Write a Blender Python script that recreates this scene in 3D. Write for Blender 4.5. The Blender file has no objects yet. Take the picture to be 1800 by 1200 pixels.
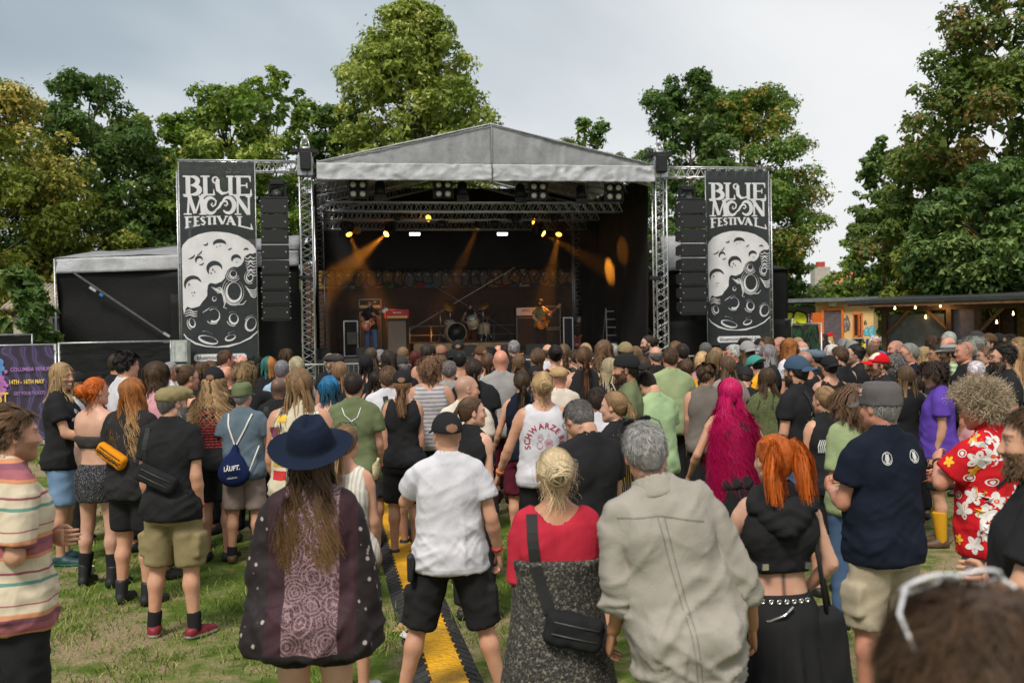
import bpy,bmesh,math,random
import numpy as np
from mathutils import Vector,Matrix
from mathutils.bvhtree import BVHTree
# ------------------------------------------------------------------ camera
sc=bpy.context.scene
COL=sc.collection
R=math.radians
CAM_H=2.05
FPX=1750.0
PITCH=R(-0.72)
ROLL=R(1.0)
_F=Vector((0,math.cos(PITCH),math.sin(PITCH)))
_R0=Vector((1,0,0))
_U0=_R0.cross(_F)
CAM_U=_U0*math.cos(ROLL)+_R0*math.sin(ROLL)
CAM_R=_R0*math.cos(ROLL)-_U0*math.sin(ROLL)
CAM_P=Vector((0,0,CAM_H))
cam=bpy.data.cameras.new('camera')
cam.lens=35.0
cam.sensor_width=36.0
cam.clip_start=0.05
cam.clip_end=2000
cam.dof.use_dof=True
cam.dof.focus_distance=8.5
cam.dof.aperture_fstop=4.0
cam_ob=bpy.data.objects.new('camera',cam)
COL.objects.link(cam_ob)
cam_ob.matrix_world=Matrix(((CAM_R.x,CAM_U.x,-_F.x,0),(CAM_R.y,CAM_U.y,-_F.y,0),(CAM_R.z,CAM_U.z,-_F.z,CAM_H),(0,0,0,1)))
sc.camera=cam_ob
# ------------------------------------------------------------------ exposure, sky, sun
sc.view_settings.view_transform='Standard'
sc.view_settings.look='None'
sc.view_settings.gamma=1.0
sc.view_settings.exposure=1.12
sc.cycles.max_bounces=6
sc.cycles.diffuse_bounces=3
sc.cycles.glossy_bounces=2
sc.cycles.transmission_bounces=4
sc.cycles.transparent_max_bounces=8
sc.cycles.volume_bounces=0
sc.cycles.use_denoising=True
SUN_EL,SUN_AZ=R(52),R(205)
sun=bpy.data.lights.new('sun','SUN')
sun.energy=1.5
sun.angle=R(16)
sun.color=(1.0,0.93,0.82)
sun_ob=bpy.data.objects.new('sun',sun)
COL.objects.link(sun_ob)
sd=Vector((math.sin(SUN_AZ)*math.cos(SUN_EL),math.cos(SUN_AZ)*math.cos(SUN_EL),math.sin(SUN_EL)))
sun_ob.rotation_euler=sd.to_track_quat('Z','Y').to_euler()
world=bpy.data.worlds.new('World')
sc.world=world
world.use_nodes=True
wn,wl=world.node_tree.nodes,world.node_tree.links
for n in list(wn):
 wn.remove(n)
wo=wn.new('ShaderNodeOutputWorld')
sky=wn.new('ShaderNodeTexSky')
sky.sky_type='NISHITA'
sky.sun_disc=False
sky.sun_elevation=SUN_EL
sky.sun_rotation=SUN_AZ
sky.dust_density=3.0
b1=wn.new('ShaderNodeBackground')
b1.inputs[1].default_value=0.06
wl.new(sky.outputs[0],b1.inputs[0])
tc=wn.new('ShaderNodeTexCoord')
mp=wn.new('ShaderNodeMapping')
mp.inputs['Scale'].default_value=(0.9,0.9,2.6)
mp.inputs['Rotation'].default_value=(R(9),R(-14),R(20))
mp.inputs['Location'].default_value=(0.62,0.35,0.18)
wl.new(tc.outputs['Generated'],mp.inputs[0])
n1=wn.new('ShaderNodeTexNoise')
n1.inputs['Scale'].default_value=1.15
n1.inputs['Detail'].default_value=6
n1.inputs['Roughness'].default_value=0.46
n1.inputs['Distortion'].default_value=0.5
wl.new(mp.outputs[0],n1.inputs['Vector'])
rp=wn.new('ShaderNodeValToRGB')
rp.color_ramp.elements[0].position=0.30
rp.color_ramp.elements[0].color=(0.20,0.26,0.31,1)
rp.color_ramp.elements[1].position=0.70
rp.color_ramp.elements[1].color=(0.66,0.68,0.70,1)
e=rp.color_ramp.elements.new(0.5)
e.color=(0.34,0.40,0.445,1)
wl.new(n1.outputs['Fac'],rp.inputs[0])
sx=wn.new('ShaderNodeSeparateXYZ')
wl.new(tc.outputs['Generated'],sx.inputs[0])
mr=wn.new('ShaderNodeMapRange')
mr.inputs['From Min'].default_value=-0.22
mr.inputs['From Max'].default_value=0.40
mr.interpolation_type='SMOOTHSTEP'
wl.new(sx.outputs['X'],mr.inputs['Value'])
mx=wn.new('ShaderNodeMixRGB')
mx.inputs[2].default_value=(0.80,0.785,0.77,1)
ml=wn.new('ShaderNodeMath')
ml.operation='MULTIPLY'
ml.inputs[1].default_value=0.66
wl.new(mr.outputs[0],ml.inputs[0])
wl.new(ml.outputs[0],mx.inputs[0])
wl.new(rp.outputs[0],mx.inputs[1])
b2=wn.new('ShaderNodeBackground')
b2.inputs[1].default_value=0.60
wl.new(mx.outputs[0],b2.inputs[0])
mxs=wn.new('ShaderNodeMixShader')
mxs.inputs[0].default_value=0.93
wl.new(b1.outputs[0],mxs.inputs[1])
wl.new(b2.outputs[0],mxs.inputs[2])
wl.new(mxs.outputs[0],wo.inputs['Surface'])
# ------------------------------------------------------------------ helpers
def pt(px,py,Y):
 d=_F*FPX+CAM_R*(px-900)+CAM_U*(600-py)
 return CAM_P+d*(Y/d.y)
def horizon(px):
 return 578-math.tan(ROLL)*(px-900)
RNG=np.random.default_rng(7)
def link(o,parent=None):
 COL.objects.link(o)
 if parent is not None:
  o.parent=parent
 return o
def mesh_from(name,V,F,mats=None,smooth=True,tint=None,attrs=None):
 me=bpy.data.meshes.new(name)
 V=np.asarray(V,dtype=np.float32).reshape(-1,3)
 if isinstance(F,np.ndarray)and F.ndim==2:
  nf,k=F.shape
  me.vertices.add(len(V))
  me.vertices.foreach_set('co',V.ravel())
  me.loops.add(nf*k)
  me.loops.foreach_set('vertex_index',F.astype(np.int32).ravel())
  me.polygons.add(nf)
  me.polygons.foreach_set('loop_start',np.arange(0,nf*k,k,dtype=np.int32))
  me.polygons.foreach_set('loop_total',np.full(nf,k,dtype=np.int32))
  me.update(calc_edges=True)
 else:
  me.from_pydata([tuple(map(float,v))for v in V],[],[tuple(int(i)for i in f)for f in F])
 if smooth:
  me.polygons.foreach_set('use_smooth',np.ones(len(me.polygons),dtype=bool))
 if tint is not None:
  a=me.attributes.new('tint','FLOAT_COLOR','POINT')
  a.data.foreach_set('color',np.asarray(tint,dtype=np.float32).ravel())
 for k,v in(attrs or{}).items():
  a=me.attributes.new(k,'FLOAT','POINT')
  a.data.foreach_set('value',np.asarray(v,dtype=np.float32).ravel())
 for m in(mats or[]):
  me.materials.append(m)
 return me
class MB:
 def __init__(s):
  s.v,s.f,s.n=[],[],0
 def add(s,V,F,off=(0,0,0)):
  V=np.asarray(V,dtype=float).reshape(-1,3)+np.asarray(off,dtype=float)
  s.v.append(V)
  s.f+=[tuple(int(i)+s.n for i in f)for f in F]
  s.n+=len(V)
  return s
 def box(s,c,size,rot=None,bev=0.0):
  x,y,z=[k/2 for k in size]
  if bev>0:
   b=min(bev,x*.9,y*.9,z*.9)
   V=[]
   for sx_ in(-1,1):
    for sy in(-1,1):
     for sz in(-1,1):
      V+=[(sx_*x,sy*(y-b),sz*(z-b)),(sx_*(x-b),sy*y,sz*(z-b)),(sx_*(x-b),sy*(y-b),sz*z)]
   bm=bmesh.new()
   for v in V:
    bm.verts.new(v)
   bmesh.ops.convex_hull(bm,input=bm.verts)
   bm.verts.index_update()
   V=[v.co[:]for v in bm.verts]
   F=[[q.index for q in f.verts]for f in bm.faces]
   bm.free()
  else:
   V=[(-x,-y,-z),(x,-y,-z),(x,y,-z),(-x,y,-z),(-x,-y,z),(x,-y,z),(x,y,z),(-x,y,z)]
   F=[(0,3,2,1),(4,5,6,7),(0,1,5,4),(1,2,6,5),(2,3,7,6),(3,0,4,7)]
  if rot is not None:
   V=[tuple(rot@Vector(v))for v in V]
  return s.add(V,F,c)
 def tube(s,pts,r,n=6,cap=True):
  pts=[Vector(p)for p in pts]
  rs=r if hasattr(r,'__len__')else[r]*len(pts)
  V,F=[],[]
  up=None
  for i,p in enumerate(pts):
   t=(pts[min(i+1,len(pts)-1)]-pts[max(i-1,0)]).normalized()
   if up is None:
    up=Vector((0,0,1))if abs(t.z)<.9 else Vector((1,0,0))
   a=t.cross(up)
   if a.length<1e-4:
    a=t.orthogonal()
   a.normalize()
   b=a.cross(t).normalized()
   up=b
   for k in range(n):
    th=2*math.pi*k/n
    V.append(p+a*(rs[i]*math.cos(th))+b*(rs[i]*math.sin(th)))
  for i in range(len(pts)-1):
   for k in range(n):
    k2=(k+1)%n
    F.append((i*n+k,i*n+k2,(i+1)*n+k2,(i+1)*n+k))
  if cap:
   F.append(tuple(range(n-1,-1,-1)))
   F.append(tuple((len(pts)-1)*n+k for k in range(n)))
  return s.add([tuple(v)for v in V],F)
 def lathe(s,prof,n=24,c=(0,0,0),axis=None,sx_=1.0,sy=1.0):
  V,F=[],[]
  for r,z in prof:
   for k in range(n):
    th=2*math.pi*k/n
    V.append(Vector((r*math.cos(th)*sx_,r*math.sin(th)*sy,z)))
  for i in range(len(prof)-1):
   for k in range(n):
    k2=(k+1)%n
    F.append((i*n+k,i*n+k2,(i+1)*n+k2,(i+1)*n+k))
  if prof[0][0]>1e-5:
   F.append(tuple(range(n-1,-1,-1)))
  if prof[-1][0]>1e-5:
   F.append(tuple((len(prof)-1)*n+k for k in range(n)))
  if axis is not None:
   q=Vector(axis).to_track_quat('Z','Y').to_matrix()
   V=[q@v for v in V]
  return s.add([tuple(v)for v in V],F,c)
 def build(s,name,mat,parent=None,smooth=False,loc=None,rz=None):
  V=np.concatenate(s.v)if s.v else np.zeros((0,3))
  me=mesh_from(name,V,s.f,[mat]if mat else None,smooth)
  o=bpy.data.objects.new(name,me)
  link(o,parent)
  if loc is not None:
   o.location=loc
  if rz is not None:
   o.rotation_euler=(0,0,rz)
  return o
def tag(o,label=None,cat=None,group=None,kind=None):
 if label:
  o['label']=label
 if cat:
  o['category']=cat
 if group:
  o['group']=group
 if kind:
  o['kind']=kind
 return o
def empty(name,loc=(0,0,0),rz=0.0):
 o=bpy.data.objects.new(name,None)
 COL.objects.link(o)
 o.location=loc
 o.rotation_euler=(0,0,rz)
 o.empty_display_size=0.1
 return o
# ------------------------------------------------------------------ materials
def srgb(r,g,b):
 f=lambda c:c/12.92 if c<=0.04045 else((c+0.055)/1.055)**2.4
 return(f(r/255),f(g/255),f(b/255),1.0)
class NT:
 def __init__(s,name):
  s.m=bpy.data.materials.new(name)
  s.m.use_nodes=True
  s.t=s.m.node_tree
  s.b=s.t.nodes['Principled BSDF']
  s.out=s.t.nodes['Material Output']
 def n(s,typ,**kw):
  o=s.t.nodes.new(typ)
  for k,v in kw.items():
   if hasattr(o,k):
    setattr(o,k,v)
   else:
    o.inputs[k].default_value=v
  return o
 def l(s,a,b):
  s.t.links.new(a,b)
 def noise(s,scale,detail=3,rough=.55,coord='Object',sc3=None,dist=0.0):
  tcn=s.n('ShaderNodeTexCoord')
  src=tcn.outputs[coord]
  if sc3 is not None:
   mpn=s.n('ShaderNodeMapping')
   mpn.inputs['Scale'].default_value=sc3
   s.l(src,mpn.inputs[0])
   src=mpn.outputs[0]
  no=s.n('ShaderNodeTexNoise')
  no.inputs['Scale'].default_value=scale
  no.inputs['Detail'].default_value=detail
  no.inputs['Roughness'].default_value=rough
  no.inputs['Distortion'].default_value=dist
  s.l(src,no.inputs['Vector'])
  return no.outputs['Fac']
 def ramp(s,fac,stops):
  r=s.n('ShaderNodeValToRGB')
  el=r.color_ramp.elements
  while len(el)<len(stops):
   el.new(0.5)
  for e_,(p,c)in zip(el,stops):
   e_.position=p
   e_.color=c if len(c)==4 else(*c,1)
  s.l(fac,r.inputs[0])
  return r.outputs[0]
 def mix(s,fac,a,b,mode='MIX'):
  m=s.n('ShaderNodeMixRGB',blend_type=mode)
  for sock,val in((m.inputs[0],fac),(m.inputs[1],a),(m.inputs[2],b)):
   if isinstance(val,(int,float)):
    sock.default_value=val
   elif isinstance(val,(tuple,list)):
    sock.default_value=val if len(val)==4 else(*val,1)
   else:
    s.l(val,sock)
  return m.outputs[0]
 def math(s,op,a,b=0.0):
  m=s.n('ShaderNodeMath',operation=op)
  for sock,val in((m.inputs[0],a),(m.inputs[1],b)):
   if isinstance(val,(int,float)):
    sock.default_value=val
   else:
    s.l(val,sock)
  return m.outputs[0]
 def bump(s,h,strength=.3,dist=.01):
  bn=s.n('ShaderNodeBump')
  bn.inputs['Strength'].default_value=strength
  bn.inputs['Distance'].default_value=dist
  s.l(h,bn.inputs['Height'])
  s.l(bn.outputs[0],s.b.inputs['Normal'])
 def col(s,c):
  if isinstance(c,(tuple,list)):
   s.b.inputs['Base Color'].default_value=c if len(c)==4 else(*c,1)
  else:
   s.l(c,s.b.inputs['Base Color'])
 def set(s,**kw):
  for k,v in kw.items():
   s.b.inputs[k.replace('_',' ')].default_value=v
def simple(name,c,rough=.6,metal=0.0,var=.25,vs=6.0,bump=0.0,bs=40.0,emit=None,es=0.0,spec=None):
 t=NT(name)
 c=c if len(c)==4 else(*c,1)
 if var>0:
  f=t.noise(vs,4)
  lo=tuple(k*(1-var)for k in c[:3])
  hi=tuple(min(1,k*(1+var))for k in c[:3])
  t.col(t.ramp(f,[(0.3,lo),(0.7,hi)]))
 else:
  t.col(c)
 t.set(Roughness=rough,Metallic=metal)
 if spec is not None:
  t.b.inputs['Specular IOR Level'].default_value=spec
 if bump>0:
  t.bump(t.noise(bs,3),bump,.01)
 if emit is not None:
  t.b.inputs['Emission Color'].default_value=emit if len(emit)==4 else(*emit,1)
  t.b.inputs['Emission Strength'].default_value=es
 return t.m
M={}
def objcolor(name,rough=.85,var=.18,vs=9.0,bump=.25,bs=260.0,spec=.25,sheen=0.0,sss=0.0,wr=0.0,red=0.0):
 t=NT(name)
 oi=t.n('ShaderNodeObjectInfo')
 at=t.n('ShaderNodeAttribute',attribute_name='tint')
 f=t.noise(vs,4)
 v=t.ramp(f,[(.25,(1-var,)*3),(.75,(1+var*.6,)*3)])
 base=t.mix(1.0,oi.outputs['Color'],v,'MULTIPLY')
 if red:
  base=t.mix(t.math('MULTIPLY',t.ramp(t.noise(6,4,.6),[(.42,(0,0,0)),(.70,(1,1,1))]),red),base,(.56,.20,.13,1))
 t.col(t.mix(at.outputs['Alpha'],base,at.outputs['Color']))
 t.set(Roughness=rough)
 t.b.inputs['Specular IOR Level'].default_value=spec
 if sheen:
  t.b.inputs['Sheen Weight'].default_value=sheen
 if sss:
  t.b.inputs['Subsurface Weight'].default_value=sss
  t.b.inputs['Subsurface Radius'].default_value=(1.0,.35,.2)
  t.b.inputs['Subsurface Scale'].default_value=.012
 if bump:
  h=t.noise(bs,2)
  if wr:
   h2=t.noise(13,4,.6,sc3=(1.0,1.0,.55),dist=1.4)
   h2=t.math('POWER',t.math('SUBTRACT',1.0,t.math('ABSOLUTE',t.math('SUBTRACT',t.math('MULTIPLY',h2,4.0),2.0))),2.0)
   h=t.math('ADD',t.math('MULTIPLY',h,.05),t.math('MULTIPLY',h2,wr*.22))
  t.bump(h,bump*.8,.012)
 return t.m
M['skin']=objcolor('skin',rough=.48,var=.16,vs=11,bump=.10,bs=160,spec=.45,sss=.12,red=.35)
M['cloth']=objcolor('cloth',rough=.9,var=.16,vs=5,bump=.45,bs=320,spec=.15,wr=1.0)
M['leather']=objcolor('leather',rough=.5,var=.2,vs=14,bump=.3,bs=120,spec=.4)
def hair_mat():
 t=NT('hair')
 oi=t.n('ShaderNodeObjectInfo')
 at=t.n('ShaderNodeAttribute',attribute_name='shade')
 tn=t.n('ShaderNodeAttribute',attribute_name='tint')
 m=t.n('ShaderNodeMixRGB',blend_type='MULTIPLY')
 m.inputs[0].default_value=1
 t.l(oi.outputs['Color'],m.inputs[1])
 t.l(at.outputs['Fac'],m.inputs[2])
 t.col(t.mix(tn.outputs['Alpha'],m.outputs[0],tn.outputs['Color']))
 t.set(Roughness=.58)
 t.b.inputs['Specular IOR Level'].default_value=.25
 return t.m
M['hair']=hair_mat()
# ------------------------------------------------------------------ implicit surfaces for people and clothes
class Field:
 def __init__(s,lo,hi,vs):
  s.vs=vs
  s.lo=np.array(lo,dtype=np.float32)-2.5*vs
  n=np.ceil((np.array(hi)+2.5*vs-s.lo)/vs).astype(int)+1
  s.ax=[s.lo[i]+vs*np.arange(n[i],dtype=np.float32)for i in range(3)]
  s.D=np.full(tuple(n),0.5,dtype=np.float32)
 def sub(s,lo,hi):
  i0=np.clip(np.floor((np.array(lo)-s.lo)/s.vs).astype(int),0,np.array(s.D.shape))
  i1=np.clip(np.ceil((np.array(hi)-s.lo)/s.vs).astype(int)+1,0,np.array(s.D.shape))
  sl=tuple(slice(a,b)for a,b in zip(i0,i1))
  g=[s.ax[i][sl[i]].reshape([-1 if j==i else 1 for j in range(3)])for i in range(3)]
  return sl,g
 def smin(s,sl,d,k):
  a=s.D[sl]
  h=np.clip(.5+.5*(a-d)/k,0,1)
  s.D[sl]=a*(1-h)+d*h-k*h*(1-h)
 def smax(s,sl,d,k):
  a=s.D[sl]
  h=np.clip(.5-.5*(a-d)/k,0,1)
  s.D[sl]=a*(1-h)+d*h+k*h*(1-h)
 def cone(s,a,b,ra,rb,k=.02,neg=False):
  a,b=np.array(a,dtype=np.float32),np.array(b,dtype=np.float32)
  m=max(ra,rb)+k*1.5+s.vs*3
  sl,g=s.sub(np.minimum(a,b)-m,np.maximum(a,b)+m)
  ab=b-a
  L2=float(ab@ab)+1e-9
  t=np.clip(((g[0]-a[0])*ab[0]+(g[1]-a[1])*ab[1]+(g[2]-a[2])*ab[2])/L2,0,1)
  d=np.sqrt((g[0]-a[0]-t*ab[0])**2+(g[1]-a[1]-t*ab[1])**2+(g[2]-a[2]-t*ab[2])**2)-(ra+(rb-ra)*t)
  if neg:
   s.smax(sl,-d,k)
  else:
   s.smin(sl,d,k)
 def conecut(s,a,b,ra,rb,p,n,k=.02):
  a,b,p,n=[np.array(tuple(q),dtype=np.float32)for q in(a,b,p,n)]
  m=max(ra,rb)+k*1.5+s.vs*3
  sl,g=s.sub(np.minimum(a,b)-m,np.maximum(a,b)+m)
  ab=b-a
  L2=float(ab@ab)+1e-9
  t=np.clip(((g[0]-a[0])*ab[0]+(g[1]-a[1])*ab[1]+(g[2]-a[2])*ab[2])/L2,0,1)
  d=np.sqrt((g[0]-a[0]-t*ab[0])**2+(g[1]-a[1]-t*ab[1])**2+(g[2]-a[2]-t*ab[2])**2)-(ra+(rb-ra)*t)
  d=np.maximum(d,(g[0]-p[0])*n[0]+(g[1]-p[1])*n[1]+(g[2]-p[2])*n[2])
  s.smin(sl,d,k)
 def ell(s,c,r,k=.02,rot=None,neg=False):
  c,r=np.array(c,dtype=np.float32),np.array(r,dtype=np.float32)
  m=float(r.max())+k*1.5+s.vs*3
  sl,g=s.sub(c-m,c+m)
  p=[g[i]-c[i]for i in range(3)]
  if rot is not None:
   q=np.array(rot.inverted(),dtype=np.float32)
   p=[q[i,0]*p[0]+q[i,1]*p[1]+q[i,2]*p[2]for i in range(3)]
  k0=np.sqrt((p[0]/r[0])**2+(p[1]/r[1])**2+(p[2]/r[2])**2)
  k1=np.sqrt((p[0]/r[0]**2)**2+(p[1]/r[1]**2)**2+(p[2]/r[2]**2)**2)+1e-6
  d=k0*(k0-1)/k1
  if neg:
   s.smax(sl,-d,k)
  else:
   s.smin(sl,d,k)
 def boxs(s,c,half,r=.01,k=.01,rot=None,neg=False):
  c=np.array(c,dtype=np.float32)
  m=float(np.linalg.norm(half))+r+k*1.5+s.vs*3
  sl,g=s.sub(c-m,c+m)
  p=[g[i]-c[i]for i in range(3)]
  if rot is not None:
   q=np.array(rot.inverted(),dtype=np.float32)
   p=[q[i,0]*p[0]+q[i,1]*p[1]+q[i,2]*p[2]for i in range(3)]
  q=[np.abs(p[i])-(half[i]-r)for i in range(3)]
  q=np.broadcast_arrays(*q)
  d=np.sqrt(sum(np.maximum(v,0)**2 for v in q))+np.minimum(np.maximum(np.maximum(q[0],q[1]),q[2]),0)-r
  if neg:
   s.smax(sl,-d,k)
  else:
   s.smin(sl,d,k)
 def stack(s,zs,rx,ry,cy,k=.03,cx=None,e=2.3):
  zs=np.array(zs,dtype=np.float32)
  m=.06
  sl,g=s.sub((-max(rx)-m-.1,-max(ry)-m-.1,zs[0]-m),(max(rx)+m+.1,max(ry)+m+.1,zs[-1]+m))
  zz=np.clip(g[2].ravel(),zs[0],zs[-1])
  def ip(v):
   f=np.interp(zz,zs,v)
   w=np.ones(5)/5
   n=max(3,int(.05/s.vs)|1)
   w=np.ones(n)/n
   fp=np.pad(f,n//2,mode='edge')
   return np.convolve(fp,w,'valid').astype(np.float32).reshape(1,1,-1)
  X,Y=ip(rx),ip(ry)
  C=ip(cy)
  C2=ip(cx)if cx is not None else 0
  q=((np.abs(g[0]-C2)/X)**e+(np.abs(g[1]-C)/Y)**e)**(1/e)
  d=(q-1)*np.minimum(X,Y)
  d=np.maximum(d,np.maximum(zs[0]-g[2],g[2]-zs[-1]))
  s.smin(sl,d,k)
 def plane(s,p,n,k=.004):
  p,n=np.array(p,dtype=np.float32),np.array(n,dtype=np.float32)
  n=n/np.linalg.norm(n)
  sl=(slice(None),)*3
  g=[s.ax[i].reshape([-1 if j==i else 1 for j in range(3)])for i in range(3)]
  d=(g[0]-p[0])*n[0]+(g[1]-p[1])*n[1]+(g[2]-p[2])*n[2]
  s.smax(sl,d,k)
 def mesh(s,smooth=1):
  D=s.D
  S=D<0
  c=S.astype(np.int8)
  cnt=np.zeros(tuple(k-1 for k in D.shape),dtype=np.int8)
  offs=[(i,j,k)for i in(0,1)for j in(0,1)for k in(0,1)]
  for o in offs:
   cnt+=c[o[0]:o[0]+cnt.shape[0],o[1]:o[1]+cnt.shape[1],o[2]:o[2]+cnt.shape[2]]
  act=(cnt>0)&(cnt<8)
  idx=np.argwhere(act)
  n=len(idx)
  if n==0:
   return np.zeros((0,3),dtype=np.float32),np.zeros((0,4),dtype=np.int32)
  st=np.array([D.shape[1]*D.shape[2],D.shape[2],1])
  base=idx@st
  Df=D.ravel()
  val={o:Df[base+np.dot(o,st)]for o in offs}
  pos=np.zeros((n,3),dtype=np.float32)
  w=np.zeros(n,dtype=np.float32)
  for o in offs:
   for ax in range(3):
    if o[ax]==0:
     o2=list(o)
     o2[ax]=1
     da,db=val[o],val[tuple(o2)]
     cr=(da<0)!=(db<0)
     t=np.where(cr,da/np.where(cr,da-db,1),0)
     p=np.tile(np.array(o,dtype=np.float32),(n,1))
     p[:,ax]=t
     pos+=p*cr[:,None]
     w+=cr
  V=s.lo+s.vs*(idx+pos/w[:,None])
  vid=np.full(act.shape,-1,dtype=np.int32)
  vid[act]=np.arange(n)
  Fs=[]
  for ax in range(3):
   a1,a2=(ax+1)%3,(ax+2)%3
   sa=[slice(1,-1)]*3
   sa[ax]=slice(0,-1)
   sb=[slice(1,-1)]*3
   sb[ax]=slice(1,None)
   A,B=S[tuple(sa)],S[tuple(sb)]
   e_=np.argwhere(A!=B)
   if len(e_)==0:
    continue
   inside=A[tuple(e_.T)]
   g=e_.copy()
   g[:,a1]+=1
   g[:,a2]+=1
   q=[]
   for d1,d2 in((-1,-1),(0,-1),(0,0),(-1,0)):
    h=g.copy()
    h[:,a1]+=d1
    h[:,a2]+=d2
    q.append(vid[tuple(h.T)])
   q=np.stack(q,1)
   q[~inside]=q[~inside][:,::-1]
   Fs.append(q)
  F=np.concatenate(Fs)
  F=F[(F>=0).all(1)]
  V=V.astype(np.float32)
  for _ in range(smooth):
   V=relax(V,F)
  return V,F
def relax(V,F,lam=.5):
 a=np.concatenate([F[:,0],F[:,1],F[:,2],F[:,3]])
 b=np.concatenate([F[:,1],F[:,2],F[:,3],F[:,0]])
 n=len(V)
 cnt=np.bincount(a,minlength=n)+np.bincount(b,minlength=n)
 out=np.empty_like(V)
 for i in range(3):
  out[:,i]=(np.bincount(a,V[b,i],n)+np.bincount(b,V[a,i],n))/np.maximum(cnt,1)
 return V+lam*(out-V)
def vnormals(V,F):
 if F.shape[1]==4:
  n=np.cross(V[F[:,2]]-V[F[:,0]],V[F[:,3]]-V[F[:,1]])
 else:
  n=np.cross(V[F[:,1]]-V[F[:,0]],V[F[:,2]]-V[F[:,0]])
 N=np.zeros_like(V)
 for k in range(F.shape[1]):
  for i in range(3):
   N[:,i]+=np.bincount(F[:,k],n[:,i],len(V))
 return N/(np.linalg.norm(N,axis=1,keepdims=True)+1e-9)
_LAT=RNG.random((32,32,32)).astype(np.float32)
def vnoise(P):
 P=np.asarray(P,dtype=np.float32)
 i=np.floor(P).astype(int)
 f=P-i
 f=f*f*(3-2*f)
 r=0
 for dx in(0,1):
  for dy in(0,1):
   for dz in(0,1):
    w=(f[:,0]if dx else 1-f[:,0])*(f[:,1]if dy else 1-f[:,1])*(f[:,2]if dz else 1-f[:,2])
    r=r+w*_LAT[(i[:,0]+dx)%32,(i[:,1]+dy)%32,(i[:,2]+dz)%32]
 return r
def rotm(yaw=0,pitch=0,roll=0):
 return np.array((Matrix.Rotation(R(yaw),3,'Z')@Matrix.Rotation(R(pitch),3,'X')@Matrix.Rotation(R(roll),3,'Y')),dtype=np.float32)
# ---- head: origin between the ears, forward +y
HEADS={}
def head_mesh(kind,vs):
 key=(kind,vs)
 if key in HEADS:
  return HEADS[key]
 f=Field((-.10,-.12,-.15),(.10,.13,.13),vs)
 fem=kind[0]=='f'
 f.ell((0,-.014,.030),(.076,.097,.088),.01)
 f.ell((0,.022,-.028),(.060 if fem else .064,.066,.082),.03)
 for s in(-1,1):
  f.cone((s*.047,-.002,-.058),(s*.012,.058,-.094),.020 if fem else .024,.017,.03)
  f.ell((s*.038,.058,-.026),(.024,.022,.024),.02)
 f.ell((0,.064,-.096),(.020,.020,.017),.02)
 f.ell((0,.074,.024),(.048,.014,.010 if not fem else .007),.02)
 f.cone((0,-.028,-.05),(0,-.032,-.14),.056 if not fem else .047,.056 if not fem else .047,.03)
 for s in(-1,1):
  f.ell((s*.031,.093,.003),(.019,.016,.013),.012,neg=True)
 for s in(-1,1):
  f.ell((s*.031,.0735,.003),(.0135,.0125,.0115),.002)
 f.cone((0,.084,.008),(0,.100,-.028),.0075,.0115,.010)
 for s in(-1,1):
  f.ell((s*.012,.091,-.034),(.009,.011,.008),.006)
 wd=.027 if kind.endswith('smile')else .022
 f.ell((0,.083,-.058),(wd,.011,.0055),.006)
 f.ell((0,.082,-.070),(wd*.85,.011,.0065),.006)
 f.ell((0,.094,-.064),(wd*.9,.008,.0022),.003,neg=True)
 for s in(-1,1):
  f.ell((s*.080,-.010,-.004),(.0085,.019,.031),.008,rot=Matrix.Rotation(R(-18*s),3,'Z'))
  f.ell((s*.090,-.004,.002),(.006,.010,.018),.004,neg=True)
 V,F=f.mesh(1)
 x,y,z=np.abs(V[:,0]),V[:,1],V[:,2]
 T=np.zeros((len(V),4),dtype=np.float32)
 def put(m,c,a):
  T[m,:3]=c
  T[m,3]=a
 red=(x>.068)&(y<.03)&(z<.035)&(z>-.045)
 put(red,(.62,.27,.19),.35)
 put((np.abs(x-.042)<.02)&(y>.05)&(np.abs(z+.03)<.022),(.62,.26,.18),.28)
 put((x<.016)&(y>.094)&(z<-.012)&(z>-.042),(.62,.27,.19),.30)
 lips=(x<wd+.002)&(y>.079)&(np.abs(z+.064)<.0125)
 put(lips,(.42,.13,.11),.75)
 if kind.endswith('smile'):
  put((x<wd*.75)&(y>.075)&(np.abs(z+.063)<.006),(.72,.68,.6),.95)
 eye=((x-.031)/.0125)**2+((z-.003)/.0065)**2<1
 eye&=y>.062
 put(eye,(.60,.55,.50),.95)
 put(eye&((x-.031)**2+(z-.003)**2<.0055**2),(.03,.02,.015),1)
 put((np.abs(x-.031)<.017)&(y>.055)&(z>.0085)&(z<.0125),(.06,.035,.03),.6)
 brow=(np.abs(x-.032)<.022)&(y>.05)&(np.abs(z-.0245+.012*np.maximum(0,x-.04))<.0055)
 HEADS[key]=(V,F,T,brow)
 return HEADS[key]
def jaw_mask(V):
 x,y,z=np.abs(V[:,0]),V[:,1],V[:,2]
 m=(z<-.030-.25*np.maximum(0,y-.085))&(y>-.012)&(z>-.125)
 m&=~((x<.022)&(np.abs(z+.064)<.0105)&(y>.07))
 side=(x>.052)&(y>.0)&(y<.03)&(z<.0)
 return m|side
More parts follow.
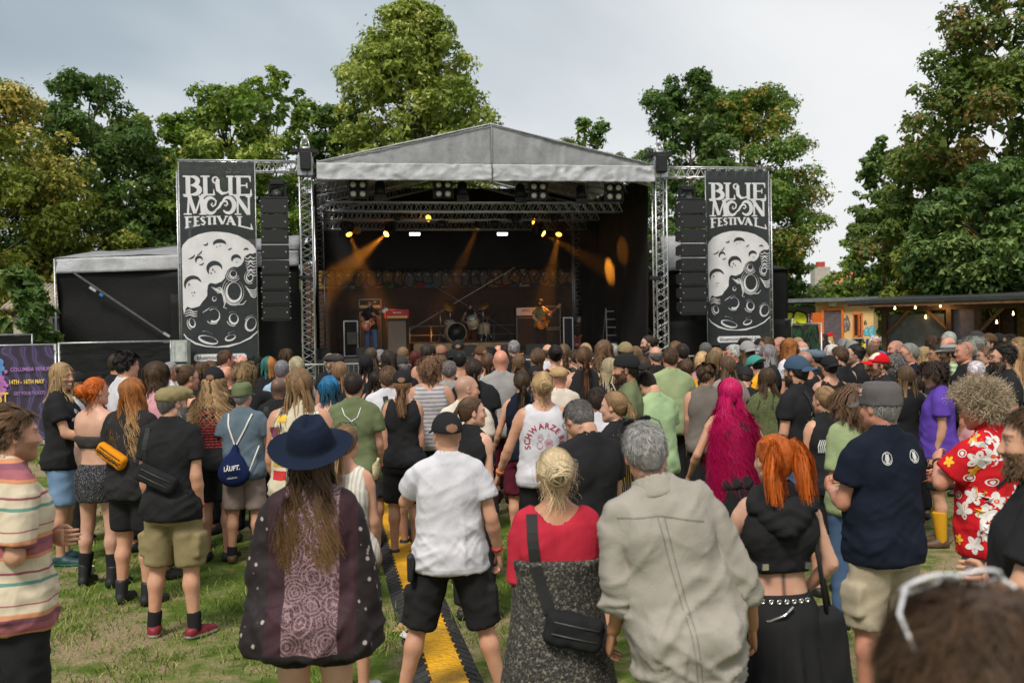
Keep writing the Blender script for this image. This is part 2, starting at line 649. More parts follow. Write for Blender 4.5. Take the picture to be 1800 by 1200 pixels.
# ---- hands
def hand_lofts(curl=25,spread=1.0,n=6):
 mb=MB()
 secs=[(0,.019,.026),(-.02,.016,.031),(-.055,.015,.040),(-.085,.013,.041),(-.098,.010,.038)]
 V,F=[],[]
 k=10
 for z,rx,ry in secs:
  for i in range(k):
   th=2*math.pi*i/k
   V.append((rx*math.cos(th),ry*math.sin(th),z))
 for j in range(len(secs)-1):
  for i in range(k):
   F.append((j*k+i,j*k+(i+1)%k,(j+1)*k+(i+1)%k,(j+1)*k+i))
 F.append(tuple((len(secs)-1)*k+i for i in range(k)))
 mb.add(V,[f[::-1]for f in F])
 for y,L,r in((.030,.070,.0085),(.010,.078,.009),(-.010,.073,.0085),(-.029,.058,.0075)):
  p=Vector((0,y,-.088))
  d=8+curl*.35
  pts,rs=[p.copy()],[r]
  yy=y*.12*spread
  for q,fr in enumerate((.45,.32,.23)):
   d+=curl*(.8,1.0,.7)[q]
   v=Vector((-math.sin(R(d)),yy,-math.cos(R(d)))).normalized()
   p=p+v*(L*fr)
   pts.append(p.copy())
   rs.append(r*(.97,.88,.62)[q])
  mb.tube([tuple(q)for q in pts],rs,n)
 c=curl/40
 th=[(-.004,.024,-.022),(-.014,.046,-.048),(-.022-.01*c,.054-.012*c,-.076),(-.028-.018*c,.050-.022*c,-.098)]
 mb.tube(th,[.014,.0115,.0095,.006],n)
 return np.concatenate(mb.v),mb.f
_HN={}
def tri_faces(F):
 out=[]
 for f in F:
  for i in range(1,len(f)-1):
   out.append((f[0],f[i],f[i+1],f[i+1]))
 return np.array(out,dtype=np.int32)
ARM={'down':(4,-3,18,.2),'loose':(8,2,30,.3),'hang':(6,4,12,.2),'folded':(14,22,100,.80),'hold':(9,12,92,.30),'hold2':(16,26,84,.45),'pocket':(20,-14,42,.45),'hip':(36,-18,88,.72),'up':(34,62,128,.10),'face':(22,40,142,.35),'point':(30,75,60,.1),'back':(12,-26,38,.9),'strum':(24,-8,82,.62),'fret':(30,24,96,.15),'drum':(26,18,78,.42),'phone':(14,40,105,.5),'akimbo':(28,-6,52,.3),}
def arm_points(side,pose,sh):
 abd,fwd,flex,inw=ARM[pose]if isinstance(pose,str)else pose
 a,fw=R(abd),R(fwd)
 u=Vector((side*math.sin(a),math.cos(a)*math.sin(fw),-math.cos(a)*math.cos(fw)))
 g=Vector((-side*inw,1-abs(inw),0))
 g=g-u*g.dot(u)
 g.normalize()
 v=u*math.cos(R(flex))+g*math.sin(R(flex))
 e_=sh+u*.285
 w_=e_+v*.245
 return sh,e_,w_,u,v,g
class Body:
 def __init__(b,sex='m',w=0.0,arms=('down','down'),st=.10,head=(0,0),lean=(0,0),vs=.015,kind=None,splay=12,tilt=0,knee=0):
  b.sex,b.w,b.vs,b.st=sex,w,vs,st
  b.kind=kind or sex
  b.head,b.lean,b.tilt=head,lean,tilt
  fem=sex=='f'
  b.shx=.150 if fem else .170
  b.hx=.088
  b.arm={}
  for s,ps in((-1,arms[0]),(1,arms[1])):
   b.arm[s]=arm_points(s,ps,Vector((s*b.shx,-.012,1.415)))
  b.leg={}
  for s in(-1,1):
   hip=Vector((s*b.hx,-.005,.90))
   an=Vector((s*st,-.015,.085))
   kn=hip.lerp(an,.49)+Vector((s*.004,.022+knee,0))
   b.leg[s]=(hip,kn,an)
  b.splay=splay
  b.hp=np.array((0,.012,1.632),dtype=np.float32)
  b.piv=np.array((0,-.015,1.50),dtype=np.float32)
 def head_xf(b,V):
  m=rotm(b.head[0],b.head[1],b.tilt)
  return(V+b.hp-b.piv)@m.T+b.piv
 def bend(b,V):
  lx,ly=b.lean
  if lx==0 and ly==0:
   return V
  V=np.array(V,dtype=np.float32)
  z0=.92
  t=np.clip((V[:,2]-z0)/.35,0,1)
  t=t*t*(3-2*t)
  out=V.copy()
  for ang,ax in((ly,1),(lx,0)):
   a=np.radians(ang)*t
   dz=out[:,2]-z0
   o=out[:,ax].copy()
   out[:,ax]=o*np.cos(a)+dz*np.sin(a)
   out[:,2]=z0+dz*np.cos(a)-o*np.sin(a)
  return out
 def trunk(b,grow=0.0,loose=0.0):
  fem,w=b.sex=='f',b.w
  zs=[.80,.88,.95,1.03,1.10,1.20,1.30,1.38,1.44,1.475]
  if fem:
   rx=[.160,.172,.165,.138+.05*w,.126+.07*w,.138+.05*w,.146+.03*w,.146,.124,.075]
   ry=[.105,.118,.112,.098+.06*w,.090+.08*w,.098+.05*w,.108+.03*w,.098,.072,.05]
   cy=[-.01,-.02,-.012,-.002,.0,.005,.006,-.004,-.015,-.015]
  else:
   rx=[.150,.163,.160,.150+.06*w,.148+.08*w,.160+.05*w,.165+.04*w,.162,.138,.080]
   ry=[.100,.115,.112,.105+.08*w,.103+.10*w,.110+.07*w,.116+.03*w,.104,.078,.055]
   cy=[-.01,-.018,-.010,.0,.004+.02*w,.004,.0,-.006,-.016,-.016]
  return np.array(zs),np.array(rx)+grow,np.array(ry)+grow,np.array(cy)
 def limbs(b,f,arms=True,legs=True,grow=0.0):
  fem,w=b.sex=='f',b.w
  k=.84 if fem else 1.0
  if arms:
   for s in(-1,1):
    sh,el,wr,u,v,g=b.arm[s]
    f.cone(sh+Vector((-s*.012,0,-.004)),sh+u*.05,.056*k+.01*w+grow,.053*k+.012*w+grow,.03)
    f.cone(sh+u*.04,el,.050*k+.014*w+grow,.040*k+.006*w+grow,.02)
    m=el.lerp(wr,.28)
    f.cone(el,m,.039*k+grow,.043*k+.004*w+grow,.02)
    f.cone(m,wr,.042*k+.004*w+grow,.027*k+grow,.02)
    f.cone(wr,wr+v*.02,.026*k+grow,.024*k+grow,.015)
  if legs:
   for s in(-1,1):
    hip,kn,an=b.leg[s]
    f.cone(hip,kn,(.088 if fem else .084)+.02*w+grow,.057+.006*w+grow,.03)
    c=kn.lerp(an,.30)+Vector((0,-.018,0))
    f.cone(kn,c,.052+grow,.056+.006*w+grow,.03)
    f.cone(c,an,.054+.006*w+grow,.036+grow,.03)
    f.ell(hip+Vector((-s*.008,-.048,.0)),(.085+.01*w+grow,.075+.01*w+grow,.09+grow),.03)
    q=R(b.splay)*s
    fwd=Vector((math.sin(q),math.cos(q),0))
    f.cone(an+Vector((0,0,-.03)),an+fwd*.13+Vector((0,0,-.055)),.034,.022,.03)
    f.ell(an+Vector((0,-.02,-.045)),(.032,.038,.035),.02)
 def bounds(b):
  P=[Vector((-.24,-.2,0)),Vector((.24,.25,1.52))]
  for s in(-1,1):
   P+=list(b.arm[s][:3])+list(b.leg[s])
  P=np.array([tuple(p)for p in P])
  return P.min(0)-.10,P.max(0)+.10
 def skin(b,tint_fn=None,hair_rgb=(.05,.03,.02),beard=None,scalp=None,hand_curl=(25,25)):
  lo,hi=b.bounds()
  lo[2]=.0
  f=Field(lo,hi,b.vs)
  fem=b.sex=='f'
  zs,rx,ry,cy=b.trunk()
  f.stack(zs,rx,ry,cy,.04)
  for s in(-1,1):
   f.cone((s*.035,-.028,1.49),(s*(b.shx-.02),-.018,1.425),.038,.050 if not fem else .044,.03)
   if fem:
    f.ell((s*.072,.085,1.27),(.062,.055,.062),.03)
   else:
    f.ell((s*.082,.062,1.31),(.085,.055,.060),.03)
   f.ell((s*.085,-.075,1.33),(.075,.040,.10),.04)
  r=.047 if fem else .057
  f.cone((0,-.020,1.44),(0,-.012,1.56),r+.012,r,.03)
  b.limbs(f)
  V,F=f.mesh(2)
  n0=len(V)
  hv=.007 if b.vs<.02 or 'smile' in b.kind else(.010 if b.vs<.025 else .0135)
  HV,HF,HT,brow=head_mesh(b.kind,hv)
  HT=HT.copy()
  if scalp is not None:
   c,a=scalp
   z0=np.interp(HV[:,1],HAIR_Y,HAIR_Z)
   m=HV[:,2]>z0-.004
   if isinstance(a,tuple):
    a,top=a
    m&=(HV[:,2]<top)
   HT[m,:3]=c
   HT[m,3]=a
  HT[brow,:3]=hair_rgb
  HT[brow,3]=.75
  if beard is not None:
   m=jaw_mask(HV)
   HT[m,:3]=beard[0]
   HT[m,3]=np.maximum(HT[m,3]*0,beard[1])
  Vs,Fs,Ts=[V],[F],[np.zeros((n0,4),dtype=np.float32)]
  Vs.append(b.head_xf(HV))
  Fs.append(HF+n0)
  Ts.append(HT)
  n=n0+len(HV)
  for i,s in enumerate((-1,1)):
   cu=hand_curl[i]
   if cu not in _HN:
    hvx,hff=hand_lofts(cu)
    _HN[cu]=(hvx.astype(np.float32),tri_faces(hff))
   hv_,hf_=_HN[cu]
   sh,el,wr,u,v,g=b.arm[s]
   zax=-v
   med=Vector((-s,0,0))
   if abs(med.dot(v))>.9:
    med=Vector((0,1,0))
   xax=-(med-v*med.dot(v)).normalized()
   yax=zax.cross(xax)
   hv2=hv_.copy()
   flip=False
   fwd=Vector((0,1,.2))
   if yax.dot(fwd)<0:
    hv2[:,1]*=-1
    flip=True
   m=np.array((tuple(xax),tuple(yax),tuple(zax)),dtype=np.float32)
   k=.92 if fem else 1.0
   W=(hv2*k)@m+np.array(tuple(wr+v*.012),dtype=np.float32)
   Vs.append(W)
   Fs.append((hf_[:,::-1]if flip else hf_)+n)
   Ts.append(np.zeros((len(W),4),dtype=np.float32))
   n+=len(W)
  T=np.concatenate(Ts)
  V=np.concatenate(Vs)
  if tint_fn is not None:
   tint_fn(b,V,T)
  return b.bend(V),np.concatenate(Fs),T
 def top(b,typ='tee',fold=.010,seed=0,hem=None,slv=None,loose=.0,neck=None,topz=None):
  lo,hi=b.bounds()
  lo[2]=.55
  vs={.0165:.0115,.022:.018}.get(b.vs,.026)
  f=Field(lo,hi,vs)
  fem=b.sex=='f'
  zs,rx,ry,cy=b.trunk(.012)
  bare=typ in('tank','strap','vest')
  hem=hem if hem is not None else{'tank':.86,'strap':.90,'vest':.86,'crop':1.12}.get(typ,.83)
  L=.010+loose
  hipx,hipy=max(rx[1],rx[2])+L+.008,max(ry[1],ry[2])+L+.010
  z2=[hem-.03,hem,.95,1.05,1.15,1.25,1.33,1.39,1.44,1.475]
  gx=lambda z:np.interp(z,zs,rx)
  gy=lambda z:np.interp(z,zs,ry)
  X,Y=[],[]
  if loose>.04:
   hipx,hipy=hipx+.026,hipy+.03
  elif typ=='shirt' and hem<.8:
   hipx,hipy=hipx+.012,hipy+.020
  for z in z2:
   k=np.clip((1.36-z)/.25,0,1)
   mn=gx(1.25)if not(fem and typ in('crop','strap'))else 0
   fl_=.028*np.clip((1.12-z)/.3,0,1)if loose>.04 else 0
   X.append(fl_+max(gx(z)+L*k,mn*.96*k,(hipx if z<(.96 if loose<=.04 and not(typ=='shirt' and hem<.8)else 1.22)and hem<1 else 0)))
   Y.append(fl_*.6+max(gy(z)+L*k*.8,(hipy if z<(1.0 if typ=='shirt' else .96)and hem<1 else 0)))
  if bare:
   for i,z in enumerate(z2):
    if z>1.36:
     X[i]=min(X[i],.150 if typ=='tank' else(.165 if typ=='vest' else .13))
  f.stack(z2,X,Y,np.interp(z2,zs,cy),.03)
  for s in(-1,1):
   f.ell((s*.085,-.076,1.32),(.086,.054,.12),.04)
   if fem:
    f.ell((s*.072,.090,1.27),(.074,.068,.076),.03)
   else:
    f.ell((s*.082,.066,1.30),(.098,.068,.085),.03)
   if hem<.93:
    hip=b.leg[s][0]
    f.ell(hip+Vector((-s*.004,-.058 if typ=='shirt' else-.048,.01)),(.104+.02*b.w,.102+.02*b.w,.12),.03)
    f.cone(hip+Vector((0,0,.04)),hip.lerp(b.leg[s][1],.35),.108+.02*b.w,.109+.02*b.w,.03)
   f.cone((s*.034,-.028,1.492),(s*(b.shx-.02-(.03 if bare else 0)),-.018,1.425),.049,.058 if not bare else .05,.03)
  nr0=neck if neck is not None else .068
  if nr0<.08 and typ not in('tank','strap'):
   f.cone((0,-.024,1.43),(0,-.020,1.512),.084 if not fem else .074,.067 if not fem else .058,.03)
  if not bare:
   fr=slv if slv is not None else(.60 if not fem else .50)
   for s in(-1,1):
    sh,el,wr,u,v,g=b.arm[s]
    k=.88 if fem else 1.0
    r0,r1=(.064+.012*b.w+loose*.5)*k,(.069+.012*b.w+loose)*k
    f.cone(sh+Vector((-s*.02,0,-.006)),sh+u*.07,.060*k+.012*b.w+loose*.3,r0,.03)
    if fr<=1.0:
     end=sh.lerp(el,fr)
     f.conecut(sh+u*.05,end+u*.05,r0,r1,end,u,.007)
    else:
     end=el.lerp(wr,fr-1)
     f.cone(sh+u*.05,el,r0,.056*k+loose,.006)
     f.conecut(el,end+v*.05,.055*k+loose,.050*k+loose*.8,end,v,.006)
     f.conecut(end-v*.05,end+v*.05,.058*k+loose*.9,.060*k+loose*.9,end,v,.008)
  f.plane((0,0,hem),(0,0,-1),.004)
  nr=neck if neck is not None else{'tank':.088,'strap':.10,'shirt':.058,'vest':.066}.get(typ,.068)
  ncy=-.015 if nr<.08 else .0
  f.cone((0,ncy,1.515 if nr<.08 else 1.46),(0,ncy+.02,1.62),(.056 if not fem else .047)if nr<.08 else nr,nr+(-.006 if nr<.08 else .02),.008,neg=True)
  if nr>=.08:
   f.ell((0,-.05,1.50),(nr*.90,.07,.5*nr),.015,neg=True)
  if bare:
   for s in(-1,1):
    o={'tank':.218,'vest':.236,'strap':.205}[typ]
    f.ell((s*o,-.01,1.385),(.072,.12,.105),.012,neg=True)
  if topz:
   f.plane((0,0,topz),(0,.35,1),.004)
  V,F=f.mesh(1)
  if fold>0:
   N=vnormals(V,F)
   o=seed*7.31
   w1=vnoise(V*np.array([7,7,3.2])+o)-.5
   P=V+.05*np.stack([w1,w1*.3,-w1],1)
   a=vnoise(P*np.array([11,10,2.6])+o+3)
   c=vnoise((P@rotm(0,0,22+7*(seed%4)).T)*np.array([3.0,4,16])+o+11)
   e_=vnoise((P@rotm(0,0,-30-8*(seed%3)).T)*np.array([4,5,15])+o+17)
   low=np.clip((1.34-V[:,2])/.35,.42,1)
   rid=lambda q:(1-np.abs(2*q-1))**2.2
   h1=vnoise((P@rotm(0,0,24+9*(seed%5)).T)*np.array([13,12,26])+o+31)
   amp=fold*((rid(a)-.32)*1.0+(rid(c)-.32)*.95+(rid(e_)-.32)*.6+(rid(h1)-.32)*.45)*low
   edge=np.clip((V[:,2]-hem)/.03,0,1)
   if loose>.04:
    amp=amp+.012*np.sin(np.arctan2(V[:,0],V[:,1])*9)*np.clip((1.05-V[:,2])/.3,0,1)
   amp=amp*(.4+.6*edge)
   V=V+N*np.maximum(amp*1.55,-.011)[:,None]
  return b.bend(V),F
 def bottom(b,typ='shorts',fold=.010,seed=0,cut=None,flare=.05,waist=1.0,grow=.0):
  lo,hi=b.bounds()
  hi[2]=waist+.05
  f=Field((lo[0],-.30,0),(hi[0],.30,hi[2]),{.0165:.0135,.022:.021}.get(b.vs,.032))
  zs,rx,ry,cy=b.trunk(.016+grow)
  g=lambda a,z:np.interp(z,zs,a)
  if typ=='skirt':
   zb=cut if cut is not None else .55
   z2=[zb-.03,zb,(zb+.88)/2,.90,.97,max(waist,.98)]
   X=[g(rx,.88)+flare,g(rx,.88)+flare,g(rx,.88)+flare*.55,g(rx,.88)+.01,g(rx,.97),g(rx,waist)]
   Y=[g(ry,.88)+flare,g(ry,.88)+flare,g(ry,.88)+flare*.6+.01,g(ry,.88)+.02,g(ry,.97),g(ry,waist)]
   f.stack(z2,X,Y,[0,0,-.01,-.015,-.01,-.005],.02,e=2.0)
   if waist>1.08:
    z3=[.95,1.03,1.10,waist]
    f.stack(z3,[g(rx,z)for z in z3],[g(ry,z)for z in z3],[g(cy,z)for z in z3],.03)
    for s in(-1,1):
     f.ell((s*.085,-.076,1.32),(.086+grow,.054+grow,.12),.04)
     f.ell((s*.072,.090,1.27),(.074+grow,.068+grow,.076+grow),.03)
   for s in(-1,1):
    hip=b.leg[s][0]
    f.ell(hip+Vector((-s*.008,-.048,.0)),(.095,.088,.10),.04)
   f.plane((0,0,zb),(0,0,-1))
   f.plane((0,0,waist),(0,0,1))
   V,F=f.mesh(1)
   N=vnormals(V,F)
   th=np.arctan2(V[:,0],V[:,1])
   k=np.clip((.90-V[:,2])/.3,0,1)
   wv=np.sin(th*15+2.0*vnoise(V*3+seed))*.6+np.sin(th*9+1+seed)*.4
   V=V+N*(np.asarray(fold*1.3*k*wv))[:,None]
   return b.bend(V),F
  z2=[.80,.88,.95,waist]
  f.stack(z2,[g(rx,z)+.006 for z in z2],[g(ry,z)+.006 for z in z2],[g(cy,z)for z in z2],.03)
  cutf=cut if cut is not None else(.88 if typ=='shorts' else 1.93)
  for s in(-1,1):
   hip,kn,an=b.leg[s]
   gr=.022 if typ!='slim' else .008
   wv=.02*b.w
   f.ell(hip+Vector((-s*.008,-.050,.0)),(.090+wv,.084+wv,.10),.03)
   lim=Vector((kn-hip)).normalized()
   if cutf<=1.15:
    end=hip+(kn-hip)*cutf
    f.conecut(hip,end+lim*.06,.084+gr+wv,(.080 if typ!='slim' else .064)+gr+wv*.6,end,lim,.02)
    if typ=='cargo':
     q_=hip.lerp(kn,.62)+Vector((s*(.092+wv),-.01,0))
     f.boxs(q_,(.030,.075,.085),.02,.012)
   else:
    end=kn.lerp(an,cutf-1)
    l2=Vector((an-kn)).normalized()
    f.cone(hip,kn,.086+gr+wv,.062+gr,.02)
    f.conecut(kn,end+l2*.05,.061+gr,.050+gr*1.2,end,l2,.02)
  f.plane((0,0,waist),(0,0,1))
  V,F=f.mesh(1)
  N=vnormals(V,F)
  o=seed*5.7+40
  rid=lambda q:1-np.abs(2*q-1)
  w1=vnoise(V*6+o)-.5
  P=V+.04*np.stack([w1,w1,-w1],1)
  a=vnoise((P@rotm(0,0,30).T)*np.array([7,7,15])+o)
  c=vnoise((P@rotm(0,0,-35).T)*np.array([9,9,12])+o+5)
  V=V+N*np.asarray(fold*((rid(a)-.55)+(rid(c)-.55)))[:,None]
  return b.bend(V),F
 def shoe(b,s,boot=False):
  hip,kn,an=b.leg[s]
  q=R(b.splay)*s
  fw=Vector((math.sin(q),math.cos(q),0))
  c=Vector((an.x,an.y,0))
  vs={.0165:.0115,.022:.014}.get(b.vs,.02)
  f=Field(c+Vector((-.16,-.14,-.01)),c+Vector((.16,.24,.25)),vs)
  f.cone(c-fw*.035+Vector((0,0,.035)),c+fw*.06+Vector((0,0,.035)),.042,.046,.02)
  f.cone(c+fw*.05+Vector((0,0,.028)),c+fw*.155+Vector((0,0,.022)),.048,.040,.02)
  f.cone(c-fw*.02+Vector((0,0,.06)),c+Vector((0,0,.10 if not boot else .20)),.044,.046 if not boot else .052,.02)
  f.plane((0,0,.001),(0,0,-1))
  f.plane((0,0,.095 if not boot else .20),(0,-.25,1))
  V,F=f.mesh(1)
  T=np.zeros((len(V),4),dtype=np.float32)
  return V,F,T
def _cutplane(f,p,n,rad):
 sl,g=f.sub(np.array(tuple(p))-rad-.06,np.array(tuple(p))+rad+.06)
 d=(g[0]-p.x)*n.x+(g[1]-p.y)*n.y+(g[2]-p.z)*n.z
 ax=np.sqrt((g[0]-p.x-d*n.x)**2+(g[1]-p.y-d*n.y)**2+(g[2]-p.z-d*n.z)**2)
 return sl,np.where((ax<rad)&(d>-.1),d,-.5).astype(np.float32)
# ------------------------------------------------------------------ hair
HAIR_Y=[-.12,-.04,-.015,.015,.03,.06,.10]
HAIR_Z=[-.075,-.050,-.010,.005,.050,.082,.095]
CC=np.array((0,-.014,.030),dtype=np.float32)
CR=np.array((.079,.100,.091),dtype=np.float32)
def cap_mesh(t,vs,lo_shift=0.0,top=None):
 f=Field((-.12,-.15,-.12),(.12,.12,.16),vs)
 f.ell(CC,CR+t,.01)
 f.cone((0,-.06,-.02),(0,-.055,-.07),.045+t,.040+t,.03)
 sl=(slice(None),)*3
 g=[f.ax[i].reshape([-1 if j==i else 1 for j in range(3)])for i in range(3)]
 z0=np.interp(g[1].ravel(),HAIR_Y,HAIR_Z).reshape(1,-1,1).astype(np.float32)+lo_shift
 f.smax(sl,np.broadcast_to(z0-g[2],f.D.shape),.01)
 if top is not None:
  f.smax(sl,np.broadcast_to(g[2]-top,f.D.shape),.01)
 return f.mesh(1)
def scalp_roots(n,rng,bald_top=None,shift=0.0,front=0.0):
 i=np.arange(n*3)+.5
 ph=np.arccos(1-2*i/(n*3))
 th=np.pi*(1+5**.5)*i
 d=np.stack([np.cos(th)*np.sin(ph),np.sin(th)*np.sin(ph),np.cos(ph)],1)
 p=CC+CR*d
 z0=np.interp(p[:,1],HAIR_Y,HAIR_Z)+shift
 m=p[:,2]>z0
 if bald_top is not None:
  m&=p[:,2]<bald_top
 p,d=p[m],d[m]
 return p.astype(np.float32),d.astype(np.float32)
def ribbons(P,w,shade,nrm=None,tip=.35):
 n,k,_=P.shape
 T=np.gradient(P,axis=1)
 T/=np.linalg.norm(T,axis=2,keepdims=True)+1e-9
 if nrm is None:
  c=P.copy()
  c[:,:,2]*=.25
  c[:,:,1]+=.02
  nrm=c/(np.linalg.norm(c,axis=2,keepdims=True)+1e-9)
 S=np.cross(T,nrm)
 S/=np.linalg.norm(S,axis=2,keepdims=True)+1e-9
 s=np.linspace(0,1,k)
 ww=(w*(1-(1-tip)*s**2)).reshape(1,k,1)if np.isscalar(w)else w[:,None,None]*(1-(1-tip)*s**2).reshape(1,k,1)
 A,B=P-S*ww*.5,P+S*ww*.5
 V=np.stack([A,B],2).reshape(-1,3)
 base=(np.arange(n)[:,None]*k+np.arange(k-1)[None,:])*2
 F=np.stack([base,base+1,base+3,base+2],2).reshape(-1,4)
 sh=np.repeat(shade,k*2)if shade.ndim==1 else np.repeat(shade.reshape(-1),2)
 return V.astype(np.float32),F.astype(np.int32),sh.astype(np.float32)
def strands(roots,dirs,L,steps,rng,vol=.012,crown=(0,-.045,.125),target=None,wave=0.0,freq=3.0,frizz=.0,clump=.5,nc=40,release=-.02,out=.15,back=-.085,part=0.0,lift=.0,fall=1.0,shoulder=-.17):
 n=len(roots)
 crown=np.array(crown,dtype=np.float32)
 p=roots.copy()
 Ls=L*(0.8+.35*rng.random(n))if np.isscalar(L)else L
 ds=(Ls/(steps-1))[:,None]
 pts=[p.copy()]
 vel=None
 free=np.zeros(n,dtype=bool)
 for i in range(1,steps):
  if target is not None:
   g=np.array(target,dtype=np.float32)-p
  else:
   g=p-crown
   if part:
    g[:,0]=np.sign(p[:,0]+1e-4)*np.maximum(np.abs(g[:,0]),.04)*1.5
   g[:,2]-=.03
   g[:,1]-=.02
  u=(p-CC)/CR**2
  nn=u/(np.linalg.norm(u,axis=1,keepdims=True)+1e-9)
  t=g-nn*(g*nn).sum(1,keepdims=True)
  t/=np.linalg.norm(t,axis=1,keepdims=True)+1e-9
  if lift:
   t=t*(1-lift)+nn*lift
  if vel is None:
   vel=t
  k=np.where(free,.35,.8)[:,None]
  dn=np.zeros_like(t)
  dn[:,2]=-1
  dn[:,:2]=nn[:,:2]*out
  goal=np.where(free[:,None],dn*fall+t*(1-fall),t)
  vel=vel*(1-k)+goal*k
  vel/=np.linalg.norm(vel,axis=1,keepdims=True)+1e-9
  p=p+vel*ds
  q=(p-CC)/CR
  r=np.linalg.norm(q,axis=1)
  want=1+(vol*min(1,i/2.5))/.09
  hug=(~free)&(r<want if lift else np.ones(n,dtype=bool))
  p=np.where(hug[:,None],CC+CR*q/(r[:,None]+1e-9)*want,p)
  inside=free&(r<want)&(p[:,2]>-.09)
  p=np.where(inside[:,None],CC+CR*q/(r[:,None]+1e-9)*want,p)
  if target is None:
   free|=p[:,2]<release
  m=free&(p[:,2]<-.07)
  rad=np.linalg.norm(p[:,:2]-np.array((0,-.03)),axis=1)
  mn=m&(rad<.07)
  p[mn,:2]=np.array((0,-.03))+(p[mn,:2]-np.array((0,-.03)))/(rad[mn,None]+1e-6)*.07
  sh=free&(p[:,2]<shoulder)&(p[:,1]<.04)
  p[sh,1]=np.minimum(p[sh,1],back-.25*np.minimum(.12,shoulder-p[sh,2]))
  shf=free&(p[:,2]<shoulder)&(p[:,1]>=.04)
  p[shf,1]=np.maximum(p[shf,1],.10)
  pts.append(p.copy())
 P=np.stack(pts,1)
 s=np.linspace(0,1,steps)
 ci=rng.choice(n,min(nc,n),replace=False)
 dist=((roots[:,None,:]-roots[None,ci,:])**2).sum(2)
 cid=ci[dist.argmin(1)]
 if clump:
  f=(clump*s**.8).reshape(1,-1,1)
  P=P*(1-f)+P[cid]*f
 if wave:
  ph=rng.random(n)[cid]*6.28+rng.random(n)*.7
  fr=freq*(.8+.4*rng.random(n)[cid])
  a=wave*np.minimum(1,s*3).reshape(1,-1)
  wx=a*np.sin(ph[:,None]+fr[:,None]*s*6.28)
  wy=a*np.cos(ph[:,None]+fr[:,None]*s*6.28)
  dirn=P[:,-1,:2]-np.array((0,-.02))
  dirn=dirn/(np.linalg.norm(dirn,axis=1,keepdims=True)+1e-6)
  tx=np.stack([-dirn[:,1],dirn[:,0]],1)
  P[:,:,0]+=wx*tx[:,:1]+.6*wy*dirn[:,:1]
  P[:,:,1]+=wx*tx[:,1:]+.6*wy*dirn[:,1:]
  if L<.2:
   P[:,:,2]+=.6*wy
 if frizz:
  q=np.cumsum(rng.normal(0,1,P.shape),axis=1)
  P=P+frizz*q*s.reshape(1,-1,1)
 cs=rng.random(n)[cid]
 return P,cs
_HAIR={}
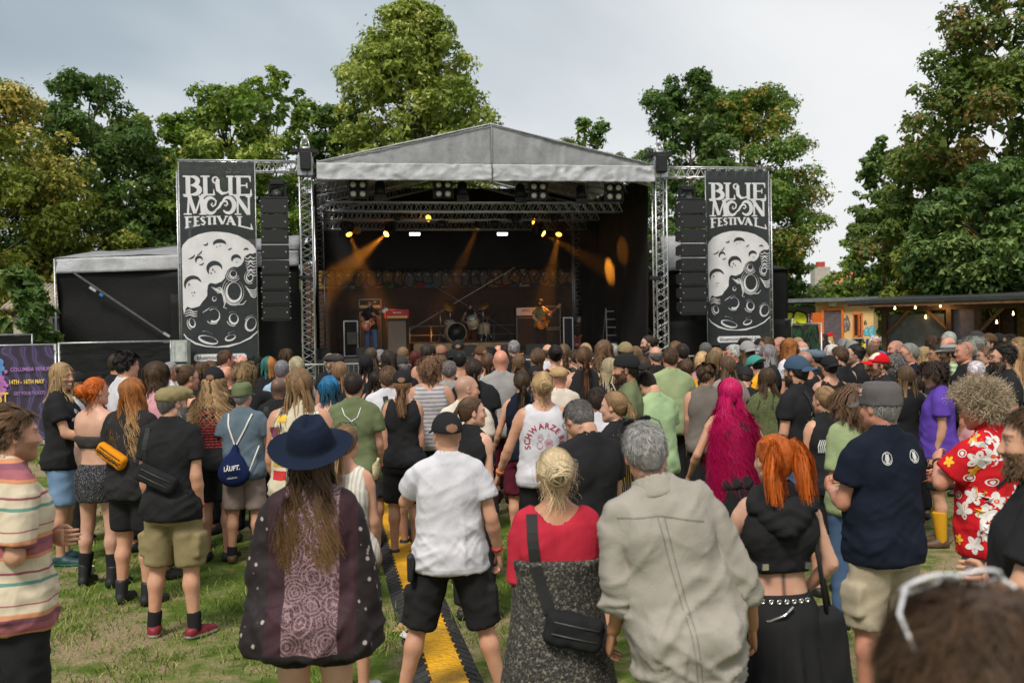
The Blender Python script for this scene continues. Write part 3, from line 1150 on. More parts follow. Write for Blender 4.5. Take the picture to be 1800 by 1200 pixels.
def hair_mesh(style,lod,seed=0,L=None):
 key=(style,lod,seed,L)
 if key in _HAIR:
  return _HAIR[key]
 rng=np.random.default_rng(100+seed*17+sum(map(ord,style)))
 lg=style in('long','wavy','straight','bob','curlylong','shag','vlong')
 n={0:1300,1:520 if lg else 620,2:200 if lg else 260}[lod]
 w={0:.0043,1:.0066,2:.0125 if lg else .0105}[lod]
 vs={0:.009,1:.012,2:.017}[lod]
 if style=='messy' and lod==0:
  n,w=5000,.0017
 out=[]
 def put(P,cs,w_=w,tip=.3,grad=True,nrm=None):
  k=P.shape[1]
  if lod<2 and len(P)>200:
   fl=rng.random(len(P))<.05
   q_=np.cumsum(rng.normal(0,.0035,P[fl].shape),axis=1)
   P=P.copy()
   P[fl]+=q_*np.linspace(0,1,k).reshape(1,-1,1)
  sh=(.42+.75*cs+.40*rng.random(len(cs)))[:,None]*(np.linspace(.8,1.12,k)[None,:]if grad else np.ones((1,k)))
  out.append(ribbons(P,w_,sh,nrm,tip))
 def cap(t,**kw):
  V,F=cap_mesh(t,vs,**kw)
  V=V+(vnoise(V*60)[:,None]-.5)*.004
  ang_=np.arctan2(V[:,0],V[:,1]+.05)
  out.append((V,F,(.40+.65*vnoise(np.stack([ang_*26,np.linalg.norm(V,axis=1)*14,V[:,2]*5],1))).astype(np.float32)))
 if style=='buzz':
  cap(.0045)
 elif style=='short':
  cap(.006)
  r,d=scalp_roots(n,rng)
  P,cs=strands(r,d,L or .034,4,rng,vol=.011,lift=.12,clump=.30,nc=n//5,frizz=.0012)
  put(P,cs,w*.95)
 elif style=='quiff':
  cap(.006)
  r,d=scalp_roots(n,rng)
  Ls=np.where(r[:,2]>.07,.075,.025)*(.8+.4*rng.random(len(r)))
  P,cs=strands(r,d,Ls,5,rng,vol=.020,lift=.30,crown=(0,.06,.13),clump=.5,nc=n//10,frizz=.001)
  put(P,cs,w*1.2)
 elif style=='messy':
  cap(.008)
  r,d=scalp_roots(n,rng)
  P,cs=strands(r,d,L or .075,6,rng,vol=.020,lift=.18,wave=.006,freq=1.2,clump=.45,nc=n//9,frizz=.0022)
  put(P,cs,w*1.0)
 elif style=='curly':
  cap(.014)
  r,d=scalp_roots(n,rng)
  P,cs=strands(r,d,L or .12,8,rng,vol=.030,lift=.28,wave=.011,freq=2.2,clump=.65 if lod<2 else .38,nc=n//(8 if lod<2 else 5),frizz=.0025,release=-.04)
  put(P,cs,w*1.1)
 elif style=='afro':
  cap(.02)
  r,d=scalp_roots(int(n*1.6),rng,shift=-.01)
  m=len(r)
  k=8
  Ls=.088*(.7+.5*rng.random(m))
  q=d+rng.normal(0,.25,d.shape)
  q/=np.linalg.norm(q,axis=1,keepdims=True)
  q[:,2]-=.12
  s=np.linspace(0,1,k)
  P=r[:,None,:]+q[:,None,:]*(Ls[:,None]*s[None,:])[:,:,None]*np.array((1.15,1.0,.85))
  ph=rng.random((m,3))*6.28
  for a in range(3):
   P[:,:,a]+=.011*s*np.sin(ph[:,a:a+1]+s[None,:]*(9+8*rng.random((m,1))))
  P+=np.cumsum(rng.normal(0,.0028,P.shape),axis=1)
  put(P,rng.random(m)**1.2,w*.55,.6,nrm=rng.normal(0,1,P.shape))
 elif style in('long','wavy','straight','bob','curlylong','shag','vlong'):
  cap(.008)
  r,d=scalp_roots(n if style!='vlong' else int(n*1.1),rng)
  prm={'long':(.46,.010,1.6,.55,.0022,14),'wavy':(.50,.016,2.2,.65,.0028,14),'straight':(.46,.002,1.0,.35,.0010,12),'bob':(.24,.006,1.0,.5,.0018,9),'curlylong':(.40,.022,3.6,.55,.0045,18),'shag':(.17,.010,1.0,.5,.004,8),'vlong':(.86,.016,5.5,.62,.0026,24)}[style]
  P,cs=strands(r,d,L or prm[0],max(6,int(prm[5]*(.9,.7,.45)[lod])),rng,vol=.016 if style!='curlylong' else .03,wave=prm[1],freq=prm[2],clump=prm[3],nc=max(26,n//14),frizz=prm[4],part=1.0,out=.22 if style in('curlylong','bob','shag')else .12,release=-.005,back=-.105)
  sp_={'vlong':1.0,'wavy':.18,'long':.35,'curlylong':.5}.get(style,.1)
  kk=np.clip((-.04-P[:,:,2])/.22,0,1)
  if style=='vlong':
   sp_=.30
   P[:,:,0]+=rng.uniform(-.06,.06,(len(P),1))*kk
  P[:,:,0]*=1+sp_*kk
  put(P,cs,w*1.15)
 elif style in('pony','lowpony','bun','topbun','messybun','pigtails','clip'):
  cap(.007)
  r,d=scalp_roots(n,rng)
  tie={'pony':(0,-.115,.045),'lowpony':(0,-.105,-.045),'bun':(0,-.120,.035),'topbun':(0,-.075,.115),'messybun':(.005,-.125,.02),'clip':(0,-.118,.03)}.get(style)
  if style=='pigtails':
   for s in(-1,1):
    m=(r[:,0]*s>=0)
    P,cs=strands(r[m],d[m],.13,6,rng,vol=.010,target=(s*.055,-.075,.085),clump=.25,nc=30,frizz=.0006)
    put(P,cs)
   tails=[((-.058,-.082,.088),.25),((.058,-.082,.088),.25)]
  else:
   dd=np.linalg.norm(r-np.array(tie),axis=1)
   P,cs=strands(r,d,dd*1.05,6,rng,vol=.011,target=tie,clump=.25,nc=40,frizz=.0006)
   put(P,cs)
   tails=[(tie,L or{'pony':.32,'lowpony':.36,'clip':.20}.get(style,0))]
  for c,TL in tails:
   c=np.array(c,dtype=np.float32)
   if TL:
    m=n//(3 if style!='pigtails' else 3)
    k=9
    s=np.linspace(0,1,k)
    a=rng.random(m)*6.28
    rr=.026*np.sqrt(rng.random(m))
    LL=TL*(.75+.4*rng.random(m))
    ox=np.array((np.sign(c[0])*.35,-.75,.25),dtype=np.float32)
    P=np.zeros((m,k,3),dtype=np.float32)
    pos=np.stack([c[0]+rr*np.cos(a),np.full(m,c[1]),c[2]+rr*np.sin(a)],1)
    v=np.tile(ox,(m,1))
    P[:,0]=pos
    for i in range(1,k):
     v=v*.55+np.array((0,-.02,-1))*.45
     v/=np.linalg.norm(v,axis=1,keepdims=True)
     pos=pos+v*(LL/(k-1))[:,None]
     pos[:,1]=np.where(pos[:,2]<-.16,np.minimum(pos[:,1],-.12),pos[:,1])
     P[:,i]=pos
    bulge=(np.sin(np.minimum(1,s*1.4)*np.pi*.62)*1.1)[None,:]
    P[:,:,0]+=(rr*np.cos(a))[:,None]*bulge
    P[:,:,1]+=(rr*np.sin(a))[:,None]*bulge
    ph=rng.random(m)*1.5
    P[:,:,0]+=.006*np.sin(ph[:,None]+s[None]*7)
    P+=np.cumsum(rng.normal(0,.0012,P.shape),axis=1)
    cen=P.mean(0,keepdims=True)
    nr=P-cen+rng.normal(0,.01,P.shape)
    nr/=np.linalg.norm(nr,axis=2,keepdims=True)+1e-9
    put(P,rng.random(m),w*1.2,.35,nrm=nr)
   else:
    R0=.048 if style!='topbun' else .040
    m=n//3
    k=8
    ax=rng.normal(0,.35,(m,3))+np.array((0,.8,.3))
    ax/=np.linalg.norm(ax,axis=1,keepdims=True)
    e1=np.cross(ax,rng.normal(0,1,(m,3)))
    e1/=np.linalg.norm(e1,axis=1,keepdims=True)
    e2=np.cross(ax,e1)
    t=np.linspace(0,3.4,k)
    rad=R0*(.55+.5*rng.random(m))*(1 if style!='messybun' else 1.15)
    P=c+np.array((0,-.018,0.012 if style=='topbun' else 0))+(e1[:,None]*np.cos(t)[None,:,None]+e2[:,None]*np.sin(t)[None,:,None])*rad[:,None,None]
    P=P+ax[:,None]*(rng.normal(0,.012,m))[:,None,None]
    nr=P-c
    nr/=np.linalg.norm(nr,axis=2,keepdims=True)+1e-9
    put(P.astype(np.float32),rng.random(m),w*1.5,.6,grad=False,nrm=nr)
    f=Field(c-.09,c+.09,vs)
    f.ell(c+np.array((0,-.018,.012 if style=='topbun' else 0)),(R0*.85,R0*.75,R0*.85),.01)
    V,F=f.mesh(0)
    out.append((V,F,np.full(len(V),.6,dtype=np.float32)))
  if style=='messybun':
   r2=r[rng.choice(len(r),max(12,n//12),replace=False)]
   P,cs=strands(r2,None,.16,7,rng,vol=.02,wave=.012,freq=1.6,clump=.2,nc=8,frizz=.004,lift=.1)
   put(P,cs,w*.7)
 elif style=='fringe':
  cap(.004,top=.045)
  r,d=scalp_roots(n,rng,bald_top=.045)
  P,cs=strands(r,d,.022,3,rng,vol=.009,lift=.15,clump=.4,nc=n//8)
  put(P,cs)
 elif style=='undercut':
  cap(.0035)
  r,d=scalp_roots(n,rng)
  m=r[:,2]>.055
  tie=(0,-.095,.085)
  dd=np.linalg.norm(r[m]-np.array(tie),axis=1)
  P,cs=strands(r[m],d[m],dd*1.05,6,rng,vol=.014,target=tie,clump=.25,nc=30,frizz=.0006)
  put(P,cs)
  f=Field((-.06,-.18,.02),(.06,-.06,.15),vs)
  f.ell((0,-.108,.092),(.034,.030,.034),.01)
  V,F=f.mesh(1)
  V=V+(vnoise(V*50)[:,None]-.5)*.01
  out.append((V,F,(.5+.6*vnoise(V*90)).astype(np.float32)))
 Vs,Fs,Ss,k=[],[],[],0
 for V,F,s in out:
  Vs.append(V)
  Fs.append(F+k)
  Ss.append(s)
  k+=len(V)
 _HAIR[key]=(np.concatenate(Vs),np.concatenate(Fs),np.concatenate(Ss))
 return _HAIR[key]
def beard_mesh(lod,seed=0,L=.03):
 key=('beard',lod,seed,L)
 if key in _HAIR:
  return _HAIR[key]
 rng=np.random.default_rng(900+seed)
 HV,HF,HT,brow=head_mesh('m',.0075)
 N=vnormals(HV,HF)
 idx=np.where(jaw_mask(HV)&(HV[:,2]>-.118))[0]
 n={0:600,1:320,2:130}[lod]
 idx=rng.choice(idx,n)
 p=HV[idx]+rng.normal(0,.003,(n,3))
 q=N[idx]*.40+np.array((0,.10,-.9))
 q/=np.linalg.norm(q,axis=1,keepdims=True)
 k=4
 s=np.linspace(0,1,k)
 LL=L*(.6+.6*rng.random(n))*np.clip((-.01-p[:,2])/.06,.3,1.2)
 P=p[:,None,:]+q[:,None,:]*(LL[:,None]*s[None])[:,:,None]
 P+=np.cumsum(rng.normal(0,.0016,P.shape),axis=1)
 V,F,sh=ribbons(P.astype(np.float32),{0:.005,1:.007,2:.011}[lod],.6+.6*rng.random(n),nrm=np.repeat(N[idx][:,None],k,1),tip=.4)
 _HAIR[key]=(V,F,sh)
 return _HAIR[key]
# ------------------------------------------------------------------ hats, glasses
_HAT={}
def hat_mesh(kind,vs=.008,opt=0):
 key=(kind,vs,opt)
 if key in _HAT:
  return _HAT[key]
 T0=None
 if kind=='cap':
  a=R(opt)
  f=Field((-.22,-.24,-.06),(.22,.24,.18),vs)
  f.ell(CC+np.array((0,0,.004)),CR+np.array((.015,.016,.020)),.01)
  f.plane((0,0,.028),(0,.10,-1),.004)
  V1,F1=f.mesh(1)
  g=Field((-.12,.02,-.06),(.12,.22,.12),vs*.8)
  g.ell((0,.085,.040),(.088,.105,.010),.005)
  g.plane((0,.075,0),(0,-1,0),.004)
  V2,F2=g.mesh(1)
  V2[:,2]+=.004-4.2*V2[:,0]**2-.12*(V2[:,1]-.08)
  m=np.array(Matrix.Rotation(a,3,'Z'),dtype=np.float32)
  V2=(V2-np.array((0,-.014,0)))@m.T+np.array((0,-.014,0))
  V=np.concatenate([V1,V2.astype(np.float32)])
  F=np.concatenate([F1,F2+len(V1)])
  T0=np.zeros((len(V),4),dtype=np.float32)
  bx=(V1-np.array((0,-.014,0)))@m
  hole=(bx[:,1]<-.07)&((bx[:,0]/.036)**2+((bx[:,2]-.050)/.026)**2<1)
  T0[:len(V1)][hole]=(.30,.16,.10,.9)
  if opt==2:
   T0[:]=0
  btn=np.linalg.norm(V1-np.array((0,-.014,.142)),axis=1)<.014
  T0[:len(V1)][btn]=(.05,.05,.05,.4)
 elif kind=='flatcap':
  f=Field((-.14,-.17,-.05),(.14,.20,.16),vs)
  f.ell((0,-.012,.055),(.098,.118,.068),.01)
  f.ell((0,.060,.070),(.085,.085,.036),.03)
  f.ell((0,.105,.040),(.074,.060,.012),.012)
  f.ell((0,-.014,.035),(.088,.110,.030),.01)
  f.plane((0,0,.018),(0,.10,-1),.004)
  V,F=f.mesh(1)
  V=V+vnormals(V,F)*((vnoise(V*34)-.5)*.010)[:,None]
 elif kind=='army':
  f=Field((-.14,-.16,-.05),(.14,.22,.17),vs)
  f.stack([.012,.05,.10,.128,.136],[.092,.093,.094,.084,.06],[.114,.114,.112,.098,.07],[-.014]*5,.01,e=2.1)
  V1,F1=f.mesh(1)
  V1=V1+vnormals(V1,F1)*((vnoise(V1*26)-.5)*.007)[:,None]
  g=Field((-.12,.02,-.06),(.12,.22,.12),vs*.8)
  g.ell((0,.085,.024),(.082,.085,.009),.005)
  g.plane((0,.075,0),(0,-1,0),.004)
  V2,F2=g.mesh(1)
  V2[:,2]+=.004-4.0*V2[:,0]**2-.25*(V2[:,1]-.08)
  V=np.concatenate([V1,V2]).astype(np.float32)
  F=np.concatenate([F1,F2+len(V1)])
 elif kind=='beanie':
  f=Field((-.14,-.16,-.09),(.14,.16,.18),vs)
  f.ell(CC+np.array((0,-.004,.006)),CR+np.array((.013,.014,.020)),.01)
  f.plane((0,0,.012),(0,.35,-1),.006)
  V,F=f.mesh(1)
 elif kind in('fedora','bucket','panama'):
  bx,by={'fedora':(.172,.190),'bucket':(.150,.165),'panama':(.155,.170)}[kind]
  f=Field((-.24,-.25,-.02),(.24,.25,.20),vs)
  top=.150 if kind=='fedora' else .122
  f.stack([.030,.06,.10,top-.012,top],[.094,.092,.087,.074,.052],[.115,.112,.106,.094,.070],[-.014]*5,.015,e=2.1)
  if kind!='bucket':
   f.ell((0,-.014,top+.018),(.020,.085,.040),.02,neg=True)
   for s in(-1,1):
    f.ell((s*.092,.055,top-.012),(.034,.05,.04),.03,neg=True)
  f.ell((0,-.012,.034),(bx,by,.0085),.012)
  V,F=f.mesh(1)
  r2=(V[:,0]/bx)**2
  lowm=np.clip((.055-V[:,2])/.02,0,1)
  ra=np.sqrt((V[:,0]/bx)**2+((V[:,1]+.012)/by)**2)
  if kind=='bucket':
   V[:,2]-=lowm*np.clip(ra-.62,0,1)*.10
  else:
   V[:,2]+=lowm*(np.clip(ra-.75,0,1)*.10*r2-.012*np.clip(ra-.6,0,1))
  T0=np.zeros((len(V),4),dtype=np.float32)
  band=(V[:,2]>.046)&(V[:,2]<.072)&(ra<.72)
  T0[band]=(.010,.014,.025,.75)
  if kind=='fedora':
   c0=np.array((0,-.014,.045))
   V=(V-c0)*1.10@np.array(Matrix.Rotation(R(20),3,'X')).T+c0+np.array((0,-.004,.004))
 if T0 is None:
  T0=np.zeros((len(V),4),dtype=np.float32)
 _HAT[key]=(V.astype(np.float32),F,T0)
 return _HAT[key]
def glasses_mesh(up=False,big=False):
 mb=MB()
 r=.021 if not big else .025
 for s in(-1,1):
  c=Vector((s*.032,.103,.002))
  mb.tube([c+Vector((r*math.cos(t),-.10*abs(c.x+r*math.cos(t)),r*.82*math.sin(t)))for t in np.linspace(0,2*math.pi,15)],.0024,5,False)
  mb.tube([(s*(.032+r),.096,.006),(s*.078,.07,.008),(s*.080,-.005,.010),(s*.078,-.02,-.004)],.0022,5)
 mb.tube([(-.012,.104,.004),(0,.106,.007),(.012,.104,.004)],.002,5)
 V=np.concatenate(mb.v)
 if up:
  m=np.array(Matrix.Rotation(R(52),3,'X'))
  V=(V-np.array((0,-.02,0)))@m.T+np.array((0,-.03,.018))
  V[:,2]+=.014
  V[:,0]*=1.05
 return V.astype(np.float32),mb.f
def shades_lens(up):
 V,F=[],[]
 for s in(-1,1):
  c=Vector((s*.032,.103,.002))
  k=14
  b=len(V)
  for dy in(0,.003):
   for t in np.linspace(0,2*math.pi,k,endpoint=False):
    V.append((c.x+.023*math.cos(t),c.y+dy-.10*abs(c.x+.02*math.cos(t)),c.z+.019*math.sin(t)))
  F.append(tuple(b+i for i in range(k)))
  F.append(tuple(b+k+i for i in range(k))[::-1])
  for i in range(k):
   F.append((b+i,b+(i+1)%k,b+k+(i+1)%k,b+k+i))
 V=np.array(V)
 if up:
  m=np.array(Matrix.Rotation(R(52),3,'X'))
  V=(V-np.array((0,-.02,0)))@m.T+np.array((0,-.03,.018))
  V[:,2]+=.014
  V[:,0]*=1.05
 return V,F
M['frame']=simple('spectacle_frame',(.015,.013,.012),.35,var=0)
M['lens']=simple('dark_lens',(.012,.011,.014),.12,var=0)
# ------------------------------------------------------------------ one person
SK={'pale':(.62,.36,.255,1),'fair':(.58,.315,.205,1),'tan':(.47,.235,.135,1),'red':(.61,.28,.185,1),'olive':(.40,.235,.15,1),'brown':(.15,.08,.05,1)}
HC={'black':(.012,.010,.009),'dark':(.028,.018,.013),'brown':(.075,.042,.022),'mid':(.13,.075,.04),'light':(.24,.145,.07),'blond':(.42,.28,.14),'pale':(.60,.47,.29),'ginger':(.36,.13,.035),'orange':(.50,.11,.015),'grey':(.27,.26,.25),'white':(.58,.56,.53),'pepper':(.13,.12,.115),'pink':(.62,.006,.12),'blue':(.02,.17,.36),'teal':(.03,.13,.11),'frizz':(.50,.40,.28),'reddark':(.10,.018,.012)}
MC={}
PEOPLE=[]
def cmesh(key,fn):
 if key not in MC:
  MC[key]=fn()
 return MC[key]
def head_parts(B,objs):
 if B.lean==(0,0):
  m=Matrix(rotm(B.head[0],B.head[1],B.tilt).tolist()).to_4x4()
  mt=Matrix.Translation(Vector(B.piv.tolist()))@m@Matrix.Translation(Vector((B.hp-B.piv).tolist()))
  for o in objs:
   o.matrix_local=mt
def c4(c):
 return c if len(c)==4 else(*c,1)
def part_obj(name,me,parent,color=None,label=None):
 o=bpy.data.objects.new(name,me)
 link(o,parent)
 if color is not None:
  o.color=c4(color)
 if label:
  o['label']=label
 return o
def person(label,loc,rz,h=1.75,sex='m',w=0.0,arms=('down','down'),st=.10,head=(0,0),lean=(0,0),tilt=0,kind=None,skin='fair',top=('tee',(.012,.012,.013)),bot=('shorts',(.02,.02,.022)),hair=('short','brown'),hat=None,beard=None,glasses=None,shoes=(.02,.02,.02),boot=False,sock=None,sole=None,lod=1,seed=0,tint=None,group=None,curl=(25,25),splay=12,stub=None,bald=None,knee=0,hairL=None):
 vs={0:.0165,1:.022,2:.030}[lod]
 bk=(sex,w,arms,st,head,lean,tilt,kind,splay,knee,lod)
 B=Body(sex,w,arms,st,head,lean,vs,kind,splay,tilt,knee)
 hcol=HC[hair[1]]if hair else HC['dark']
 jr=np.random.default_rng(seed+5).uniform(-1,1,3)
 hcol=tuple(q*(1+.28*jr[0]+.06*jr[i])for i,q in enumerate(hcol))if seed>=37 else hcol
 hrgb=HC[hair[1]]if hair else hcol
 scalp=None
 if hair and hair[0]in('buzz','undercut'):
  scalp=(hrgb,.55)
 if hair and hair[0]=='stubble':
  scalp=(hrgb,.42)
 if hair and hair[0]=='fringe':
  scalp=(hrgb,(.5,.05))
 brow=tuple(k*.6 for k in(HC[hair[1]]if hair else hcol))if lod<2 else(.045,.028,.018)
 sb=(tuple(k*.7 for k in HC[stub]),.45)if stub else((tuple(k*.8 for k in HC[beard[1]]),.8)if beard else None)
 tk=(sex,w,arms,st,lean,lod)
 bt=(sex,w,st,lean,splay,knee,lod)
 if lod==2 and scalp:
  scalp=((.10,.08,.07),scalp[1])
 if lod==2 and sb:
  sb=((.07,.05,.04),sb[1])
 key=('skin',bk,brow,scalp,sb,curl,tint.__name__ if tint else None)
 def mk():
  V,F,T=B.skin(tint,brow,sb,scalp,curl)
  return mesh_from('body',V,F,[M['skin']],True,T)
 body=bpy.data.objects.new('person',cmesh(key,mk))
 COL.objects.link(body)
 body.location=loc
 body.rotation_euler=(0,0,rz)
 s=h/1.75
 body.scale=(s,s,s)
 sj=1+.10*jr[1]
 body.color=tuple(min(1,q*sj)for q in SK[skin][:3])+(1,)
 tag(body,label,'person',group)
 info={'B':B,'o':body,'label':label}
 hx=(lambda V:V)if lean==(0,0)else(lambda V:B.bend(B.head_xf(V)))
 hk0=()if lean==(0,0)else(head,lean,tilt)
 hob=[]
 if top:
  o=dict(top[2])if len(top)>2 else{}
  mat,tf=o.pop('mat','cloth'),o.pop('tf',None)
  nm=o.pop('name',{'tank':'tank_top','strap':'strap_top','vest':'vest','shirt':'shirt','crop':'crop_top'}.get(top[0],'t_shirt'))
  tkey=('top',tk,top[0],tuple(sorted(o.items())),seed%(99 if lod<2 else 2),mat,tf.__name__ if tf else None)
  def mk2():
   V,F=B.top(top[0],seed=seed,**o)
   T=np.zeros((len(V),4),dtype=np.float32)
   if lod<2 and mat=='cloth' and top[0]in('tee','shirt','tank','vest'):
    hm=o.get('hem')or(.86 if top[0]in('tank','vest')else .83)
    T[np.abs(V[:,2]-hm-.030)<.006]=(.02,.02,.02,.22)
   if tf:
    tf(B,V,T)
   me=mesh_from(nm,V,F,[M[mat]],True,T)
   return me
  me=cmesh(tkey,mk2)
  info['top']=part_obj(nm,me,body,top[1])
  if lod<2 and top[0]=='tee' and not o.get('neck'):
   def mkr():
    rn=.0625 if sex=='m' else .0535
    mb=MB().tube([(rn*math.cos(a),-.018+rn*1.04*math.sin(a),1.508-.045*max(0,math.sin(a))**2)for a in np.linspace(0,2*math.pi,25)],.0075,6,False)
    V=B.bend(np.concatenate(mb.v).astype(np.float32))
    return mesh_from('neck_rib',V,mb.f,[M['cloth']],True,np.zeros((len(V),4)))
   part_obj('neck_rib',cmesh(('rib',sex,lean),mkr),info['top'],tuple(min(1,q*.85)for q in top[1][:3]))
 if bot:
  o=dict(bot[2])if len(bot)>2 else{}
  mat=o.pop('mat','cloth')
  bkey=('bot',bt,bot[0],tuple(sorted(o.items())),seed%(99 if lod<2 else 2),mat)
  nm={'skirt':'skirt','pants':'trousers'}.get(bot[0],'shorts')
  def mk3():
   V,F=B.bottom(bot[0],seed=seed,**o)
   return mesh_from(nm,V,F,[M[mat]],True,np.zeros((len(V),4)))
  info['bot']=part_obj(nm,cmesh(bkey,mk3),body,bot[1])
 if hair and hair[0]not in('bald','stubble'):
  hk=('hair',hair[0],lod,seed%(99 if lod<1 else 3),hk0,hairL,hair[2]if len(hair)>2 else 0)
  def mk4():
   V,F,S=hair_mesh(hair[0],lod,seed%(99 if lod<1 else 3),hairL)
   T=np.zeros((len(V),4),dtype=np.float32)
   if len(hair)>2:
    hair[2](V,T)
   if hat and hat[0]!='band':
    V=V.copy()
    m=V[:,2]>.02
    q=(V-CC)/CR
    r=np.linalg.norm(q,axis=1)
    lim=1.06
    V[m]=np.where((r[m]>lim)[:,None],CC+CR*q[m]/r[m][:,None]*lim,V[m])
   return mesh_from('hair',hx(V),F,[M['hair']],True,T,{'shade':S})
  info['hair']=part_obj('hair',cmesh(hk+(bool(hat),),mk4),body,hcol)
  hob.append(info['hair'])
 if beard:
  bL=beard[2]if len(beard)>2 else .03
  def mk5():
   V,F,S=beard_mesh(lod,0,bL)
   return mesh_from('beard',hx(V),F,[M['hair']],True,np.zeros((len(V),4)),{'shade':S})
  hob.append(part_obj('beard',cmesh(('beard',lod,hk0,bL),mk5),body,HC[beard[1]]if isinstance(beard[1],str)else beard[1]))
 if hat:
  opt=hat[2]if len(hat)>2 else 0
  htf=hat[3]if len(hat)>3 else None
  def mk6():
   V,F,T=hat_mesh(hat[0],{0:.0065,1:.008,2:.012}[lod],opt)
   T=T.copy()
   if htf:
    htf(V,T)
   return mesh_from('hat',hx(V),F,[M['cloth']],True,T)
  info['hat']=part_obj('hat' if hat[0]in('fedora','bucket','panama')else 'cap',cmesh(('hat',hat[0],opt,lod,hk0,htf.__name__ if htf else None),mk6),body,hat[1])
  hob.append(info['hat'])
 if glasses:
  up='up' in glasses
  def mk7():
   V,F=glasses_mesh(up,'big' in glasses)
   return mesh_from('glasses',hx(V),F,[M['frame']],True)
  g_=part_obj('glasses',cmesh(('gl',glasses,hk0),mk7),body)
  hob.append(g_)
  info['glasses']=g_
  if 'sun' in glasses:
   def mk8():
    V,F=shades_lens(up)
    return mesh_from('lens',hx(V.astype(np.float32)),F,[M['lens']],False)
   part_obj('lens',cmesh(('gll',glasses,hk0),mk8),g_)
 if shoes:
  for sd_ in(-1,1):
   def mk9():
    V,F,T=B.shoe(sd_,boot)
    if sole:
     T[V[:,2]<.026]=(*sole,1)
    return mesh_from('shoe',V,F,[M['leather']],True,T)
   part_obj('shoe',cmesh(('shoe',st,splay,boot,sd_,sole,lod),mk9),body,shoes)
  if sock:
   for sd_ in(-1,1):
    def mk10():
     hip,kn,an=B.leg[sd_]
     f=Field(np.array(tuple(an))-.09,np.array(tuple(an))+np.array((.09,.09,sock[1]+.05)),.011)
     up_=(kn-an).normalized()
     f.cone(an-up_*.02,an+up_*sock[1],.047,.049+max(0,sock[1]-.1)*.12,.01)
     f.plane(an+up_*sock[1],up_)
     V,F=f.mesh(1)
     return mesh_from('sock',V,F,[M['cloth']],True,np.zeros((len(V),4)))
    part_obj('sock',cmesh(('sock',st,sd_,sock[1],knee),mk10),body,sock[0])
 head_parts(B,hob)
 PEOPLE.append(info)
 return info
STAGE_C=Vector((-1.2,31))
def P(px,ytop,d,label,face=0,pad=.0,h=None,**kw):
 hat,hair=kw.get('hat'),kw.get('hair',('short','brown'))
 if pad==0:
  pad=.035 if hat else(.02 if hair and hair[0]not in('bald','stubble','buzz','fringe')else .008)
 top=pt(px,ytop,d)
 if h is None:
  h=top.z-pad
 h=min(1.96,max(1.50,h))
 dx,dy=STAGE_C.x-top.x,STAGE_C.y-d
 rz=-math.atan2(dx,dy)*.9+R(face)
 if 'lod' not in kw:
  kw['lod']=0 if d<5.8 else(1 if d<9.0 else 2)
 if d>9.45:
  kw['lod']=2
 elif d>7.6 and kw['lod']==0:
  kw['lod']=1
 s=h/1.75
 lean=kw.get('lean',(0,0))
 off=Vector((math.sin(R(lean[0]))*.72*s,math.sin(R(lean[1]))*.72*s,0))
 hd=kw.get('head',(0,0))
 off+=Vector((0,-math.sin(R(hd[1]))*.13*s,0))
 off=Matrix.Rotation(rz,3,'Z')@off
 return person(label,(top.x-off.x,d-off.y,0),rz,h,**kw)
# ------------------------------------------------------------------ flat print that follows a garment
_TXT={}
def text2d(body,size=1.0,bold=0.0,spacing=1.0):
 key=(body,bold,spacing)
 if key not in _TXT:
  cu=bpy.data.curves.new('txt','FONT')
  cu.body=body
  cu.align_x='CENTER'
  cu.align_y='CENTER'
  cu.offset=bold
  cu.space_character=spacing
  cu.resolution_u=3
  o=bpy.data.objects.new('txt',cu)
  COL.objects.link(o)
  dg=bpy.context.evaluated_depsgraph_get()
  me=bpy.data.meshes.new_from_object(o.evaluated_get(dg))
  V=np.array([v.co[:2]for v in me.vertices]).reshape(-1,2)
  F=[tuple(p.vertices)for p in me.polygons]
  bpy.data.objects.remove(o)
  bpy.data.curves.remove(cu)
  bpy.data.meshes.remove(me)
  _TXT[key]=(V,F)
 V,F=_TXT[key]
 return V*size,F
def print_on(info,pieces,rgb,part='top',back=True,off=.004,name='print',label=None,rough=.8,side=0):
 g=info[part]
 me=g.data
 n=len(me.vertices)
 V=np.empty(n*3,dtype=np.float32)
 me.vertices.foreach_get('co',V)
 V=V.reshape(-1,3)
 F=[tuple(p.vertices)for p in me.polygons]
 bv=BVHTree.FromPolygons([tuple(map(float,v))for v in V],F)
 d=Vector((0,1,0))if back else Vector((0,-1,0))
 VV,FF,k=[],[],0
 for V2,F2 in pieces:
  ys=[]
  for x,z in V2:
   if side:
    hit=bv.ray_cast(Vector((side*1.5,x,z)),Vector((-side,0,0)))
    ys.append(hit[0].x if hit[0]else None)
    continue
   hit=bv.ray_cast(Vector((x,-1.5 if back else 1.5,z)),d)
   ys.append(hit[0].y if hit[0]else None)
  ok=[y for y in ys if y is not None]
  if not ok:
   continue
  if side and len(ok)<len(ys):
   continue
  md=sorted(ok)[len(ok)//2]
  for(x,z),y in zip(V2,ys):
   yy=(y if y is not None else md)
   VV.append((yy+side*off,x,z)if side else(x,yy-off if back else yy+off,z))
  FF+=[tuple(i+k for i in f)for f in F2]
  k+=len(V2)
 nm='print_'+str(tuple(round(c,3)for c in rgb))
 if nm not in M:
  M[nm]=simple(nm,c4(rgb),rough,var=.12,vs=30)
 me2=mesh_from(name,np.array(VV),FF,[M[nm]],False)
 o=part_obj(name,me2,g)
 if len(pieces)>1:
  o['kind']='stuff'
 return o
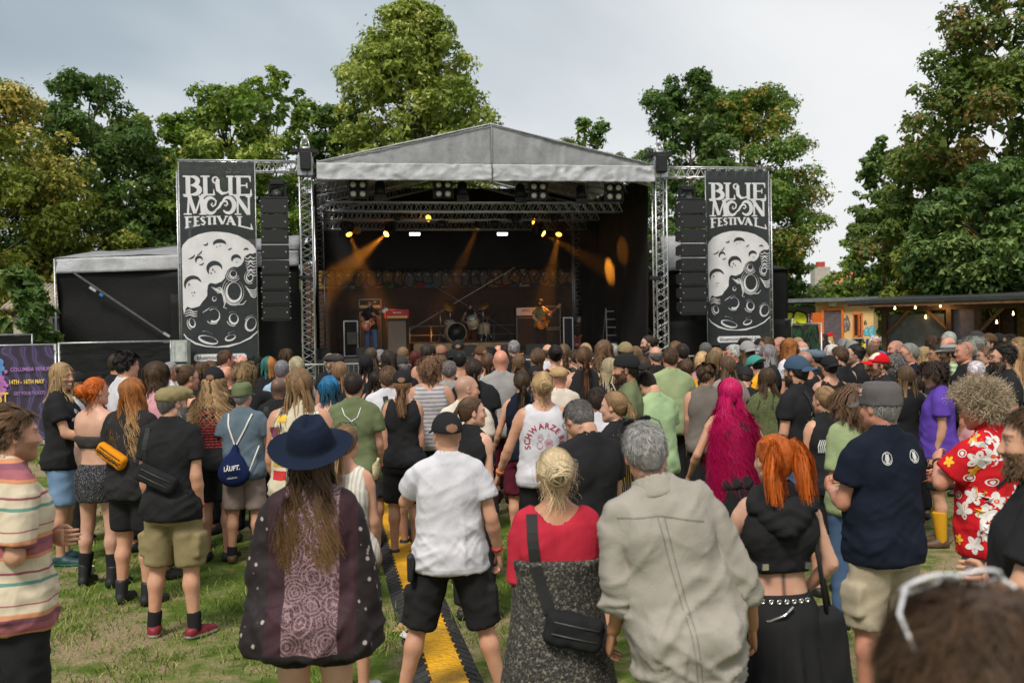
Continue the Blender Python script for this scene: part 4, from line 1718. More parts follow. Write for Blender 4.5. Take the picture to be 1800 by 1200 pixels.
def arc_text(body,size,radius,cx,cz,a0=90,dirn=-1,spread=1.0):
 out=[]
 V,F=text2d(body,size)
 tot=V[:,0].max()-V[:,0].min()
 pos=-tot/2
 for ch in body:
  if ch==' ':
   pos+=size*.35*spread
   continue
  v,f=text2d(ch,size,.02)
  wd=v[:,0].max()-v[:,0].min()
  mid=pos+wd/2
  ang=a0-math.degrees(mid/radius)*spread
  a=R(ang)
  t=R(ang-90)
  x=v[:,0]*math.cos(t)-v[:,1]*math.sin(t)+cx+radius*math.cos(a)
  z=v[:,0]*math.sin(t)+v[:,1]*math.cos(t)+cz+radius*math.sin(a)
  out.append((np.stack([x,z],1),f))
  pos+=wd+size*.09
 return out
def ring2d(cx,cz,rx,rz_,w,n=22,a0=0,a1=360):
 t=np.radians(np.linspace(a0,a1,n))
 A=np.stack([cx+(rx)*np.cos(t),cz+(rz_)*np.sin(t)],1)
 Bq=np.stack([cx+(rx-w)*np.cos(t),cz+(rz_-w)*np.sin(t)],1)
 V=np.concatenate([A,Bq])
 F=[(i,i+1,n+i+1,n+i)for i in range(n-1)]
 return V,F
def poly2d(pts):
 return np.array(pts,dtype=float),[tuple(range(len(pts)))]
def ellipse2d(cx,cz,rx,rz_,n=14,ang=0):
 t=np.linspace(0,2*np.pi,n,endpoint=False)
 x,z=rx*np.cos(t),rz_*np.sin(t)
 c,s_=math.cos(R(ang)),math.sin(R(ang))
 return np.stack([cx+x*c-z*s_,cz+x*s_+z*c],1),[tuple(range(n))]
def path2d(pts,w,closed=False):
 p=np.array(pts,dtype=float)
 n=len(p)
 ws=np.array(w if hasattr(w,'__len__')else[w]*n,dtype=float)
 t=np.gradient(p,axis=0)
 t/=np.linalg.norm(t,axis=1,keepdims=True)+1e-9
 nn=np.stack([-t[:,1],t[:,0]],1)
 V=np.concatenate([p+nn*ws[:,None]/2,p-nn*ws[:,None]/2])
 return V,[(i,i+1,n+i+1,n+i)for i in range(n-1)]
def strap_on(info,pts,w,mat,parent,part='top',back=True,th=.006,name='strap',off=.004):
 g=info[part]
 me=g.data
 V=np.empty(len(me.vertices)*3,dtype=np.float32)
 me.vertices.foreach_get('co',V)
 bv=BVHTree.FromPolygons([tuple(map(float,v))for v in V.reshape(-1,3)],[tuple(p.vertices)for p in me.polygons])
 d=Vector((0,1,0))if back else Vector((0,-1,0))
 p=np.array(pts,dtype=float)
 seg=np.concatenate([[0],np.cumsum(np.linalg.norm(np.diff(p,axis=0),axis=1))])
 n=max(6,int(seg[-1]/.03))
 q=np.stack([np.interp(np.linspace(0,seg[-1],n),seg,p[:,i])for i in(0,1)],1)
 t=np.gradient(q,axis=0)
 t/=np.linalg.norm(t,axis=1,keepdims=True)
 nn=np.stack([-t[:,1],t[:,0]],1)
 rows=[]
 last=None
 for i in range(n):
  row=[]
  for s in(-.5,0,.5):
   x,z=q[i]+nn[i]*w*s
   h_=bv.ray_cast(Vector((x,-1.5 if back else 1.5,z)),d)
   y=h_[0].y if h_[0]else last
   if y is None:
    y=-.1 if back else .1
   last=y
   row.append([x,y,z])
  rows.append(row)
 A=np.array(rows)
 ym=A[:,:,1].mean(1)
 ker=np.ones(3)/3
 ym2=np.convolve(np.pad(ym,1,mode='edge'),ker,'valid')
 ym2=np.minimum(ym,ym2)if back else np.maximum(ym,ym2)
 s_=-1 if back else 1
 VV,FF=[],[]
 for i in range(n):
  for j,xo in enumerate((0,2)):
   x,_,z=A[i,xo]
   VV.append((x,ym2[i]+s_*off,z))
   VV.append((x,ym2[i]+s_*(off+th),z))
 for i in range(n-1):
  a=i*4
  for k0,k1 in((0,1),(1,3),(3,2),(2,0)):
   FF.append((a+k0,a+k1,a+4+k1,a+4+k0))
 FF+=[(0,1,3,2),tuple((n-1)*4+k for k in(0,2,3,1))]
 me2=mesh_from(name,np.array(VV),FF,[mat],False)
 bm=bmesh.new()
 bm.from_mesh(me2)
 bmesh.ops.recalc_face_normals(bm,faces=bm.faces)
 bm.to_mesh(me2)
 bm.free()
 o=bpy.data.objects.new(name,me2)
 link(o,parent)
 return o
# ------------------------------------------------------------------ ground
def ground_mat():
 t=NT('trodden_grass')
 n1_=t.noise(.55,6,.62)
 n2_=t.noise(5.0,5,.6)
 n3_=t.noise(55,3,.6)
 mixf=t.math('ADD',t.math('MULTIPLY',n1_,.65),t.math('MULTIPLY',n2_,.35))
 soil=t.ramp(n3_,[(.3,srgb(112,98,76)),(.7,srgb(168,150,118))])
 turf=t.ramp(t.math('ADD',t.math('MULTIPLY',n2_,.6),t.math('MULTIPLY',n3_,.4)),[(.3,srgb(58,76,28)),(.55,srgb(94,112,46)),(.8,srgb(136,142,78))])
 f=t.ramp(mixf,[(.475,(0,0,0)),(.57,(1,1,1))])
 t.col(t.mix(f,turf,soil))
 t.set(Roughness=.95)
 t.b.inputs['Specular IOR Level'].default_value=.1
 t.bump(t.math('ADD',n3_,t.math('MULTIPLY',n2_,.8)),.5,.03)
 return t.m
M['ground']=ground_mat()
gv,gf=[],[]
NG=60
xs=np.concatenate([-np.geomspace(400,1,25),np.linspace(-.9,.9,7),np.geomspace(1,400,25)])
ys=np.concatenate([[-60,-20,-8,-3],np.linspace(0,30,61),np.geomspace(31,900,25)])
GX,GY=np.meshgrid(xs,ys)
GZ=np.zeros_like(GX)
gv=np.stack([GX.ravel(),GY.ravel(),GZ.ravel()],1)
nx_=len(xs)
i_=np.arange(len(ys)-1)[:,None]*nx_+np.arange(nx_-1)[None,:]
gf=np.stack([i_,i_+1,i_+nx_+1,i_+nx_],2).reshape(-1,4)
ground=bpy.data.objects.new('ground',mesh_from('ground',gv,gf,[M['ground']],True))
COL.objects.link(ground)
ground['kind']='structure'
def soil_mask(x,y):
 q=np.stack([x*.55+31,y*.55+17,np.full_like(x,3.3)],1)
 a=vnoise(q)*.6+vnoise(q*2.7)*.4
 return np.clip((a-.46)/.14,0,1)
def grass():
 rng=np.random.default_rng(3)
 Vs,Fs,S,k=[],[],[],0
 for y0,y1,n,hgt,wd in((2.9,5.2,42000,.040,.0048),(5.2,8.5,46000,.040,.0070),(8.5,13,26000,.042,.012),(13,22,9000,.05,.02)):
  y=y0+(y1-y0)*rng.random(n)
  x=(rng.random(n)*2-1)*(.56*y+.4)
  cl=vnoise(np.stack([x*2.6,y*2.6,np.zeros(n)],1))*.6+vnoise(np.stack([x*9,y*9,np.ones(n)*4],1))*.4
  keep=(rng.random(n)>soil_mask(x,y)*.93)&(cl+rng.normal(0,.16,n)>.40)
  x,y,cl=x[keep],y[keep],cl[keep]
  n=len(x)
  h=hgt*(.35+1.3*rng.random(n)**1.5)*(.45+1.2*cl)
  a=rng.random(n)*6.28
  b=rng.random(n)*6.28
  bend=.5+.9*rng.random(n)
  wx,wy=np.cos(a)*wd*.5,np.sin(a)*wd*.5
  bx,by=np.cos(b)*h*bend,np.sin(b)*h*bend
  z0=np.zeros(n)
  v=np.stack([np.stack([x-wx,y-wy,z0],1),np.stack([x+wx,y+wy,z0],1),np.stack([x+bx*.4+wx*.7,y+by*.4+wy*.7,h*.65],1),np.stack([x+bx*.4-wx*.7,y+by*.4-wy*.7,h*.65],1),np.stack([x+bx,y+by,h],1)],1).reshape(-1,3)
  base=np.arange(n)[:,None]*5+k
  Fs+=[np.concatenate([base,base+1,base+2,base+3],1),np.concatenate([base+3,base+2,base+4,base+4],1)]
  Vs.append(v)
  S.append(np.repeat(rng.random(n)*.7+.3*cl,5))
  k+=n*5
 t=NT('grass_blade')
 at=t.n('ShaderNodeAttribute',attribute_name='shade')
 t.col(t.ramp(at.outputs['Fac'],[(.1,srgb(62,84,30)),(.5,srgb(100,124,48)),(.8,srgb(142,152,76)),(.97,srgb(190,176,118))]))
 t.set(Roughness=.6)
 t.b.inputs['Specular IOR Level'].default_value=.25
 F4=np.concatenate(Fs)
 q=F4[:,2]!=F4[:,3]
 me=mesh_from('grass',np.concatenate(Vs),[tuple(f)if f[2]!=f[3]else tuple(f[:3])for f in F4.tolist()],[t.m],False,attrs={'shade':np.concatenate(S)})
 o=bpy.data.objects.new('grass',me)
 COL.objects.link(o)
 tag(o,'short trodden green grass with bare patches across the field','grass',kind='stuff')
grass()
# ------------------------------------------------------------------ trees
def leaf_mat(name,dark,mid,light,extra):
 t=NT(name)
 at=t.n('ShaderNodeAttribute',attribute_name='shade')
 c=t.ramp(at.outputs['Fac'],[(.0,dark),(.45,mid),(.84,light),(.93,extra)])
 t.col(c)
 t.set(Roughness=.55)
 t.b.inputs['Specular IOR Level'].default_value=.3
 tr=t.n('ShaderNodeBsdfTranslucent')
 t.l(t.mix(1.0,c,(1.3,1.35,.6,1),'MULTIPLY'),tr.inputs['Color'])
 ms=t.n('ShaderNodeMixShader')
 ms.inputs[0].default_value=.30
 t.l(t.b.outputs[0],ms.inputs[1])
 t.l(tr.outputs[0],ms.inputs[2])
 t.l(ms.outputs[0],t.out.inputs['Surface'])
 return t.m
LM={'gold':leaf_mat('leaf_gold',srgb(56,74,26),srgb(98,114,42),srgb(144,148,60),srgb(200,182,104)),'dark':leaf_mat('leaf_dark',srgb(42,64,30),srgb(70,98,46),srgb(106,130,66),srgb(128,146,82)),'bright':leaf_mat('leaf_bright',srgb(50,76,24),srgb(90,120,42),srgb(136,156,66),srgb(168,178,92)),'linden':leaf_mat('leaf_linden',srgb(62,84,30),srgb(108,128,48),srgb(156,166,78),srgb(190,192,114)),'autumn':leaf_mat('leaf_autumn',srgb(48,76,30),srgb(82,114,46),srgb(120,142,62),srgb(160,140,66)),'rust':leaf_mat('leaf_rust',srgb(50,74,32),srgb(86,110,48),srgb(126,138,66),srgb(136,112,66)),}
M['bark']=simple('bark',srgb(70,58,46),.95,var=.4,vs=8,bump=.6,bs=14)
def tree(label,px,ytop,d,halfw_px,kind='bright',zb=1.5,n=15000,seed=0,leaf=.19,lobes=None,xoff=0,gaps=.35,name='broadleaf_tree',group='trees round the field',skew=0.0,nc=80,conic=.0):
 rng=np.random.default_rng(seed+50)
 n=int(n*1.35)
 leaf*=1.02
 nc=int(nc*1.5)
 topw=pt(px,ytop,d)
 H=topw.z
 rad=halfw_px/FPX*d
 x0,y0=topw.x,d
 root=empty(name,(x0,y0,0))
 tag(root,label,'tree',group)
 hc=H-zb
 cen,crad=[],[]
 tries=0
 while len(cen)<nc and tries<6000:
  tries+=1
  u=rng.random()
  z=zb+hc*u
  prof=math.sin(math.pi*min(1,(u*.84+.14)))**.50*(1-conic*u)
  prof*=.80+.42*vnoise(np.array([[u*4.2+seed,seed*3.1,.5]]))[0]
  a=rng.random()*2*math.pi
  lob=.86+.50*vnoise(np.array([[math.cos(a)*1.3+seed*2.3,math.sin(a)*1.3+9,u*3.0]]))[0]
  r=rad*prof*lob*(rng.random()**.33)
  cr=rad*(.13+.17*rng.random()**1.5)*(1-.30*u)
  r=max(0,r-cr*.35)
  cen.append((r*math.cos(a)+skew*rad*u,r*math.sin(a),min(z,H-cr*.55)))
  crad.append(cr)
 cen.append((skew*rad,0,H-rad*.10))
 crad.append(rad*.13)
 cen,crad=np.array(cen),np.array(crad)
 w_=crad**2
 ci=rng.choice(len(cen),n,p=w_/w_.sum())
 dirv=rng.normal(0,1,(n,3))
 dirv/=np.linalg.norm(dirv,axis=1,keepdims=True)
 dirv[:,2]=np.where(rng.random(n)<.55,np.abs(dirv[:,2]),dirv[:,2])
 rr=crad[ci]*(.55+.55*rng.random(n)**.7)
 rr*=np.where(rng.random(n)<.13,1.0+.55*rng.random(n),1.0)
 p=cen[ci]+dirv*rr[:,None]*np.array((1.0,1.0,.72))
 nrm=dirv+rng.normal(0,.55,(n,3))+np.array((0,0,.45))
 nrm/=np.linalg.norm(nrm,axis=1,keepdims=True)
 t1=np.cross(nrm,rng.normal(0,1,(n,3)))
 t1/=np.linalg.norm(t1,axis=1,keepdims=True)
 t2=np.cross(nrm,t1)
 L=leaf*(.6+.8*rng.random(n))
 core=rng.random(n)<.14
 p=np.where(core[:,None],cen[ci]*np.array((.72,.72,.97))+dirv*(rr*.8)[:,None],p)
 L=np.where(core,L*1.7,L)
 a_=p+t1*(L*.62)[:,None]
 b_=p+t2*(L*.5)[:,None]-t1*(L*.5)[:,None]
 c_=p-t1*(L*.62)[:,None]-np.array((0,0,1))*(L*.18)[:,None]
 d_=p-t2*(L*.42)[:,None]-t1*(L*.4)[:,None]-np.array((0,0,1))*(L*.2)[:,None]
 V=np.stack([a_,b_-t2*(L*.2)[:,None],d_],1).reshape(-1,3)
 F=np.arange(n*3).reshape(-1,3)
 cs=rng.random(len(cen))
 sh=np.clip(.18+.30*cs[ci]+.42*rng.random(n),0,.9)
 warm=vnoise(cen*.5+seed)[ci]
 sh=np.where((rng.random(n)<np.clip(warm-.45,0,1)*1.6),.90+.1*rng.random(n),sh)
 me=mesh_from('crown',V,F,[LM[kind]],False,attrs={'shade':np.repeat(sh,3)})
 link(bpy.data.objects.new('crown',me),root)
 mb=MB()
 tr=max(.14,rad*.055)
 zt=zb+hc*.75
 mid=[(0,0,-.1),(.05,0,zb*.6+.4),(skew*rad*.25,.05,zb+hc*.35),(skew*rad*.6,0,zt)]
 mb.tube(mid,[tr*1.25,tr,tr*.6,tr*.18],8)
 trunk=mb.build('trunk',M['bark'],root,True)
 order=rng.permutation(len(cen))[:22]
 mb=MB()
 for i in order:
  c=cen[i]
  z0=max(zb*.8,min(zt,c[2]-.45*np.hypot(c[0],c[1])-.4))
  k=np.clip((z0-zb)/(zt-zb+1e-6),0,1)
  s=Vector((skew*rad*.6*k,0,z0))
  e_=Vector(tuple(c))
  m=s.lerp(e_,.5)+Vector((0,0,.25))
  mb.tube([s,m,e_],[tr*.34*(1-.5*k),tr*.2,.02],5)
 lo2=mb.build('limbs',M['bark'],trunk,True)
 lo2['kind']='stuff'
 return root
tree('big golden blossoming tree at the far left edge',-20,150,36,165,'gold',.6,44000,1,.13,nc=170)
tree('dark green ash tree rising behind the golden tree',150,132,40,135,'dark',.6,36000,2,.16,nc=150)
tree('narrow yellow-green tree between ash and stage banner',250,205,43,95,'gold',1.0,15000,3,.18)
tree('slim green tree whose tip shows above the left banner',318,203,45,85,'bright',1.0,12000,4,.18)
tree('bright green maple behind the left banner',398,150,43,125,'bright',1.0,22000,5,.18,nc=100)
tree('tall maple with a bare twiggy gap behind left truss',482,122,46,90,'bright',1.0,16000,6,.18)
tree('mid green tree right of the left hoist tower',592,183,47,90,'dark',1.0,13000,7,.18)
tree('towering yellow-green linden above the stage roof',735,4,46,150,'linden',1.5,60000,8,.18,nc=240,skew=-.12,conic=.25)
tree('small round tree peeping over the right roof slope',1027,207,58,70,'autumn',3.0,9000,9,.22)
tree('green oak behind the right hoist tower',1212,130,50,105,'dark',3,26000,10,.18,nc=100)
tree('wide green tree with rusty tips behind right banner',1300,158,54,126,'autumn',4.5,36000,11,.17,nc=120)
tree('low leafy tree at the foot of the right banner',1392,440,60,52,'dark',.5,6000,18,.18)
tree('slender pale green tree left of the right-hand grove',1552,238,52,54,'dark',1.5,9000,12,.20)
tree('small light green tree in the sky gap',1507,398,60,42,'bright',.8,4000,13,.24)
tree('dense dark tree behind the wooden bar shelter',1635,232,36,96,'rust',.8,24000,14,.15,nc=110)
tree('very tall brown-tinged tree on the right edge',1775,-70,33,160,'rust',2.5,36000,15,.15,nc=130)
tree('bushy green tree overhanging the bar at right',1765,285,27,140,'dark',2.6,24000,16,.13,nc=110)
tree('yellow-green bush tree over the bar roof',1660,400,29,90,'gold',2.4,9000,17,.13)
for i,(px,yt,d,hw,k,lb)in enumerate(((1395,488,66,60,'dark','round shrub behind the flat-roofed hut, beside the black tent'),(1455,484,70,60,'bright','shrub behind the hut under the sky gap'),(1540,470,64,75,'dark','shrub behind the hut next to the bar roof'),(1200,420,62,80,'dark','dark shrub glimpsed behind the right speaker stack'),(40,470,27,60,'dark','leafy shrub beside the tiled hut on the left'))):
 tree(lb,px,yt,d,hw,k,.1,5000,30+i,.20,name='shrub',group='shrubs behind the site',nc=40)
# ------------------------------------------------------------------ left hut
M['plaster']=simple('plaster',srgb(176,170,160),.95,var=.2,vs=3,bump=.3)
M['tile_roof']=simple('corrugated_tile',srgb(158,146,128),.95,var=.3,vs=5,bump=.3)
M['wood']=simple('wood',srgb(104,74,48),.8,var=.35,vs=7,bump=.3,bs=30)
M['wood_dark']=simple('wood_dark',srgb(70,50,34),.8,var=.35,vs=7,bump=.3,bs=30)
M['galv']=simple('galvanised_steel',(.42,.43,.44),.42,.75,var=.2,vs=12)
M['alu']=simple('aluminium',(.62,.62,.63),.34,.85,var=.12,vs=10)
M['blackmetal']=simple('black_metal',(.013,.013,.014),.5,.2,var=.2)
M['orange']=simple('orange_paint',srgb(222,110,30),.6,var=.15)
hutp=pt(75,600,31)
hut=empty('tiled_hut',(hutp.x,31,0))
tag(hut,'small rendered hut with corrugated tile roof behind the left fence','hut')
MB().box((.7,1.5,1.45),(3.2,3,2.9)).build('wall',M['plaster'],hut)
for i in range(26):
 o=MB().tube([(-1.05+i*.15,-.35,2.93),(-1.05+i*.15,1.6,3.75)],.075,6).build('roof_tile',M['tile_roof'],hut,True)
MB().box((.7,.0-.02,2.78),(3.3,.06,.16)).build('fascia_board',M['wood_dark'],hut)
MB().box((.72,-.03,1.55),(1.0,.06,.95)).build('window_shutter',M['orange'],hut)
V2,F2=text2d('NIE',.52,.02)
me=mesh_from('lettering',np.stack([V2[:,0]+.42,np.full(len(V2),-.012),V2[:,1]+2.42],1),F2,[simple('black_paint',(.02,.02,.02),.7,var=0)],False)
link(bpy.data.objects.new('lettering',me),hut)
# ------------------------------------------------------------------ fences on the left
def grid_fence(p0,p1,hgt,label,scrim=None,n=1,group='mesh fence panels',frame=True,zlow=.12):
 p0,p1=Vector((p0[0],p0[1],0)),Vector((p1[0],p1[1],0))
 dv=p1-p0
 rz=math.atan2(dv.y,dv.x)
 L=dv.length
 root=empty('fence_panel',p0,rz)
 tag(root,label,'fence',group)
 for x in(0,L):
  MB().tube([(x,0,0),(x,0,hgt)],.022,8).build('post',M['galv'],root,True)
 for z in(zlow,hgt-.015):
  MB().tube([(0,0,z),(L,0,z)],.019,8).build('rail',M['galv'],root,True)
 mb=MB()
 for x in np.arange(.1,L,.12):
  mb.tube([(x,.012,zlow),(x,.012,hgt)],.0025,4,False)
 for z in np.arange(zlow,hgt,.26):
  mb.tube([(0,.016,z),(L,.016,z)],.0025,4,False)
 o=mb.build('wire_mesh',M['galv'],root)
 o['kind']='stuff'
 for x in(.0,L):
  MB().box((x,0,.05),(.65,.24,.10),bev=.03).build('foot_block',simple('concrete',(.25,.25,.24),.95),root)
 if scrim:
  nx2=max(6,int(L/.15))
  nz2=10
  V=[]
  for j in range(nz2+1):
   for i in range(nx2+1):
    x=.03+(L-.06)*i/nx2
    z=zlow+.02+(hgt-zlow-.06)*j/nz2
    y=-.028-.012*vnoise(np.array([[x*2.2,z*2.5,7.7]]))[0]-(.03 if j==nz2 else 0)*abs(math.sin(i*.9))
    V.append((x,y,z))
  F=[(j*(nx2+1)+i,j*(nx2+1)+i+1,(j+1)*(nx2+1)+i+1,(j+1)*(nx2+1)+i)for j in range(nz2)for i in range(nx2)]
  me=mesh_from('scrim',V,F,[scrim],True)
  link(bpy.data.objects.new('scrim',me),root)
 return root,L
def scrim_mat(name,c,fold=.5):
 t=NT(name)
 f=t.noise(2.2,4,.5,sc3=(1,1,3.5),dist=.6)
 f2=t.noise(400,1)
 lo=tuple(k*.6 for k in c[:3])
 hi=tuple(k*1.5 for k in c[:3])
 t.col(t.ramp(f,[(.3,lo),(.7,hi)]))
 t.set(Roughness=.75)
 t.b.inputs['Specular IOR Level'].default_value=.3
 t.bump(t.math('ADD',t.math('MULTIPLY',f2,.05),f),fold,.05)
 return t.m
M['scrim']=scrim_mat('black_scrim',(.012,.012,.013))
t=NT('purple_banner')
tcn=t.n('ShaderNodeTexCoord')
wv=t.n('ShaderNodeTexWave')
wv.inputs['Scale'].default_value=1.3
wv.inputs['Distortion'].default_value=11
wv.inputs['Detail'].default_value=2
wv.inputs['Detail Scale'].default_value=1.1
t.l(tcn.outputs['Object'],wv.inputs['Vector'])
t.col(t.ramp(wv.outputs['Color'],[(.0,srgb(52,42,62)),(.70,srgb(64,52,80)),(.86,srgb(100,90,138)),(.95,srgb(70,58,92))]))
t.set(Roughness=.65)
M['purple']=t.m
fa,fb,fc=pt(-90,607,18.5),pt(97,603,19.0),pt(300,598,20.2)
hA=pt(50,605,18.8).z
fence1,L1=grid_fence((fa.x,fa.y),(fb.x,fb.y),hA,'fence panel hung with a purple concert banner',M['purple'])
fence2,L2=grid_fence((fb.x+.06,fb.y+.02),(fc.x,fc.y),hA+.02,'fence panel covered in black scrim beside the purple banner',M['scrim'])
fd,fe_=pt(-60,592,24),pt(56,586,25)
grid_fence((fd.x,fd.y),(fe_.x,fe_.y),pt(30,587,24.5).z,'dark mesh fence panel behind the purple banner',M['scrim'])
def banner_text(root,txt,x0,x1,z,rgb,bold=.02,hgt=None):
 V2,F2=text2d(txt,1.0,bold)
 k=(x1-x0)/(V2[:,0].max()-V2[:,0].min())
 kz=hgt/(V2[:,1].max()-V2[:,1].min())if hgt else k
 nm='ink_%d_%d_%d'%rgb
 if nm not in M:
  M[nm]=simple(nm,srgb(*rgb),.7,var=.1)
 me=mesh_from('lettering',np.stack([V2[:,0]*k+(x0+x1)/2,np.full(len(V2),-.062),V2[:,1]*kz+z],1),F2,[M[nm]],False)
 return link(bpy.data.objects.new('lettering',me),root)
sc1=18.8/FPX
bx_=lambda px:L1*(px+90)/187.0
bz_=lambda py:hA-(py-605)*sc1
banner_text(fence1,'COLUMBIA VENUE',bx_(17),bx_(87),bz_(649),(176,124,190),.012,7*sc1)
banner_text(fence1,'14TH - 16TH MAY',bx_(14),bx_(76),bz_(671),(236,200,92),.03,8*sc1)
banner_text(fence1,'GET YOUR TICKETS',bx_(22),bx_(78),bz_(691),(170,130,184),.008,6*sc1)
banner_text(fence1,'FEST',bx_(-24),bx_(12),bz_(698),(238,196,70),.02,18*sc1)
pc=[]
for k,(cx,cy,r)in enumerate(((-2,636,7),(2,646,5),(-6,655,8),(0,664,6),(4,672,5),(-4,680,8),(5,684,4),(-2,690,6),(9,652,3),(10,676,3))):
 v,f=ellipse2d(bx_(cx),bz_(cy),r*sc1,r*sc1*1.1,10)
 me=mesh_from('smoke_print',np.stack([v[:,0],np.full(len(v),-.056-.0006*k),v[:,1]],1),f,[simple('smoke_ink_%d'%k,srgb(*((92,140,200)if k<3 else(178,108,176))),.7,var=.2,vs=12)],False)
 link(bpy.data.objects.new('smoke_print',me),fence1)
# ------------------------------------------------------------------ right: flat-roofed hut with graffiti, bar shelter
M['ochre']=simple('ochre_render',srgb(226,190,132),.9,var=.12,vs=2.5,bump=.2)
M['greyrender']=simple('grey_render',srgb(96,92,88),.9,var=.2,vs=2.5)
M['roofsheet']=simple('roof_sheet',srgb(120,124,128),.5,.3,var=.2)
h0,h1,h2=pt(1384,600,46),pt(1434,600,46),pt(1536,600,45)
hz=pt(1470,530,45.5).z
hutr=empty('graffiti_hut',(h1.x,46,0),math.atan2(-1,(h2.x-h1.x)))
tag(hutr,'flat-roofed ochre hut with orange door and yellow graffiti','hut')
LW=h2.x-h1.x+.2
MB().box((LW/2,1.8,hz/2),(LW,3.4,hz)).build('wall',M['ochre'],hutr)
MB().box((-1.0,1.95,hz/2-.1),(2.0,3.3,hz-.2)).build('annex_wall',M['greyrender'],hutr)
MB().box((.3+LW/2-.8,1.7,hz+.09),(LW+2.9,4.1,.17)).build('roof',M['roofsheet'],hutr)
dx=LW*.30
M['dark']=simple('dark_interior',(.02,.018,.02),.9,var=.2)
MB().box((dx,.08,1.30),(.78,.06,2.6)).build('doorway',simple('lilac_room',srgb(96,86,92),.9),hutr)
fr=MB()
fr.box((dx-.43,.05,1.33),(.10,.14,2.66)).box((dx+.43,.05,1.33),(.10,.14,2.66)).box((dx,.05,2.71),(.96,.14,.10))
fr.build('door_frame',M['orange'],hutr)
MB().box((dx-.66,-.16,1.30),(.48,.05,2.5),Matrix.Rotation(R(40),3,'Z')).build('door',M['orange'],hutr)
wx=LW*.73
MB().box((wx,.08,1.98),(.32,.06,1.0)).build('window_pane',M['dark'],hutr)
fr=MB()
for sx2 in(-.18,.18):
 fr.box((wx+sx2,.06,1.95),(.07,.12,1.06))
fr.box((wx,.06,2.46),(.43,.12,.07)).box((wx,.06,1.44),(.43,.12,.07)).box((wx+.05,-.05,1.95),(.05,.2,.95),Matrix.Rotation(R(20),3,'Z'))
fr.build('window_frame',M['orange'],hutr)
MB().box((wx,-.02,1.36),(.50,.16,.06)).build('window_sill',M['plaster'],hutr)
MB().lathe([(.001,0),(.2,.02),(.21,.05),(.16,.10),(.001,.12)],18,(LW*.30,.08,3.0),(0,-1,0)).build('wall_lamp',simple('opal_lamp',(.62,.60,.54),.4),hutr,True)
MB().box((LW/2,.07,2.88),(LW-.1,.04,.05)).build('moulding',M['ochre'],hutr)
def graffiti(root,x0,x1,z0,z1,fill,line,seed,y=-.003,n=6,style='wild'):
 rng=np.random.default_rng(seed)
 fm=simple('spray_fill_%d'%seed,srgb(*fill),.7,var=.25,vs=4)
 lm_=simple('spray_line_%d'%seed,srgb(*line),.7,var=.1)
 hi_=simple('spray_hi_%d'%seed,srgb(*[min(255,int(c*.5+128))for c in fill]),.7,var=.1)
 w,h=x1-x0,z1-z0
 A,Bm,Cm=MB(),MB(),MB()
 to3=lambda v,yy:np.stack([v[:,0],np.full(len(v),yy),v[:,1]],1)
 for i in range(n):
  cx=x0+w*(i+.5)/n
  if style=='wild':
   k=9
   pts=[]
   for j in range(k):
    a=2*math.pi*j/k
    r=(.55+.75*rng.random())
    pts.append((cx+w/n*.72*r*math.cos(a),(z0+z1)/2+h*.44*r*math.sin(a)+h*.05*(i%2)))
  else:
   pts=[(cx+w/n*.62*math.cos(a),(z0+z1)/2+h*(.42+.06*math.sin(3*a+i))*math.sin(a))for a in np.linspace(0,2*math.pi,16,endpoint=False)]
  pts=np.array(pts)
  v,f=poly2d(pts)
  yo=y-.0012*i
  A.add(to3(v,yo),f)
  cl=np.concatenate([pts,pts[:1]])
  v,f=path2d(cl,h*.085)
  Bm.add(to3(v,yo-.0006),f)
  for q in range(2 if style=='wild' else 1):
   s=pts[rng.integers(len(pts))]*.6+np.array((cx,(z0+z1)/2))*.4
   e_=pts[rng.integers(len(pts))]*.6+np.array((cx,(z0+z1)/2))*.4
   mdp=(s+e_)/2+rng.normal(0,h*.12,2)
   v,f=path2d([s,mdp,e_],[h*.05,h*.09,h*.04])
   Bm.add(to3(v,yo-.0007),f)
  v,f=ellipse2d(cx-w/n*.2,z0+h*.66,w/n*.12,h*.06,8,30)
  Cm.add(to3(v,yo-.0009),f)
 a=A.build('graffiti_fill',fm,root)
 Bm.build('graffiti_outline',lm_,a)
 Cm.build('graffiti_highlight',hi_,a)
graffiti(hutr,LW*.46,LW*.99,.05,1.35,(206,206,42),(70,46,110),1,y=.09,n=5)
graffiti(hutr,LW*.84,LW*1.0,1.35,1.9,(120,200,210),(80,150,180),2,y=.09,n=2)
graffiti(hutr,-1.55,-.45,1.75,2.75,(214,224,32),(24,24,20),3,y=.28,n=2,style='bub')
graffiti(hutr,-1.98,-1.5,1.55,2.1,(60,160,210),(30,70,110),4,y=.28,n=2,style='bub')
graffiti(hutr,-.5,-.04,1.9,2.6,(220,210,214),(140,60,80),5,y=.28,n=2)
graffiti(hutr,LW*.50,LW*.58,1.55,2.4,(170,160,150),(110,104,100),6,y=.09,n=2)
V2,F2=text2d('16',.30,.02)
link(bpy.data.objects.new('graffiti_tag',mesh_from('graffiti_tag',np.stack([V2[:,0]+LW*.83,np.full(len(V2),.09),V2[:,1]+2.05],1),F2,[simple('black_spray',(.02,.02,.02),.7,var=0)],False)),hutr)
shl,shr=pt(1512,600,27),pt(1900,600,23)
shd=empty('bar_shelter',(shl.x,27,0),math.atan2(shr.y-27,shr.x-shl.x))
tag(shd,'open timber bar shelter with sloping felt roof and light bulbs','shelter')
SL=math.hypot(shr.x-shl.x,shr.y-27)
zf0,zf1=pt(1512,536,27).z,pt(1900,524,23).z
rf=MB()
